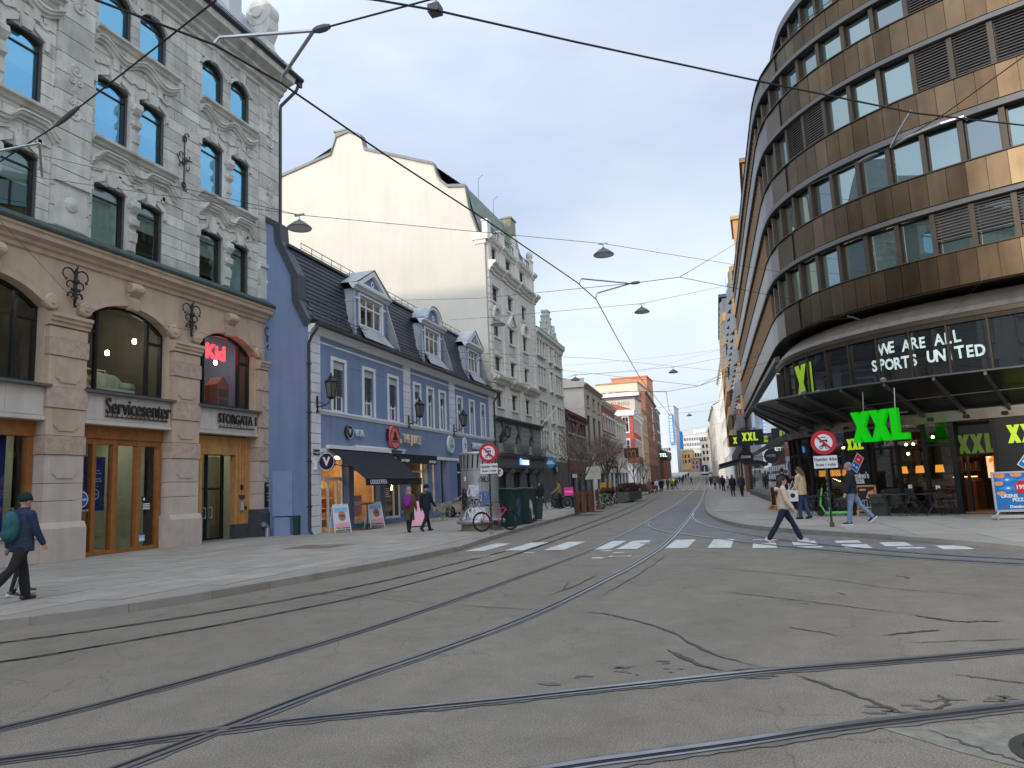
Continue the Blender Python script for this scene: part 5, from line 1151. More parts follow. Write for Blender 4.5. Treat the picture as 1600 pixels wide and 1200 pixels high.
# lower storeys: grey rusticated arcade over a dark shop front
mb = MB(); wall(mb, 0, WL, 4.2, 6.9, AR, .45, .05); mb.build('arcade_wall', MGREY, wbd)
for a, b, z0, z1, rise in AR:
    window(wbd, -.3, (a + b) / 2, z0, b - a, z1 - z0, BLKP, glass('lit_bar_pane', (.10, .085, .05), .08, .8, (1, .97, .9)), 2, .45, rise, .09, .08)
    yc = (a + b) / 2; MB().prism([(yc - .14, 5.85), (yc + .14, 5.85), (yc + .3, 6.7), (yc - .3, 6.7)], .04, .22).build('keystone', DGREY, wbd)
    A0 = arc_pts(a - .0, b + .0, z1 - rise, rise); A1 = arc_pts(a - .28, b + .28, z1 - rise, rise + .28); mb = MB(); mb.strip([(.10, *p) for p in A0], [(.10, *p) for p in A1]); mb.strip([(0, *p) for p in A1], [(.10, *p) for p in A1]); mb.build('arch_moulding', MGREY, wbd)
for q in ((0, 1.0), (2.75, 4.8), (6.5, 8.5), (10.2, WL)):
    z = 4.3
    while z < 6.5: block(wbd, 'rusticated_stone', MGREY, 0, .12, q[0] + .02, q[1] - .02, z + .02, z + .36); z += .38
brk(-.02, WL + .1, [(0, 6.55), (.15, 6.6), (.2, 6.72), (.42, 6.80), (.46, 6.92), (0, 6.98)], ()).build('cornice', DGREY, wbd)
mb = MB(); cornice(mb, -.1, WL + .15, [(0, 3.05), (.32, 3.1), (.36, 3.25), (.36, 3.95), (.55, 4.02), (.62, 4.2), (0, 4.25)]); mb.build('shop_fascia', DGREY, wbd)
mb = MB(); mb.tube([(.5, 0, 4.85), (.5, WL, 4.85)], .025, 5); mb.tube([(.5, 0, 4.4), (.5, WL, 4.4)], .02, 5)
for k in range(48): mb.tube([(.5, k * WL / 47, 4.22), (.5, k * WL / 47, 4.85)], .012, 4)
mb.build('balcony_railing', BLKP, wbd)
for y in (0.1, 3.4, 7.3, 11.6): mb = MB(); mb.box(.38, .62, y - .22, y + .22, 4.22, 4.9); mb.build('balcony_pier', MGREY, wbd)
SHP = [(.5, 2.9), (3.7, 6.4), (7.2, 9.2), (9.9, 11.4)]
mb = MB(); wall(mb, 0, WL, 0, 3.1, [(a, b, .25, 2.85) for a, b in SHP], .5, .08); mb.build('shop_wall', mat('grey_rustic', (.13, .128, .125), .8, .12, 2), wbd)
for i, (a, b) in enumerate(SHP): window(wbd, -.2, (a + b) / 2, .25, b - a, 2.6, BLKP, GPD, 2, .7, 0, .1, .1)
for y in (3.3, 6.8, 9.55): mb = MB(); mb.box(.05, .35, y - .3, y + .3, 2.75, 3.08); mb.box(.05, .22, y - .3, y + .3, 0, 2.75); mb.build('shop_pier', DGREY, wbd)
s = thing('shop_sign', 'blue and white glowing sign on the dark grey shop front', 'sign', (wx + .38, wy + 6.2, 3.6))
BLG = mat('blue_glow', (.10, .22, .75), .5, 0, emit=1.2); mb = MB(); mb.prism([(-1.35, -.2), (-.95, -.2), (-.95, .1), (-1.1, .3), (-1.25, .3), (-1.35, .1)], 0, .08); mb.build('emblem', BLG, s)
mb = MB()
for k in range(5): mb.box(0, .07, -.75 + k * .36, -.49 + k * .36, -.2, .2)
stuff(mb.build('letters', mat('pale_glow', (.42, .45, .75), .5, 0, emit=.8), s))
# gable wall towards the square, its coping, roof and chimney
G = [(-18.4, .0), (-18.4, 3.8), (0.0, 20.9)]
OUT = [(-36.8, 0), (-36.8, 25.7), (-36.45, 28.85), (-31.6, 29.9), (-31.05, 31.35), (-29.95, 31.6), (-28.75, 30.95), (-28.45, 29.75), (-22.35, 27.35), (-22.0, 26.2), (-21.7, 25.75), (-21.15, 25.25), (-19.72, 25.05), (-19.45, 23.2), (-18.72, 20.9), (-18.32, 20.6), (-18.32, 0)]
OL = [(x - wx, z) for x, z in OUT]
mb = MB(); mb.prism(OL, -.35, -.005, 'y'); mb.build('gable_wall', CREAM, wbd)
mb = MB(); P = OL[1:-2]
mb.strip([(x, -.48, z + .10) for x, z in P], [(x, .3, z + .10) for x, z in P]); mb.strip([(x, -.48, z + .10) for x, z in P], [(x - .02, -.48, z - .14) for x, z in P]); mb.strip([(x, -.48, z - .14) for x, z in P], [(x, -.3, z - .14) for x, z in P]); mb.build('coping', mat('coping_zinc', (.20, .19, .185), .6, .15, 2), wbd)
mb = MB(); mb.box(-.95, .3, -.5, .7, 20.5, 21.05); mb.box(-.8, .1, -.42, .6, 20.2, 20.5); mb.build('cornice_return', STUCQ, wbd)
GRN = mat('weathered_copper_roof', (.20, .24, .20), .6, .25, 1.5, streak=.3)
mb = MB()
RP_ = [(-.35, 21.0), (-1.0, 23.2), (-1.4, 25.0), (-4.0, 27.2), (-10.2, 29.7), (-12.0, 31.3), (-18.2, 28.7), (-18.4, 0)]
mb.strip([(x, 0, z) for x, z in RP_], [(x, WL, z) for x, z in RP_]); mb.quad(*[(x, WL, z) for x, z in RP_ + [(-.02, 0), (-.02, 21)]]); mb.build('roof', GRN, wbd)
for x, y, z0, z1, sx, sy in ((-12.9, .9, 30.2, 32.3, .5, .5), (-1.2, 9.5, 22.5, 25.6, .45, .7)):
    mb = MB(); mb.box(x - sx, x + sx, y - sy, y + sy, z0, z1); mb.box(x - sx - .08, x + sx + .08, y - sy - .08, y + sy + .08, z1 - .15, z1); mb.build('chimney', mat('mossy_chimney', (.30, .29, .20), .9, .25, 3, streak=.3), wbd)
for x, y, h in ((-2.0, 4, 3.4), (-1.4, 6, 2.2)): MB().tube([(x, y, 24), (x + .1, y, 24 + h), (x + .5, y, 24 + h + .3)], .02, 4).build('aerial', GUT, wbd)
MB().tube([(-9.5, .0, 29.5), (-14.5, .3, 27.9), (-18.3, .3, 29.5)], .012, 4).build('lightning_wire', GUT, wbd)
# ================================================================ ROW OF OLDER HOUSES DOWN THE WEST SIDE
def rowb(name, label, A, B, H, wm, rows, roof=None, roofm=None, ridge=2.5, depth=11, base=None, basez=3.3, corn=.45, cm=None, south=None, zoff=0, pane=None):
    """one street house: wall with real openings, windows and panes, sills, cornice, end walls, roof"""
    t_, L_ = place(*A, *B); z_ = gz((A[1] + B[1]) / 2) + zoff
    r_ = thing(name, label, 'building', (A[0], A[1], z_), t_)
    ops = []
    for row in rows:
        z0, z1, n, wd, kw = row
        a0 = kw.get('a0', .4); a1 = kw.get('a1', L_ - .4)
        for k in range(n):
            c = a0 + (a1 - a0) * (k + .5) / n; ops.append((c - wd / 2, c + wd / 2, z0, z1, kw.get('rise', 0), kw))
    mb = MB(); wall(mb, 0, L_, basez if base else 0, H, [o[:5] for o in ops if not base or o[2] > basez], .25); mb.build('wall', wm, r_)
    if base:
        mb = MB(); wall(mb, 0, L_, -1, basez, [o[:5] for o in ops if o[2] < basez], .35, .04); mb.build('shop_front', base, r_)
    for a, b, z0, z1, rise, kw in ops:
        window(r_, -.15, (a + b) / 2, z0, b - a, z1 - z0, kw.get('fm', WWH), kw.get('gm', pane or GP), kw.get('cols', 2), kw.get('trans', .65), rise, kw.get('f', .09), .08)
        if kw.get('sill', 1): MB().box(-.02, .14, a - .1, b + .1, z0 - .14, z0 - .002).build('sill', kw.get('sm', cm or wm), r_)
        if kw.get('sur'):
            mb = MB(); s_ = kw['sur']; mb.box(-.02, .07, a - s_, a - .01, z0, z1); mb.box(-.02, .07, b + .01, b + s_, z0, z1); mb.box(-.02, .16, a - s_ - .05, b + s_ + .05, z1 + .01, z1 + s_ * 1.1); mb.build('window_surround', kw.get('um', cm or wm), r_)
    mb = MB(); cornice(mb, -.05, L_ + .05, [(0, H - corn), (.12, H - corn * .9), (.16, H - corn * .6), (.36, H - corn * .4), (.42, H - .05), (0, H + .02)]); mb.build('cornice', cm or wm, r_)
    s_ = MB(); s_.quad((-.01, 0, -1), (-depth, 0, -1), (-depth, 0, H), (-depth / 2, 0, H + ridge), (-.01, 0, H)); s_.quad((-.01, L_, -1), (-depth, L_, -1), (-depth, L_, H), (-depth / 2, L_, H + ridge), (-.01, L_, H)); s_.quad((-depth, 0, -1), (-depth, L_, -1), (-depth, L_, H), (-depth, 0, H)); s_.build('end_wall', south or wm, r_)
    mb = MB(); mb.quad((.45, -.02, H - .02), (.45, L_ + .02, H - .02), (-depth / 2, L_ + .02, H + ridge), (-depth / 2, -.02, H + ridge)); mb.quad((-depth - .2, -.02, H - .02), (-depth - .2, L_ + .02, H - .02), (-depth / 2, L_ + .02, H + ridge), (-depth / 2, -.02, H + ridge)); mb.build('roof', roofm or SLATE, r_)
    return r_, L_, t_
GREYGRN = mat('pale_green_stucco', (.67, .675, .60), .85, .08, 1, streak=.15)
TRI = lambda z0, z1, rise=0: None
sg, SL_, _ = rowb('stepped_gable_building', 'pale grey green building with a stepped centre gable beyond the white one', (-18.35, 63.6), (-18.75, 75.0), 16.1, GREYGRN, [], roofm=mat('green_copper_roof', (.16, .36, .26), .6, .2, 2, streak=.2), ridge=3.0, corn=.9, base=DGREY, basez=3.9)
cols_ = [(.35, .85), (1.45, .85), (2.5, .85), (5.3, .9), (7.6, .85), (8.65, .85), (9.7, .85)]
for z0, z1, rise in ((13.75, 15.25, .35), (10.85, 12.65, 0), (7.75, 9.35, 0), (4.5, 6.75, .4)):
    for y, w in cols_:
        mb = MB(); mb.box(-.02, .10, y - .13, y, z0, z1 - rise); mb.box(-.02, .10, y + w, y + w + .13, z0, z1 - rise)
        if rise: A0 = arc_pts(y, y + w, z1 - rise, rise); A1 = arc_pts(y - .13, y + w + .13, z1 - rise, rise + .13); mb.strip([(.10, *p) for p in A0], [(.10, *p) for p in A1]); mb.strip([(0, *p) for p in A1], [(.10, *p) for p in A1])
        else: mb.box(-.02, .14, y - .15, y + w + .15, z1, z1 + .16)
        mb.build('window_surround', STUCQ, sg)
        window(sg, .012, y + w / 2, z0, w, z1 - z0, WDK, GPD, 1, .66, rise, .08, .06, glaze=0)
    for a, b in ((.2, 3.5), (5.1, 6.4), (7.4, 10.7)): MB().box(-.02, .25, a, b, z0 - .2, z0 - .02).build('sill', STUCQ, sg)
for k, (hw, z0, z1) in enumerate(((1.75, 15.6, 16.9), (1.35, 16.9, 17.6), (.95, 17.6, 18.3), (.55, 18.3, 18.9))):
    mb = MB(); mb.box(-.5, .10, 5.75 - hw, 5.75 + hw, z0, z1); mb.box(-.55, .18, 5.75 - hw - .06, 5.75 - hw + .4, z1 - .12, z1); mb.box(-.55, .18, 5.75 + hw - .4, 5.75 + hw + .06, z1 - .12, z1); mb.build('gable_step', GREYGRN, sg)
for k, (z0, z1) in enumerate(((15.9, 17.0), (17.0, 17.6), (17.6, 18.2))):
    for y in ((.1 + k * .6, .5 + k * .6), (10.9 - k * .6, 11.3 - k * .6)): MB().box(-3.0 - k * .3, -.3, y[0], y[1], z0, z1).build('gable_step', STUCG, sg)
mb = MB(); A0 = arc_pts(5.2, 6.3, 16.0, .9, 8); mb.strip([(.2, *p) for p in A0], [(.02, *p) for p in A0]); mb.build('gable_tracery', STUCQ, sg)
for (a, b, rise) in ((.3, 3.0, 1.3), (4.3, 5.4, .55), (6.3, 9.4, 1.4)): window(sg, .06, (a + b) / 2, .05, b - a, 3.25 if b - a > 2 else 2.9, DGREY, GPD, 3 if b - a > 2 else 1, .6, rise, .12, .08)
s = thing('flagpole', 'white slanted flagpole on the pale green stepped building', 'flagpole', (-18.4, 64.3, 7.0)); MB().tube([(0, 0, 0), (1.3, 1.6, 1.9)], [.06, .04], 6).build('pole', LETW, s); MB().ball((1.3, 1.6, 1.92), .08, n=6, m=4).build('knob', LETW, s); MB().box(-.1, .05, -.1, .1, -.15, .1).build('bracket', BLKP, s)
s = thing('hanging_sign', 'round blue sign with a white peak hung on the grey shop front', 'sign', (-17.6, 64.2, 3.75)); MB().lathe([(0, -.05), (.5, -.05), (.5, .05), (0, .05)], 20, axis='y').build('disc', mat('sky_blue', (.05, .25, .55), .5, 0), s); MB().quad((-.42, -.055, -.2), (.42, -.055, -.2), (.1, -.055, .15), (-.05, -.055, .05), (-.15, -.055, .2)).build('emblem', LETW, s); MB().box(-.9, -.5, -.02, .02, .0, .06).build('bracket', BLKP, s)
s = thing('hanging_sign', 'round black sign with a white letter over the small arched door', 'sign', (-18.25, 68.4, 3.15)); MB().lathe([(0, .1), (.5, .1), (.5, 0)], 20, axis='x').build('disc', BLKP, s); text('B', 'lettering', LETW, s, .6, .01, (.11, 0, 0), bold=.02); MB().box(-.3, .02, -.1, .1, -.1, .1).build('bracket', BLKP, s)
LX = lambda y: -18.8 - .06 * (y - 76.5)
BRK = mat('dark_red_brick', (.15, .052, .045), .85, .2, 2.5, rand=.0, streak=.1); BRKR = mat('dark_red_roof', (.085, .035, .035), .8, .2, 4)
BEI = mat('beige_panel', (.50, .43, .35), .85, .08, 1, streak=.15); BEIS = mat('beige_party_wall', (.60, .54, .45), .9, .06, .6, streak=.08)
RED = mat('red_brick_house', (.30, .085, .065), .85, .15, 2); WST = mat('white_stucco', (.66, .65, .62), .85, .08, 1, streak=.12)
CRM = mat('cream_stucco', (.62, .57, .47), .85, .08, 1, streak=.12); ORD = mat('orange_red_render', (.42, .085, .05), .8, .07, 1); OCH = mat('ochre_render', (.47, .36, .19), .8, .1, 1, streak=.1)
BRT = mat('hotel_brick', (.24, .10, .07), .85, .12, 1.5); ORB = mat('orange_brick', (.52, .22, .12), .85, .08, .8); CRP = mat('cream_penthouse', (.66, .54, .38), .85, .06, .7)
GSH = mat('grey_shopfront', (.16, .165, .17), .6, .15, 2)
r_, l_, t_ = rowb('brick_house', 'low dark red brick house with two rows of windows', (LX(75.2), 75.2), (LX(88.2), 88.2), 9.4, BRK, [(7.2, 8.55, 6, 1.0, dict(fm=WWH, sm=WWH, sur=.16, um=WDK)), (4.4, 6.4, 6, 1.05, dict(fm=WWH, sm=WWH, sur=.2, um=WDK)), (.4, 2.8, 3, 3.0, dict(fm=BLKP, gm=GPD, sill=0))], roofm=BRKR, ridge=3.2, base=GSH, basez=3.1, corn=.8)
MB().box(.02, .2, .3, l_ - .3, 3.05, 4.15).build('brick_sign_panel', mat('brown_red_panel', (.17, .055, .045), .7, .1, 2), r_)
MB().box(.2, .5, 1.0, 2.3, 2.35, 2.75).build('shop_sign', LETW, r_)
r_, l_, t_ = rowb('concrete_house', 'tall plain beige house with a blank side wall above the brick house', (LX(88.2), 88.2), (LX(103), 103), 14.0, BEI, [(11.3, 12.7, 3, 1.7, dict(fm=WDK, cols=1, sur=.12)), (4.0, 10.2, 3, 2.6, dict(fm=WDK, cols=2, trans=[.2, .4, .6, .8], sill=0)), (.3, 3.0, 3, 3.8, dict(fm=BLKP, gm=GPD, sill=0))], ridge=1.6, south=BEIS, base=GSH)
MB().box(-5, .1, -.25, 0, 13.5, 14.6).build('parapet', BEIS, r_)
r_, l_, t_ = rowb('red_white_house', 'red brick house with white stuccoed window arches', (LX(103), 103), (LX(118.5), 118.5), 13.4, RED, [(9.3, 11.2, 5, 1.3, dict(fm=WWH, rise=.5, sur=.4, um=WST, sm=WST)), (5.3, 7.9, 5, 1.4, dict(fm=WWH, sur=.42, um=WST, sm=WST)), (.3, 3.2, 3, 4, dict(fm=BLKP, gm=GPD, sill=0))], cm=WST, base=WST, basez=3.8, corn=.7)
for z in (8.8, 4.5): MB().box(0, .2, 0, l_, z - .25, z).build('string_course', WST, r_)
r_, l_, t_ = rowb('cream_house', 'narrow cream house with white pilasters', (LX(118.5), 118.5), (LX(134), 134), 12.3, CRM, [(8.9, 11, 4, 1.5, dict(fm=WWH, sur=.3, um=WST)), (4.9, 7.4, 4, 1.5, dict(fm=WWH, sur=.3, um=WST)), (.3, 3.2, 3, 4, dict(fm=BLKP, gm=GPD, sill=0))], cm=WST, base=WST, basez=4)
r_, l_, t_ = rowb('orange_house', 'orange red corner house with white framed windows', (-23.0, 148), (-24.5, 171), 15.6, ORD, [(11.3, 14, 6, 1.4, dict(fm=WST, sur=.4, um=WST)), (6.8, 9.6, 6, 1.4, dict(fm=WST, sur=.4, um=WST)), (.3, 4, 4, 4, dict(fm=BLKP, gm=GPD, sill=0))], cm=WST, base=WST, basez=5, depth=14, corn=1.3)
for z0, z1 in ((11.3, 14.2), (6.6, 9.6)):
    o = MB(); o.box(-2.2, -.75, -.12, .02, z0 - .3, z1 + .35); o.build('window_surround', WST, r_)
    MB().quad((-2.0, -.13, z0), (-.95, -.13, z0), (-.95, -.13, z1), (-2.0, -.13, z1)).build('window', GPD, r_); mb = MB(); mb.box(-1.52, -1.44, -.16, -.131, z0, z1); mb.box(-2.0, -.95, -.16, -.131, z0 + 1.9, z0 + 2.0); mb.build('mullion', WST, r_)
mb = MB(); mb.box(-8, .4, -.5, .02, 14.5, 15.7); mb.build('cornice_return', WST, r_)
for y0, y1, z0, z1 in ((-.2, .02, 0, 5),): MB().box(-8, -.01, y0, y1, z0, z1).build('shop_front', WST, r_)
s = thing('banner', 'brown banner with golden double arch hung over the pavement', 'banner', (-18.9, 118, 6.2)); MB().box(-1.15, 1.15, -.03, .03, -.7, .75).build('cloth', mat('brown_banner', (.09, .035, .02), .8, .1, 2), s)
for c in (-.33, .33): MB().tube([(c + .42 * math.cos(a) * (.75 if True else 1), -.05, -.55 + 1.05 * math.sin(a)) for a in [PI * k / 10 for k in range(11)]], .07, 5).build('arch_stroke', mat('gold_print', (.55, .35, .06), .5, 0), s)
MB().tube([(-2.6, 0, .8), (1.2, 0, .8)], .04, 5).build('bracket', BLKP, s)
rowb('ochre_house', 'slim ochre house between the orange red house and the tall hotel', (-24.5, 171), (-25.4, 186), 17.6, OCH, [(13, 15.6, 4, 1.5, dict(fm=WWH, sur=.2)), (8.6, 11.5, 4, 1.5, dict(fm=WWH, sur=.2)), (4.8, 7.6, 4, 1.5, dict(fm=WWH, sur=.2)), (.3, 4, 3, 3.5, dict(fm=BLKP, gm=GPD, sill=0))], base=CRM, basez=4.4)
r_, l_, t_ = rowb('tall_hotel', 'tall red brick hotel with a vertical white sign', (-25.4, 186), (-28.3, 228), 23.0, BRT, [(z, z + 1.7, 12, 1.4, dict(fm=WDK, cols=1, trans=None, sill=0)) for z in (6, 9.2, 12.4, 15.6, 18.8)] + [(.3, 4.6, 8, 3.6, dict(fm=BLKP, gm=GPD, sill=0))], ridge=.3)
text('THON HOTEL', 'lettering', LETW, r_, 2.0, .1, (.3, 20, 16), rot=(PI / 2, PI / 2, PI / 2), bold=.03, sx=.75)
g_, l_, t_ = rowb('glass_corner', 'narrow dark glass corner building past the brick hotel', (-28.2, 228), (-29.3, 245), 21.5, mat('dark_green_glass_wall', (.05, .06, .05), .3, .2, 2), [(z, z + 2.6, 5, 2.6, dict(fm=WDK, cols=1, trans=None, sill=0)) for z in (5, 8.4, 11.8, 15.2, 18)], ridge=.2)
def blocky(name, label, x0, x1, y0, y1, z0, z1, m, wins=None, roof=None):
    b_ = thing(name, label, 'building', ((x0 + x1) / 2, y0, 0)); w = x1 - x0
    # south face: local x to the right, y away
    mb = MB(); mb.box(-w / 2, w / 2, .0, y1 - y0, z0, z1); mb.build('wall', m, b_)
    mb = MB(); mb.box(-w / 2 - .2, w / 2 + .2, -.25, y1 - y0 + .2, z1, z1 + .35); mb.build('parapet', roof or m, b_)
    for nx, nz, wx0, wx1, wz0, wz1, ww, wh in (wins or ()):
        for i in range(nx):
            for j in range(nz):
                xc = wx0 + (wx1 - wx0) * (i + .5) / nx; zc = wz0 + (wz1 - wz0) * (j + .5) / nz
                o = window(b_, 0, 0, zc - wh / 2, ww, wh, WDK, GPD, 1, None, 0, .09, .05); o.rotation_euler = (0, 0, -PI / 2); o.location = (xc, -.05, zc - wh / 2)
                o = None
    return b_
blocky('office_block', 'large flat orange brick block standing tall behind the roofs', -39, -28.6, 215, 228, 0, 32.0, ORB, [(5, 1, -5, 2, 25.3, 27.4, 1.1, 1.3)])
o = blocky('penthouse', 'cream rooftop block in front of the orange one', -38.6, -27.8, 190, 214, 0, 27.2, CRP, [(4, 1, -4.5, 3, 23.6, 25.4, 1.2, 1.2)], roof=mat('brown_parapet', (.35, .22, .15), .8, .1, 1))
MB().box(-5.4, 6.4, -5.5, 1, 23.2, 24.1).build('white_canopy', LETW, o)
o = blocky('roof_house', 'low pale building with scrawled side wall above the cream house', -36, -24.2, 160, 169, 0, 19.7, mat('pale_wall', (.55, .46, .36), .85, .08, 1), roof=DGREY)
for k in range(9): MB().tube([(.5 + k * .5, -.02, 18.2), (.7 + k * .5 + rnd.uniform(-.3, .3), -.03, 19.2), (.9 + k * .5, -.02, 18.4)], .05, 4).build('scrawl', SLATE, o)
h = thing('hotel_canopy', 'dark corner entrance with white lettering and brown timber front', 'entrance', (-29.3, 236, gz(236)))
MB().box(-3.6, 2.3, 0, 12, 0, 6.4).build('timber_front', mat('brown_timber', (.15, .07, .045), .7, .25, 3, streak=.2), h); MB().prism([(-4.4, 6.6), (2.7, 6.4), (2.7, 8.6), (.5, 9.4), (-4.4, 9.2)], -.6, 12, 'y').build('canopy', mat('dark_canopy', (.02, .024, .022), .5, .1, 2), h)
text('HOTEL', 'lettering', mat('white_glow', (.85, .85, .85), .5, 0, emit=.6), h, 1.5, .05, (.4, -.68, 7.5), rot=(PI / 2, 0, 0), bold=.03)
for k in range(6): MB().box(-3.3 + k * .95, -2.6 + k * .95, -.06, -.01, .3, 5.8).build('panel', DISP if k % 2 else mat('brown_timber', (0, 0, 0)), h)
o = blocky('white_tower', 'white high rise with a tall blue vertical sign', -36.5, -30.1, 302, 320, 0, 31.3, mat('white_tower_wall', (.50, .52, .54), .7, .05, .5), [(4, 3, -2.9, .8, 9, 15, .7, 1.2)])
MB().box(.95, 2.6, -1.2, -.3, 16.0, 28.1).build('vertical_sign', mat('blue_sign', (.10, .28, .68), .5, .05, 1), o); mb = MB()
for k in range(8): mb.box(1.35, 2.2, -1.26, -1.21, 17 + k * 1.35, 17.9 + k * 1.35)
stuff(mb.build('sign_letters', LETW, o))
s = thing('banner', 'bright blue banner hung out over the far street', 'banner', (-29.6, 318, 0)); MB().box(-.75, .75, -.05, .05, 14.4, 21.6).build('cloth', mat('cyan_banner', (.02, .30, .72), .6, .05, 1), s); MB().tube([(-2, 0, 21.7), (.8, 0, 21.7)], .08, 5).build('bracket', BLKP, s)
blocky('office_block', 'wide pale office block closing the far end of the street', -48, -12, 425, 450, 0, 26.6, mat('office_wall', (.52, .50, .47), .8, .06, .5), [(22, 4, -15, 15, 13.5, 25.5, 1.0, 1.5)])
blocky('office_block', 'smaller pale block on the roof line at the far end of the street', -36, -22, 470, 490, 0, 32, mat('office_wall2', (.66, .63, .58), .8, .06, .5), [(8, 1, -6, 6, 28, 31, 1, 1.4)])
o = blocky('yellow_house', 'low sunlit yellow house at the far end of the street', -33.8, -27.3, 335, 350, 0, 14.2, mat('yellow_render', (.75, .48, .17), .8, .1, .7), [(4, 2, -2.9, 2.9, 8.5, 13, .8, 1.6)])
blocky('white_house', 'small white house between the hotel and the yellow house', -35, -31.1, 312, 334, 0, 15.8, WST, [(3, 3, -1.6, 1.6, 7.5, 14.5, .7, 1.4)])
blocky('white_house', 'plain white house behind the tram', -27.6, -23.5, 352, 365, 0, 15.2, WST, [(3, 2, -1.8, 1.8, 9, 14, .8, 1.6)])
blocky('cream_house', 'cream house on the bend to the right of the tram', -23.4, -17.8, 340, 352, 0, 18.6, CRM, [(3, 3, -2.4, 2.4, 9, 17.5, .9, 1.6)], roof=SLATE)
blocky('brick_house', 'pinkish house on the right behind the tram wires', -17.8, -9, 300, 330, 0, 20.2, mat('pinkish_brick', (.42, .31, .26), .85, .1, .7), [(4, 4, -3.8, 3.8, 7, 19, 1.0, 1.7)], roof=SLATE)
blocky('brick_house', 'dark low house right behind the tram', -25, -21.5, 300, 312, 0, 9.5, mat('brown_brick', (.14, .09, .08), .85, .1, .7), [(2, 2, -1.4, 1.4, 5.5, 9, .7, 1.1)], roof=SLATE)
# ================================================================ ROUND BRONZE-PANELLED OFFICE BUILDING (right)
BRZ = mat('bronze_panel', (.078, .055, .034), .34, .2, .9, metal=.95, rand=.3, streak=.25)
_p = [n for n in BRZ.node_tree.nodes if n.type == 'BSDF_PRINCIPLED'][0]; _p.inputs['Coat Weight'].default_value = .0; _p.inputs['Coat Roughness'].default_value = .22; BRZD = mat('bronze_dark', (.042, .033, .025), .45, .15, 2, metal=.5)
LEDG = mat('grey_ledge', (.075, .075, .077), .45, .1, 1.5, metal=.3); LOUV = mat('louvre_slats', (.11, .10, .095), .5, .1, 3, metal=.2)
GO = glass('office_pane', (.035, .05, .05), .15, .9, (.72, .92, .95), wav=.01); GOD = glass('office_pane_dark', (.02, .03, .035), .10, .9, (.8, .95, 1), wav=.01)
GSP = glass('dark_strip_pane', (.010, .011, .013), .06, .75, (.9, .95, 1), wav=.012); GCUR = glass('curtain_wall_pane', (.05, .06, .08), .35, .95, (.9, .95, 1), wav=.02)
BLACKP = mat('black_panel', (.008, .008, .009), .6, .1, 2); STEELD = mat('brushed_soffit_steel', (.24, .22, .20), .35, .15, 2, metal=.7); CANO = mat('dark_canopy_glass', (.012, .013, .014), .35, .1, 2)
LIME = mat('lime_print', (.38, .62, .02), .5, 0); LIMEG = mat('lime_lit', (.34, .50, .02), .5, 0, emit=.35); GREENG = mat('green_lit', (.0, .26, .0), .5, 0, emit=.5); LIMED = mat('lime_unlit', (.13, .21, .02), .5, 0)
_ctrl = [(1.27, 37.0), (1.55, 34.8), (2.0, 33.3), (2.7, 31.85), (3.6, 30.55), (4.6, 29.5), (5.7, 28.6), (6.9, 27.85), (8.1, 27.2), (9.3, 26.65), (11.5, 25.8), (14., 25.0), (18., 24.0)]
_pl = [Vector((-.75, 71)), Vector((-.2, 62)), Vector((.6, 48))] + [Vector((p.x, p.y)) for p in cr([(x, y, 0) for x, y in _ctrl], 8)]
_S = [0.0]
for a, b in zip(_pl, _pl[1:]): _S.append(_S[-1] + (b - a).length)
_s0 = _S[3]; _S = [q - _s0 for q in _S]
SMIN, SMAX = _S[0], _S[-1]
def _norm(i):
    t = (_pl[min(i + 1, len(_pl) - 1)] - _pl[max(i - 1, 0)]).normalized(); return Vector((t.y, -t.x))
def CP(s, off=0.0):
    i = 0
    while i < len(_S) - 2 and s > _S[i + 1]: i += 1
    u = (s - _S[i]) / (_S[i + 1] - _S[i]); p = _pl[i].lerp(_pl[i + 1], u); n = _norm(i).lerp(_norm(i + 1), max(0, min(1, u))).normalized()
    p = p + n * off; return p.x, p.y, math.atan2(n.y, n.x)
RX, RY = 4.6, 29.5
rb = thing('round_office_building', 'round cornered office building clad in bronze panels with strips of windows', 'building', (RX, RY, 0))
def LP(s, off): x, y, t = CP(s, off); return x - RX, y - RY, t
def sweep(name, m, prof, s0, s1, parent=rb, step=.4, closed=False):
    """profile of (out, z) swept along the curved wall"""
    n = max(2, int((s1 - s0) / step)); mb = MB(); rows = []
    for i in range(n + 1):
        s = s0 + (s1 - s0) * i / n; rows.append([(*LP(s, o)[:2], z) for o, z in prof])
    m_ = len(prof)
    for a, b in zip(rows, rows[1:]):
        for k in range(m_ if closed else m_ - 1):
            j = (k + 1) % m_; mb.quad(a[k], b[k], b[j], a[j])
    mb.quad(*rows[0]); mb.quad(*rows[-1]); return mb.build(name, m, parent)
def cblock(name, m, s0, s1, o0, o1, z0, z1, parent=rb):
    xa, ya, _ = LP(s0, (o0 + o1) / 2); xb, yb, _ = LP(s1, (o0 + o1) / 2); ang = math.atan2(-(xb - xa), (yb - ya))
    o = block(parent, name, m, o0, o1, 0, math.hypot(xb - xa, yb - ya), z0, z1)
    o.location = ((xa + xb) / 2, (ya + yb) / 2, (z0 + z1) / 2); o.rotation_euler = (0, 0, ang); return o
SPAN = [(7.72, 8.92), (10.69, 11.91), (13.71, 14.93), (16.74, 17.92), (19.25, 20.05)]
WROW = [(8.94, 10.46), (11.94, 13.42), (14.95, 16.5), (17.95, 19.0), (20.10, 22.3)]
MOD = 1.2225; SM0 = 8.34
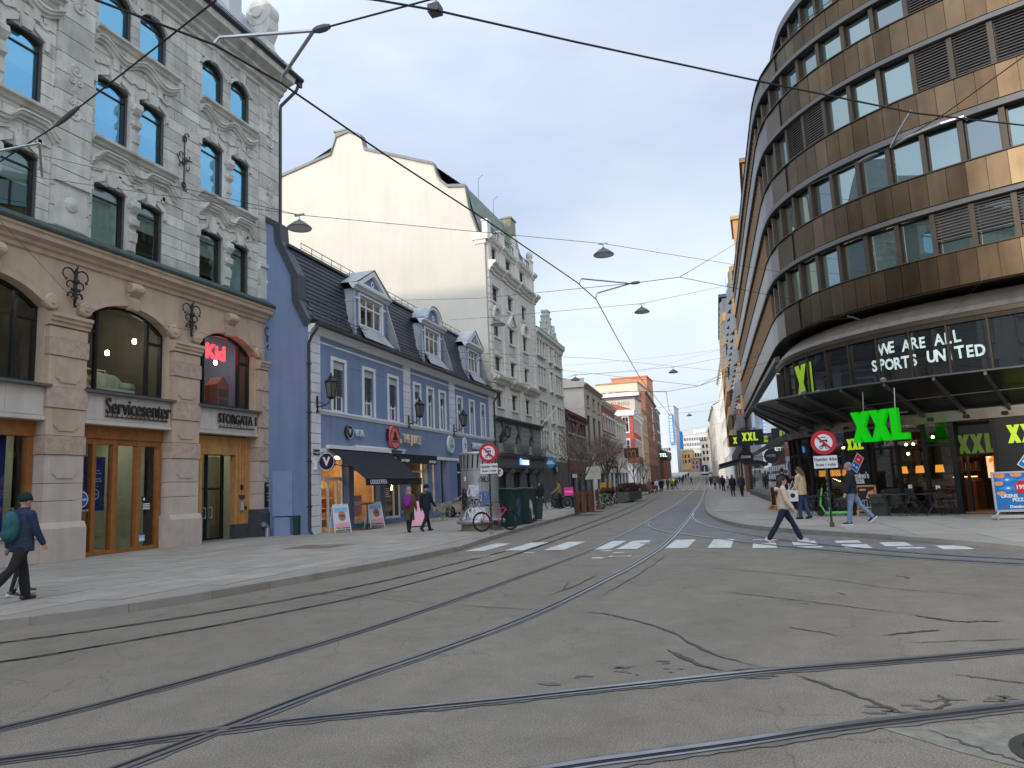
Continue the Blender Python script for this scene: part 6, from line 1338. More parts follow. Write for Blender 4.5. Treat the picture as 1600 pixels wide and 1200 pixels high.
for z0, z1 in SPAN:
    sweep('spandrel_core', BRZD, [(-.05, z0 + .02), (-.05, z1 - .02)], SMIN, SMAX)
    k = -6
    while SM0 + k * MOD / 2 < SMAX - .7:
        s0 = SM0 + k * MOD / 2; k += 1
        if s0 < .3: continue
        cblock('bronze_panel', BRZ, s0 + .008, s0 + MOD / 2 - .008, -.05, .0 + rnd.uniform(-.004, .004), z0 + .03, z1 - .02)
    k = -6
    sweep('bronze_band', BRZ, [(.0, z0), (.0, z1)], SMIN, SM0 - 6 * MOD / 2 - .3, step=1.5)
    sweep('sill', BRZD, [(-.3, z1 - .01), (.05, z1 - .01), (.05, z1 + .03), (-.3, z1 + .03)], SMIN, SMAX)
for z0, z1 in [(10.46, 10.68), (13.42, 13.70), (16.5, 16.73), (19.0, 19.24), (22.3, 22.7)]:
    q_ = -1.2 if z0 > 21 else 0
    sweep('ledge', LEDG, [(q_ - .35, z0 + .02), (q_ + .06, z0), (q_ + .10, z0 + .02), (q_ + .10, z1 - .05), (q_ + .03, z1), (q_ - .2, z1)], SMIN, SMAX)
sweep('overhang_soffit', BRZD, [(.0, 7.72), (-.02, 7.68), (-1.3, 7.70)], SMIN, SMAX)
LV = {2: lambda s: 4.5 < s < 7.0 or s > 10.7, 3: lambda s: s > 9.7, 0: lambda s: s > 10.7 or -3.7 < s < -1.8, 1: lambda s: -9 < s < -6}
louv_mesh = {}
def louvre(s0, s1, z0, z1, drop):
    w = (Vector(CP(s1, -.08)[:2]) - Vector(CP(s0, -.08)[:2])).length - .12; h = (z1 - z0) * drop; key = (round(w, 2), round(h, 2))
    if key not in louv_mesh:
        mb = MB(); n = int(h / .105)
        for i in range(n):
            z = -i * .105 - .02; mb.quad((-.03, -w / 2, z), (-.03, w / 2, z), (.035, w / 2, z - .072), (.035, -w / 2, z - .072))
        mb.box(-.03, .03, -w / 2, w / 2, -h - .03, -h); louv_mesh[key] = mb.mesh('louvre_blind', LOUV)
    x, y, t = LP((s0 + s1) / 2, -.07); stuff(inst('louvre_blind', louv_mesh[key], rb, (x, y, z1), t))
for r, (z0, z1) in enumerate(WROW):
    k = -7; q_ = -1.2 if r == 4 else 0
    while SM0 + k * MOD < SMAX - 1.3:
        s0 = SM0 + k * MOD; s1 = s0 + MOD; k += 1
        if s0 < -.4: continue
        x, y, t = LP((s0 + s1) / 2, q_ - .22)
        dark = (r + k) % 5 == 0
        o = window(rb, x, y, z0, MOD - .20, z1 - z0, BRZD, GOD if dark else GO, 1, None, 0, .055, .07); o.rotation_euler = (0, 0, t)
        cblock('window_post', BRZD, s0 - .085, s0 + .085, q_ - .26, q_ - .03, z0 - .01, z1 + .01)
        if r in LV and LV[r](s0 + .1): louvre(s0, s1, z0, z1, .66 if (r == 0) else 1.0)
        if r in (0, 3) and not (r in LV and LV[r](s0 + .1)) and k % 2: 
            if r == 0 or k % 3 == 0: MB().box(-1.6, -.6, -.35, .35, z1 - z0 - .12, z1 - z0 - .09).build('ceiling_light', LAMPP, o)
    sweep('window_band', GOD, [(q_ - .30, z0), (q_ - .30, z1)], SMIN, -.3, step=1.5)
    mb = MB(); s = SMIN + .2
    while s < -.3:
        a = LP(s, q_ - .28); b = LP(s, q_ - .02); c = LP(s + .07, q_ - .02); d = LP(s + .07, q_ - .28)
        n_ = len(mb.v); mb.v += [(a[0], a[1], z0), (b[0], b[1], z0), (c[0], c[1], z0), (d[0], d[1], z0), (a[0], a[1], z1), (b[0], b[1], z1), (c[0], c[1], z1), (d[0], d[1], z1)]; mb.f += [(n_, n_ + 1, n_ + 5, n_ + 4), (n_ + 1, n_ + 2, n_ + 6, n_ + 5), (n_ + 2, n_ + 3, n_ + 7, n_ + 6)]; s += .61
    stuff(mb.build('fin', mat('fin_bronze', (.12, .078, .045), .5, .1, 2, metal=.4), rb))
sweep('terrace', BRZD, [(-.05, 20.05), (-1.8, 20.06)], SMIN, SMAX, step=1.2); sweep('roof', BRZD, [(-1.3, 22.65), (-6, 22.8)], SMIN, SMAX, step=1.2)
mb = MB(); mb.tube([(*LP(s, -.25)[:2], 20.45) for s in [SMIN + (SMAX - SMIN) * i / 60 for i in range(61)]], .02, 4)
for i in range(60): x, y, _ = LP(SMIN + (SMAX - SMIN) * i / 60, -.25); mb.tube([(x, y, 20.0), (x, y, 20.45)], .015, 4)
mb.build('roof_rail', GUT, rb)
mb = MB(); X0, Y0_, _ = LP(SMIN, 0); X1, Y1_, _ = LP(SMAX, 0); mb.quad((X0, Y0_, 0), (X0 + 30, Y0_, 0), (X0 + 30, Y0_, 21), (X0, Y0_, 21)); mb.quad((X1, Y1_, 0), (X1 + 12, Y1_ + 30, 0), (X1 + 12, Y1_ + 30, 21), (X1, Y1_, 21)); mb.quad((X0, Y0_, 21), (X0 + 30, Y0_, 21), (X1 + 12, Y1_ + 30, 21), (X1, Y1_, 21)); mb.build('rear_wall', BRZD, rb)
# cove, fascia and the strip of dark glass over the canopy
sweep('cove', mat('cove_metal', (.12, .105, .09), .42, .12, 1.2, metal=.5, streak=.2), [(.02, 6.82), (-.10, 7.0), (-.32, 7.25), (-.65, 7.5), (-1.0, 7.64), (-1.3, 7.70)], 0, SMAX)
for k in range(-5, 9): s = 8.34 + k * MOD * 1.0; cblock('cove_seam', BRZD, s - .012, s + .012, -.02, .035, 6.5, 6.83)
sweep('fascia', BRZD, [(-.1, 6.46), (.02, 6.48), (.04, 6.62), (.06, 6.64), (.06, 6.80), (-.05, 6.83)], 0, SMAX)
ms = [2.14 + 1.237 * i for i in range(-2, 16)]
for a, b in zip(ms, ms[1:]):
    if b > SMAX - .3: break
    g_ = cblock('strip_window', GSP, a + .03, b - .03, -.12, -.10, 4.3, 6.47)
    cblock('strip_mullion', BRZD, a - .03, a + .03, -.12, .03, 4.3, 6.47)
room_b = sweep('interior', BLACKP, [(-.2, 4.3), (-2.2, 4.3), (-2.2, 6.6)], 0, SMAX)
# lettering painted on the glass, one letter at a time along the curve
def curved_text(st_, s0, s1, z, size, m, off, parent, jig=.03, bold=.02, sx=.8, dep=.004):
    n = len(st_)
    for i, c in enumerate(st_):
        if c == ' ': continue
        x, y, t = CP(s0 + (s1 - s0) * (i + .5) / n, off); lx, ly, lz = parent.location
        text(c, 'letter', m, parent, size * rnd.uniform(.95, 1.08), dep, (x - lx, y - ly, z - lz + rnd.uniform(-jig, jig)), rot=(PI / 2, rnd.uniform(-.06, .06), PI / 2 + t), bold=bold, sx=sx)
PAINT = mat('pale_mint_paint', (.50, .62, .60), .7, .2, 8)
x, y, t = CP(10, -.08); wt = thing('window_lettering', 'hand painted pale lettering in two lines on the dark glass over the canopy', 'lettering', (x, y, 5.2))
curved_text('WE ARE ALL', 8.42, 11.2, 6.03, .56, PAINT, -.085, wt, bold=.014); curved_text('SPORTS UNITED', 7.95, 11.85, 5.46, .56, PAINT, -.085, wt, bold=.018)
def xxl(parent, h, d, m, loc, t, edge=None, chars='XXL'):
    """heavy condensed capitals built as solid bars; local y runs to the reader's right"""
    w = h * .62; st_ = h * .235; y = -(len(chars) * w + (len(chars) - 1) * h * .02) / 2; R = Matrix.Rotation(t, 4, 'Z')
    for c in chars:
        if c == 'X': polys = [[(y, 0), (y + st_, 0), (y + w, h), (y + w - st_, h)], [(y + w - st_, 0), (y + w, 0), (y + st_, h), (y, h)]]
        else: polys = [[(y + .06 * w, 0), (y + w * .9, 0), (y + w * .9, h * .2), (y + .06 * w + st_, h * .2), (y + .06 * w + st_, h), (y + .06 * w, h)]]
        mb = MB()
        for i, p in enumerate(polys): mb.prism(p, -d + i * .002, d + i * .002)
        o = mb.build('letter', m, parent); o.location = loc; o.rotation_euler = (0, 0, t)
        if edge:
            mb = MB(); mb.box(-d * 1.05, -d * .9, y, y + w, h * .2, h * .8); q = mb.build('letter_back', edge, parent); q.location = loc; q.rotation_euler = (0, 0, t)
        y += w + h * .02
x, y, t = CP(4.35, -.06); xs = thing('window_print', 'big lime green letters printed on the narrow panes left of the white lettering', 'lettering', (x, y, 4.35))
xxl(xs, 1.55, .006, LIME, (0, 0, .35), t, None, 'XL')
x, y, t = CP(9.40, 2.15); xs = thing('hanging_sign', 'big bright green three letter sign hung under the canopy edge', 'sign', (x, y, 2.62))
xxl(xs, 1.04, .09, GREENG, (0, 0, .02), t); mb = MB()
for yy in (-.55, .55): mb.tube([(0, yy, 1.0), (-.1, yy, 1.75)], .02, 5)
mb.tube([(-.1, -.9, .12), (-.1, .9, .12)], .02, 5); mb.tube([(-.1, -.9, .9), (-.1, .9, .9)], .02, 5); o = mb.build('hanger', STEELD, xs); o.rotation_euler = (0, 0, t)
# canopy
def canoff(s): return .5 + 2.0 * min(1, max(0, (s - .6) / 4.2)) ** .7
cn = thing('canopy', 'dark ribbed canopy curving round the shop corner and tilting up outwards', 'canopy', (RX, RY, 3.4))
mb = MB(); A, B = [], []
for i in range(61):
    s = .6 + (SMAX - 1.2) * i / 60; f = canoff(s); x, y, _ = LP(s, f); A.append((x, y, 1.12 - .15 * max(0, (s - 9) / 9))); x, y, _ = LP(s, .0); B.append((x, y, .22))
mb.strip(A, B); mb.strip([(p[0], p[1], p[2] + .07) for p in A], [(p[0], p[1], p[2] + .07) for p in B]); mb.strip(A, [(p[0], p[1], p[2] + .07) for p in A]); mb.build('canopy_sheet', CANO, cn)
mb = MB(); mb.tube([(p[0], p[1], p[2] + .03) for p in A], .035, 6); mb.build('edge_rail', LEDG, cn)
for k in range(15):
    s = 2.1 + k * 1.28; f = canoff(s); x0, y0, t = LP(s, f + .02); x1, y1, _ = LP(s, .05); zt = 1.12 - .15 * max(0, (s - 9) / 9)
    mb = MB(); n_ = Vector((math.cos(t + PI / 2), math.sin(t + PI / 2), 0)) * .04
    a0, a1 = Vector((x0, y0, zt - .01)), Vector((x1, y1, .20)); d0, d1 = Vector((0, 0, -.10)), Vector((0, 0, -.20))
    mb.quad(a0 - n_ + d0, a1 - n_ + d1, a1 + n_ + d1, a0 + n_ + d0); mb.quad(a0 - n_, a1 - n_, a1 - n_ + d1, a0 - n_ + d0); mb.quad(a0 + n_, a1 + n_, a1 + n_ + d1, a0 + n_ + d0); mb.quad(a0 - n_, a0 + n_, a0 + n_ + d0, a0 - n_ + d0); mb.build('rib', mat('rib_steel', (.10, .095, .09), .4, .1, 2, metal=.4), cn)
    if k in (4, 6): MB().lathe([(0, 0), (.09, 0), (.11, .1), (.05, .16)], 10, (x0, y0, zt + .02)).build('floodlight', STEELD, cn)
mb = MB()
for s0 in range(2, 20, 1): pass
mb.tube([(*LP(4 + i * .35, canoff(4 + i * .35) * .52)[:2], .56) for i in range(46)], .02, 5); mb.build('stiffener', LEDG, cn)
sweep('soffit_band', STEELD, [(-.05, 3.18), (.05, 3.2), (.06, 3.55), (-.05, 3.58)], 1.5, SMAX)
for k in range(12): x, y, t = LP(4.5 + k * 1.1, .12); MB().lathe([(0, .06), (.09, .06), (.11, -.02), (.06, -.04)], 10, (.0, 0, 0)).build('downlight', BRZD, rb, loc=(x, y, 3.32))
# street level: glazed cafe front, black pillars, entrance
sweep('ceiling', BLACKP, [(.0, 3.19), (-6, 3.19)], 0, SMAX, step=1); sweep('interior', mat('cafe_back_wall', (.055, .035, .022), .9, .4, 1.5), [(-5, .02), (-5, 3.2)], .5, 10, step=1); sweep('interior', BLACKP, [(-5, .02), (-5, 3.2)], 10, SMAX, step=1); sweep('cafe_floor', mat('cafe_floor', (.08, .06, .045), .6, .2, 2), [(-.1, PH + .01), (-5, PH + .01)], 0, SMAX, step=1)
GCF = glass('cafe_pane', refl=.05, grazing=.55, see=.72)
gm_ = [1.0, 1.9, 2.8, 3.9, 5.1, 6.40]
for a, b in list(zip(gm_, gm_[1:])) + [(7.55, 8.6), (8.6, 9.6), (9.6, 10.5)]:
    cblock('cafe_window', GCF, a + .04, b - .04, -.14, -.12, PH, 3.18); cblock('cafe_mullion', BLACKP, a - .05, a + .05, -.18, -.04, 0, 3.2); cblock('cafe_transom', BLACKP, a + .05, b - .05, -.17, -.08, 2.42, 2.5); cblock('cafe_plinth', BLACKP, a + .05, b - .05, -.2, -.05, 0, .32)
for a, b, o0 in ((6.42, 7.52, .02), (11.82, 14.6, .02), (10.45, 10.62, -.05), (11.70, 11.82, -.05)): cblock('black_pillar', BLACKP, a, b, -.5, o0, 0, 3.19)
cblock('door_head', BLACKP, 10.6, 11.75, -.6, -.45, 2.05, 3.15); cblock('door_step', mat('oak_floor', (.25, .12, .045), .6, .2, 3), 10.6, 11.75, -1.6, -.2, 0, PH + .05)
for yy in (10.75, 11.6): cblock('door_post', BLACKP, yy - .04, yy + .04, -.6, -.5, 0, 2.05)
LAMPO = mat('amber_lampshade', (.9, .32, .04), .6, 0, emit=.9)
for i, s in enumerate((1.6, 2.3, 3.0, 3.7, 4.5, 5.3, 6.0, 7.95, 8.65, 9.45)):
    x, y, t = CP(s, -1.25); lm = thing('pendant_lamp', 'amber drum lampshade hanging in a row inside the cafe window', 'lamp', (x, y, 1.52), 0, 'amber lampshades in the cafe')
    MB().lathe([(.0, .26), (.12, .26), (.15, 0), (0, .02)], 12).build('lamp_shade', LAMPO, lm); MB().tube([(0, 0, .26), (0, 0, 1.66)], .008, 4).build('flex', BLACKP, lm)
SPINE = [mat('book_%d' % i, c, .8, .3, 5) for i, c in enumerate([(.20, .09, .04), (.30, .2, .1), (.12, .10, .07), (.26, .07, .03)])]
for s in (2.2, 4.2, 5.6, 8.2, 9.2):
    for z in (1.0, 1.5, 2.0, 2.5):
        cblock('shelf_board', SPINE[0], s - .45, s + .45, -4.3, -4.0, z, z + .04)
        for q in range(6): cblock('stock_box', SPINE[(q + int(z * 4) + int(s * 3)) % 4], s - .42 + q * .14, s - .32 + q * .14, -4.25, -4.05, z + .05, z + rnd.uniform(.22, .4))
for s, z in ((7.75, 2.6), (7.8, 2.25), (8.1, 2.6), (3.3, 2.7), (9.0, 2.8), (10.9, 2.2), (11.3, 2.1)): x, y, t = LP(s, -1.8); mb = MB(); mb.ball((0, 0, 0), .05, n=8, m=6); mb.build('small_bulb', BULB, rb, loc=(x, y, z))
cblock('bar_counter', mat('bar_timber', (.16, .06, .025), .6, .2, 2), 7.6, 10.2, -3.2, -2.6, .1, 1.15); cblock('shelf_light', mat('shelf_glow', (1, .35, .12), .5, 0, emit=2), 8.2, 9.0, -3.9, -3.85, 1.28, 1.31); cblock('shelf_light', MATS['shelf_glow'], 9.2, 9.5, -3.9, -3.85, 1.28, 1.31)
cblock('lit_poster', mat('warm_lit_board', (.85, .6, .35), .5, .2, 3, emit=.35), 10.85, 11.05, -2.2, -2.15, 1.25, 2.0); x, y, t = CP(11.33, -2.0)
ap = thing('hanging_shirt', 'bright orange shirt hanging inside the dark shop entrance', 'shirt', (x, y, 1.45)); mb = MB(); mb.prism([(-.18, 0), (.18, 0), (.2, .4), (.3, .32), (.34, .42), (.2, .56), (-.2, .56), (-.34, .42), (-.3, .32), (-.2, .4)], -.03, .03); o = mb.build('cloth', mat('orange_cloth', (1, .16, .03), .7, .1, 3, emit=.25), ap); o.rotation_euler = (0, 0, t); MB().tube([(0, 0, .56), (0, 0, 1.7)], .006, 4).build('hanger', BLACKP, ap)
def domino(s, off, zc, h, pname, lab, name=True):
    """pillar banner: lime letters, the tilted red and blue tile, the white name"""
    x, y, t = CP(s, off); b = thing('pillar_banner', lab, 'sign', (x, y, PH))
    def put(o, loc=(0, 0, 0)): o.location = loc; o.rotation_euler = (0, 0, t); return o
    RD = mat('tile_red', (.58, .02, .05), .5, 0, emit=.08); BU = mat('tile_blue', (.0, .14, .42), .5, 0, emit=.08); a = rad(-37)
    def rot(p, q): return (p * math.cos(a) - q * math.sin(a), zc + p * math.sin(a) + q * math.cos(a))
    def tile(y0, y1, z0, z1, x1, m, nm): put(MB().prism([rot(y0, z0), rot(y1, z0), rot(y1, z1), rot(y0, z1)], .0, x1).build(nm, m, b))
    w = h * .5
    tile(-w / 2 - .03, w / 2 + .03, -h / 2 - .03, h / 2 + .03, .010, LETW, 'tile_border'); tile(-w / 2, w / 2, .012, h / 2, .016, RD, 'red_half'); tile(-w / 2, w / 2, -h / 2, -.012, .016, BU, 'blue_half')
    for p, q in ((0, h / 4), (-w / 4, -h / 4), (w / 4, -h / 4)):
        c = rot(p, q); put(MB().lathe([(0, .02), (h * .08, .02)], 12, (0, c[0], c[1]), 'x').build('dot', LETW, b))
    c_, s_ = math.cos(t), math.sin(t)
    for s2, dz, sz in (("Domino's", -h * .78, .30), ('Pizza', -h * 1.08, .30)): text(s2, 'lettering', LETW, b, sz, .004, (c_ * .012, s_ * .012, zc + dz), rot=(PI / 2, 0, PI / 2 + t), bold=.012, sx=.85)
    return b, t
b1, t1 = domino(6.97, .03, 1.86, .62, 'a', 'black pillar banner with red and blue tile left of the cafe tables')
xxl(b1, .42, .01, LIMEG, (0, 0, 2.36), t1)
for s2, z, q in (('Kaffebrenneriet', .95, .19),): text(s2, 'lettering', LETW, b1, q, .003, (.012 * math.cos(t1), .012 * math.sin(t1), z), rot=(PI / 2, 0, PI / 2 + t1), bold=.003, sx=.7)
for k in range(3): o = MB().box(.0, .012, -.35, .3 - .12 * k, .80 - k * .12, .815 - k * .12).build('line', LETW, b1); o.rotation_euler = (0, 0, t1)
b2, t2 = domino(12.72, .04, 1.72, .72, 'b', 'black pillar banner with red and blue tile at the right edge of the photo')
xxl(b2, .58, .01, LIMEG, (.0, 0, 2.22), t2)
x, y, t = CP(11.17, -.42); ds = thing('door_sign', 'dim unlit green letters over the dark shop entrance', 'sign', (x, y, 2.1)); xxl(ds, .64, .03, LIMED, (0, 0, 0), t)
x, y, t = CP(8.75, -.1); ks = thing('window_lettering', 'small cream cafe name on the dark window under the green sign', 'lettering', (x, y, 2.62)); text('Kaffebrenneriet', 'lettering', mat('cream_print', (.55, .42, .30), .6, 0), ks, .26, .003, (0, 0, 0), rot=(PI / 2, 0, PI / 2 + t), bold=.002, sx=.75)
for s, z in ((8.95, 1.0), (9.9, .95), (10.52, 1.05)): x, y, t = CP(s, -.07); n_ = thing('window_notice', 'small white notice stuck on the dark shop glass', 'notice', (x, y, z), 0, 'white notices on the dark glass'); o = MB().box(0, .01, -.07, .07, 0, .13).build('card', LETW, n_); o.rotation_euler = (0, 0, t)
# the straight street side at street level: curtain wall with thin uprights, posters, pier
sweep('curtain_wall', GCUR, [(-.12, PH), (-.12, 7.0)], SMIN, .9, step=2)
mb = MB(); s = SMIN + .3
while s < .8:
    a = LP(s, -.12); b = LP(s, -.117); c = LP(s + .06, -.117); d = LP(s + .06, -.12)
    n_ = len(mb.v); mb.v += [(a[0], a[1], 0), (b[0], b[1], 0), (c[0], c[1], 0), (d[0], d[1], 0), (a[0], a[1], 7), (b[0], b[1], 7), (c[0], c[1], 7), (d[0], d[1], 7)]; mb.f += [(n_, n_ + 1, n_ + 5, n_ + 4), (n_ + 1, n_ + 2, n_ + 6, n_ + 5), (n_ + 2, n_ + 3, n_ + 7, n_ + 6)]; s += .8
stuff(mb.build('curtain_mullion', BRZD, rb)); sweep('curtain_rail', BRZD, [(-.12, 3.3), (-.112, 3.32), (-.112, 3.6), (-.12, 3.62)], SMIN, 1.5, step=2); sweep('curtain_head', LEDG, [(-.12, 6.95), (.1, 6.98), (.1, 7.2), (-.12, 7.25)], SMIN, .3, step=2); sweep('plinth', mat('brown_plinth', (.10, .075, .06), .6, .1, 2), [(-.1, 0), (.12, .0), (.12, .5), (-.1, .52)], SMIN, .9, step=2)
for k in range(9):
    for z in (1.0, 1.45, 1.9): cblock('window_notice', mat('paper_notice', (.55, .56, .56), .7, .1, 3), -12 + k * 1.4, -11.6 + k * 1.4, -.11, -.08, z, z + .3)
def projecting(s, z, label, w=1.55, h=.85, lit=LIMEG, chars='XXL'):
    x, y, t = CP(s, .9); p = thing('projecting_sign', label, 'sign', (x, y, z), t + PI / 2)
    MB().box(-.07, .07, -w / 2, w / 2, -h / 2, h / 2).build('box', BLACKP, p); xxl(p, h * .6, .004, lit, (-.075, 0, -h * .3), PI if False else 0) if False else xxl(p, h * .6, .006, lit, (.075, 0, -h * .3), 0); MB().box(-.03, .03, w / 2, w / 2 + .4, -.04, .04).build('bracket', STEELD, p); return p
projecting(-10.8, 4.1, 'nearer black projecting sign with lime letters at the left end of the canopy')
projecting(-27.5, 4.7, 'farther smaller black projecting sign with lime letters along the street', 1.7, .9)
projecting(-17, 4.2, 'dull lime projecting sign between the two black ones', 1.0, .8, LIMED)
x, y, t = CP(-21, .8); p = thing('projecting_sign', 'round black projecting sign beneath the lime letter signs', 'sign', (x, y, 3.1), t + PI / 2); MB().lathe([(0, .06), (.55, .06), (.55, -.06), (0, -.06)], 20, axis='x').build('disc', BLACKP, p); text('STORM', 'lettering', LETW, p, .26, .004, (.065, 0, .02), bold=.004, sx=.8); MB().box(-.03, .03, .5, .9, -.03, .03).build('bracket', STEELD, p)
# ---- next along: zig-zag office with ochre bays, then the white house
OBZ = mat('ochre_bay', (.40, .235, .085), .7, .1, 1); GPL = mat('grey_clad', (.20, .20, .21), .45, .1, .6, metal=.4); BRC = mat('brown_clad', (.22, .12, .07), .7, .2, 1)
zg = thing('bay_building', 'brown office with zigzag grey bands and ochre underside bays along the street', 'building', (-.75, 71, 0))
t_, L_ = place(-.75, 71, -3.6, 128)
zg.rotation_euler = (0, 0, t_)            # local x points away from the street here
mb = MB(); mb.box(.4, 20, 0, L_, 0, 21.5); mb.build('wall', BRC, zg); mb = MB(); mb.box(.3, 20.2, 0, L_ * .45, 21.5, 22.0); mb.build('roof_edge', GPL, zg)
for f in range(5):
    z = 6.2 + f * 3.1
    n = 6
    for k in range(n):
        y0 = k * 4.2; y1 = y0 + 4.0
        mb = MB(); mb.prism([(.42, y0), (-.15, y0 + .5), (-.55, y1 - .7), (.42, y1)], z, z + 1.35, 'z'); mb.build('grey_band', GPL, zg)
        mb = MB(); mb.prism([(.42, y0 + .2), (.0, y0 + .6), (-.3, y1 - .9), (.42, y1 - .2)], z + 1.36, z + 3.05, 'z'); mb.build('bay_window', glass('bay_pane', (.02, .02, .02), .06, .3), zg)
        mb = MB(); mb.prism([(.42, y0 + .1), (-.1, y0 + .5), (-.2, y0 + .9), (.42, y0 + .6)], z + 1.36, z + 3.05, 'z'); mb.build('bay_side', OBZ, zg)
for f in range(6):
    z = 6.6 + f * 3.05
    for k in range(7):
        y0 = 26.5 + k * 4.3; y1 = y0 + 3.4
        mb = MB(); mb.prism([(.42, y0), (-.55, y0 + .25), (-.85, y1 - .3), (.42, y1)], z, z + 1.1, 'z'); mb.build('ochre_bay', OBZ, zg)
        mb = MB(); mb.prism([(.42, y0), (-.5, y0 + .25), (-.8, y1 - .3), (.42, y1)], z + 1.11, z + 3.04, 'z'); mb.build('bay_window', glass('bay_pane', (.02, .02, .02), .06, .3), zg)
mb = MB(); mb.box(-.9, 8, 26.3, L_, 24.9, 25.3); mb.build('roof_edge', SLATE, zg); mb = MB(); mb.box(.4, 8, 26.3, L_, 21.5, 24.9); mb.build('upper_storey', BRC, zg)
mb = MB(); mb.box(.2, 5, 50, L_ - 1, 25.3, 28.6); mb.build('roof_turret', mat('turret_copper', (.10, .30, .22), .6, .2, 1.5), zg)
for k in range(3): MB().tube([(.6, 38 + k * 4, 25.3), (.5, 38 + k * 4, 30.5 - k)], .06, 4).build('mast', STEELD, zg)
mb = MB(); mb.box(-.3, .5, 4, L_, 3.9, 5.3); mb.build('shop_fascia', BLACKP, zg)
for k in range(9): MB().box(.3, .41, 5 + k * 5.6, 9.4 + k * 5.6, .1, 3.7).build('shop_window', GPD, zg); MB().box(-.05, .4, 9.6 + k * 5.6, 10.3 + k * 5.6, 0, 3.9).build('shop_pier', BEI if k % 2 else BRC, zg)
for k, (y, w) in enumerate(((16, 7), (27, 6), (40, 8))):
    x_, y_ = -.75 - math.sin(t_) * y, 71 + math.cos(t_) * y; a_ = thing('awning', ['dark flat awning over the east pavement by the round sign', 'dark awning over the middle of the east pavement', 'farthest dark awning over the east pavement'][k], 'awning', (x_, y_, 0), t_)
    mb = MB(); mb.prism([(.4, 3.9), (-2.6, 3.2), (-2.6, 2.95), (.4, 3.6)], 0, w, 'y'); mb.build('canopy', [BLK, DGREY, SLATE][k], a_); mb = MB(); mb.box(-2.6, -2.5, 0, w, 2.8, 3.0); mb.build('valance', mat('valance', (.35, .30, .24), .8, .1, 2), a_)
o = blocky('roof_tower', 'brown timber clad rooftop tower behind the round building', .85, 6, 58, 66, 0, 26.0, mat('tower_timber', (.24, .13, .07), .7, .2, 1.2, streak=.3)); o = blocky('roof_tower', 'tall ochre stair tower further along behind the bronze roof', -.3, 5, 74, 80, 0, 27.0, mat('ochre_tower', (.46, .26, .10), .8, .1, .8))
wr, wl, wt_ = rowb('white_corner_house', 'cream white corner house beyond the ochre bays', (-6.9, 172), (-3.9, 130), 22.5, WST, [(z, z + 2.1, 9, 1.4, dict(fm=WWH, sur=.3, um=STUCQ)) for z in (5.6, 9.2, 12.8, 16.4, 19.6)], ridge=3, depth=14)
rowb('pale_house', 'pale house standing beyond the cream white corner house', (-12.4, 225), (-8.6, 178), 17.5, STUC, [(z, z + 2.0, 9, 1.4, dict(fm=WWH)) for z in (5, 8.8, 12.4)] + [], ridge=3, depth=12)
rowb('tan_house', 'tan house on the far east side of the street', (-16.3, 290), (-12.8, 228), 14, CRM, [(z, z + 2.0, 9, 1.5, dict(fm=WDK)) for z in (5, 8.8)], ridge=3, depth=12)
# ---- unseen city blocks behind and beside the camera, added to shade the street; they also close the square and stand in the reflections
blocky('unseen_city_block', 'unseen pale city block added for its shade, with rows of windows across the square behind the viewer', -58, -19.5, -44, 0.6, 0, 23.5, STUC)
blocky('unseen_city_block', 'unseen long stone city block added for its shade, with rows of windows far behind the viewer', -18, 32, -75, -52, 0, 20, SAND)
mbw = [(9, 4, -17, 17, 4, 20, 1.6, 2.4)]
rowb('unseen_city_block', 'pale town house with tall windows to the right of the viewer', (24, 18), (24, -30), 19, CRM, [(z, z + 2.2, 10, 1.5, dict(fm=WWH, sur=.25)) for z in (4.5, 8.2, 12, 15.5)], ridge=4, depth=16)
rowb('unseen_city_block', 'unseen grey town house added for its shade, with tall windows left behind the viewer', (-19.4, -44), (-19.4, 0), 22, GREYGRN, [(z, z + 2.2, 10, 1.5, dict(fm=WWH, sur=.25)) for z in (4.5, 8.2, 12, 15.5)], ridge=2, depth=14)
# ================================================================ STREET FURNITURE
def ray(px, py):
    u, v = (px - 800) / F_PX, (py - 600) / F_PX; return Vector([a[0] * u + a[1] * v + a[2] for a in AX])
def G(px, py, z=PH):
    """the place at height z that a surveyed point of the photograph belongs to"""
    d = ray(px, py); p = d * ((z - CAMH) / d.z); return (p.x, p.y, z)
def GY(px, py, y): d = ray(px, py); p = d * (y / d.y); return (p.x, p.y, p.z + CAMH)
def GX(px, py, x): d = ray(px, py); p = d * (x / d.x); return (p.x, p.y, p.z + CAMH)
ZINC = mat('stained_steel', (.40, .40, .41), .34, .22, 1.6, metal=.6, streak=.3); CONC = mat('stained_concrete', (.30, .26, .20), .9, .2, 4, streak=.2)
GBOX = mat('dark_green_container', (.016, .045, .042), .5, .25, 3, streak=.35); POSTG = mat('dark_green_post', (.02, .04, .032), .5, .2, 5)
SRED = mat('sign_red', (.48, .012, .03), .4, .03, 3); SWH = mat('sign_white', (.66, .66, .65), .45, .03, 2); GRAFW = mat('graffiti_white', (.62, .63, .65), .6, .2, 7); GRAFB = mat('graffiti_black', (.015, .015, .02), .6, .1, 7); GRAFU = mat('graffiti_blue', (.10, .14, .32), .6, .2, 5)
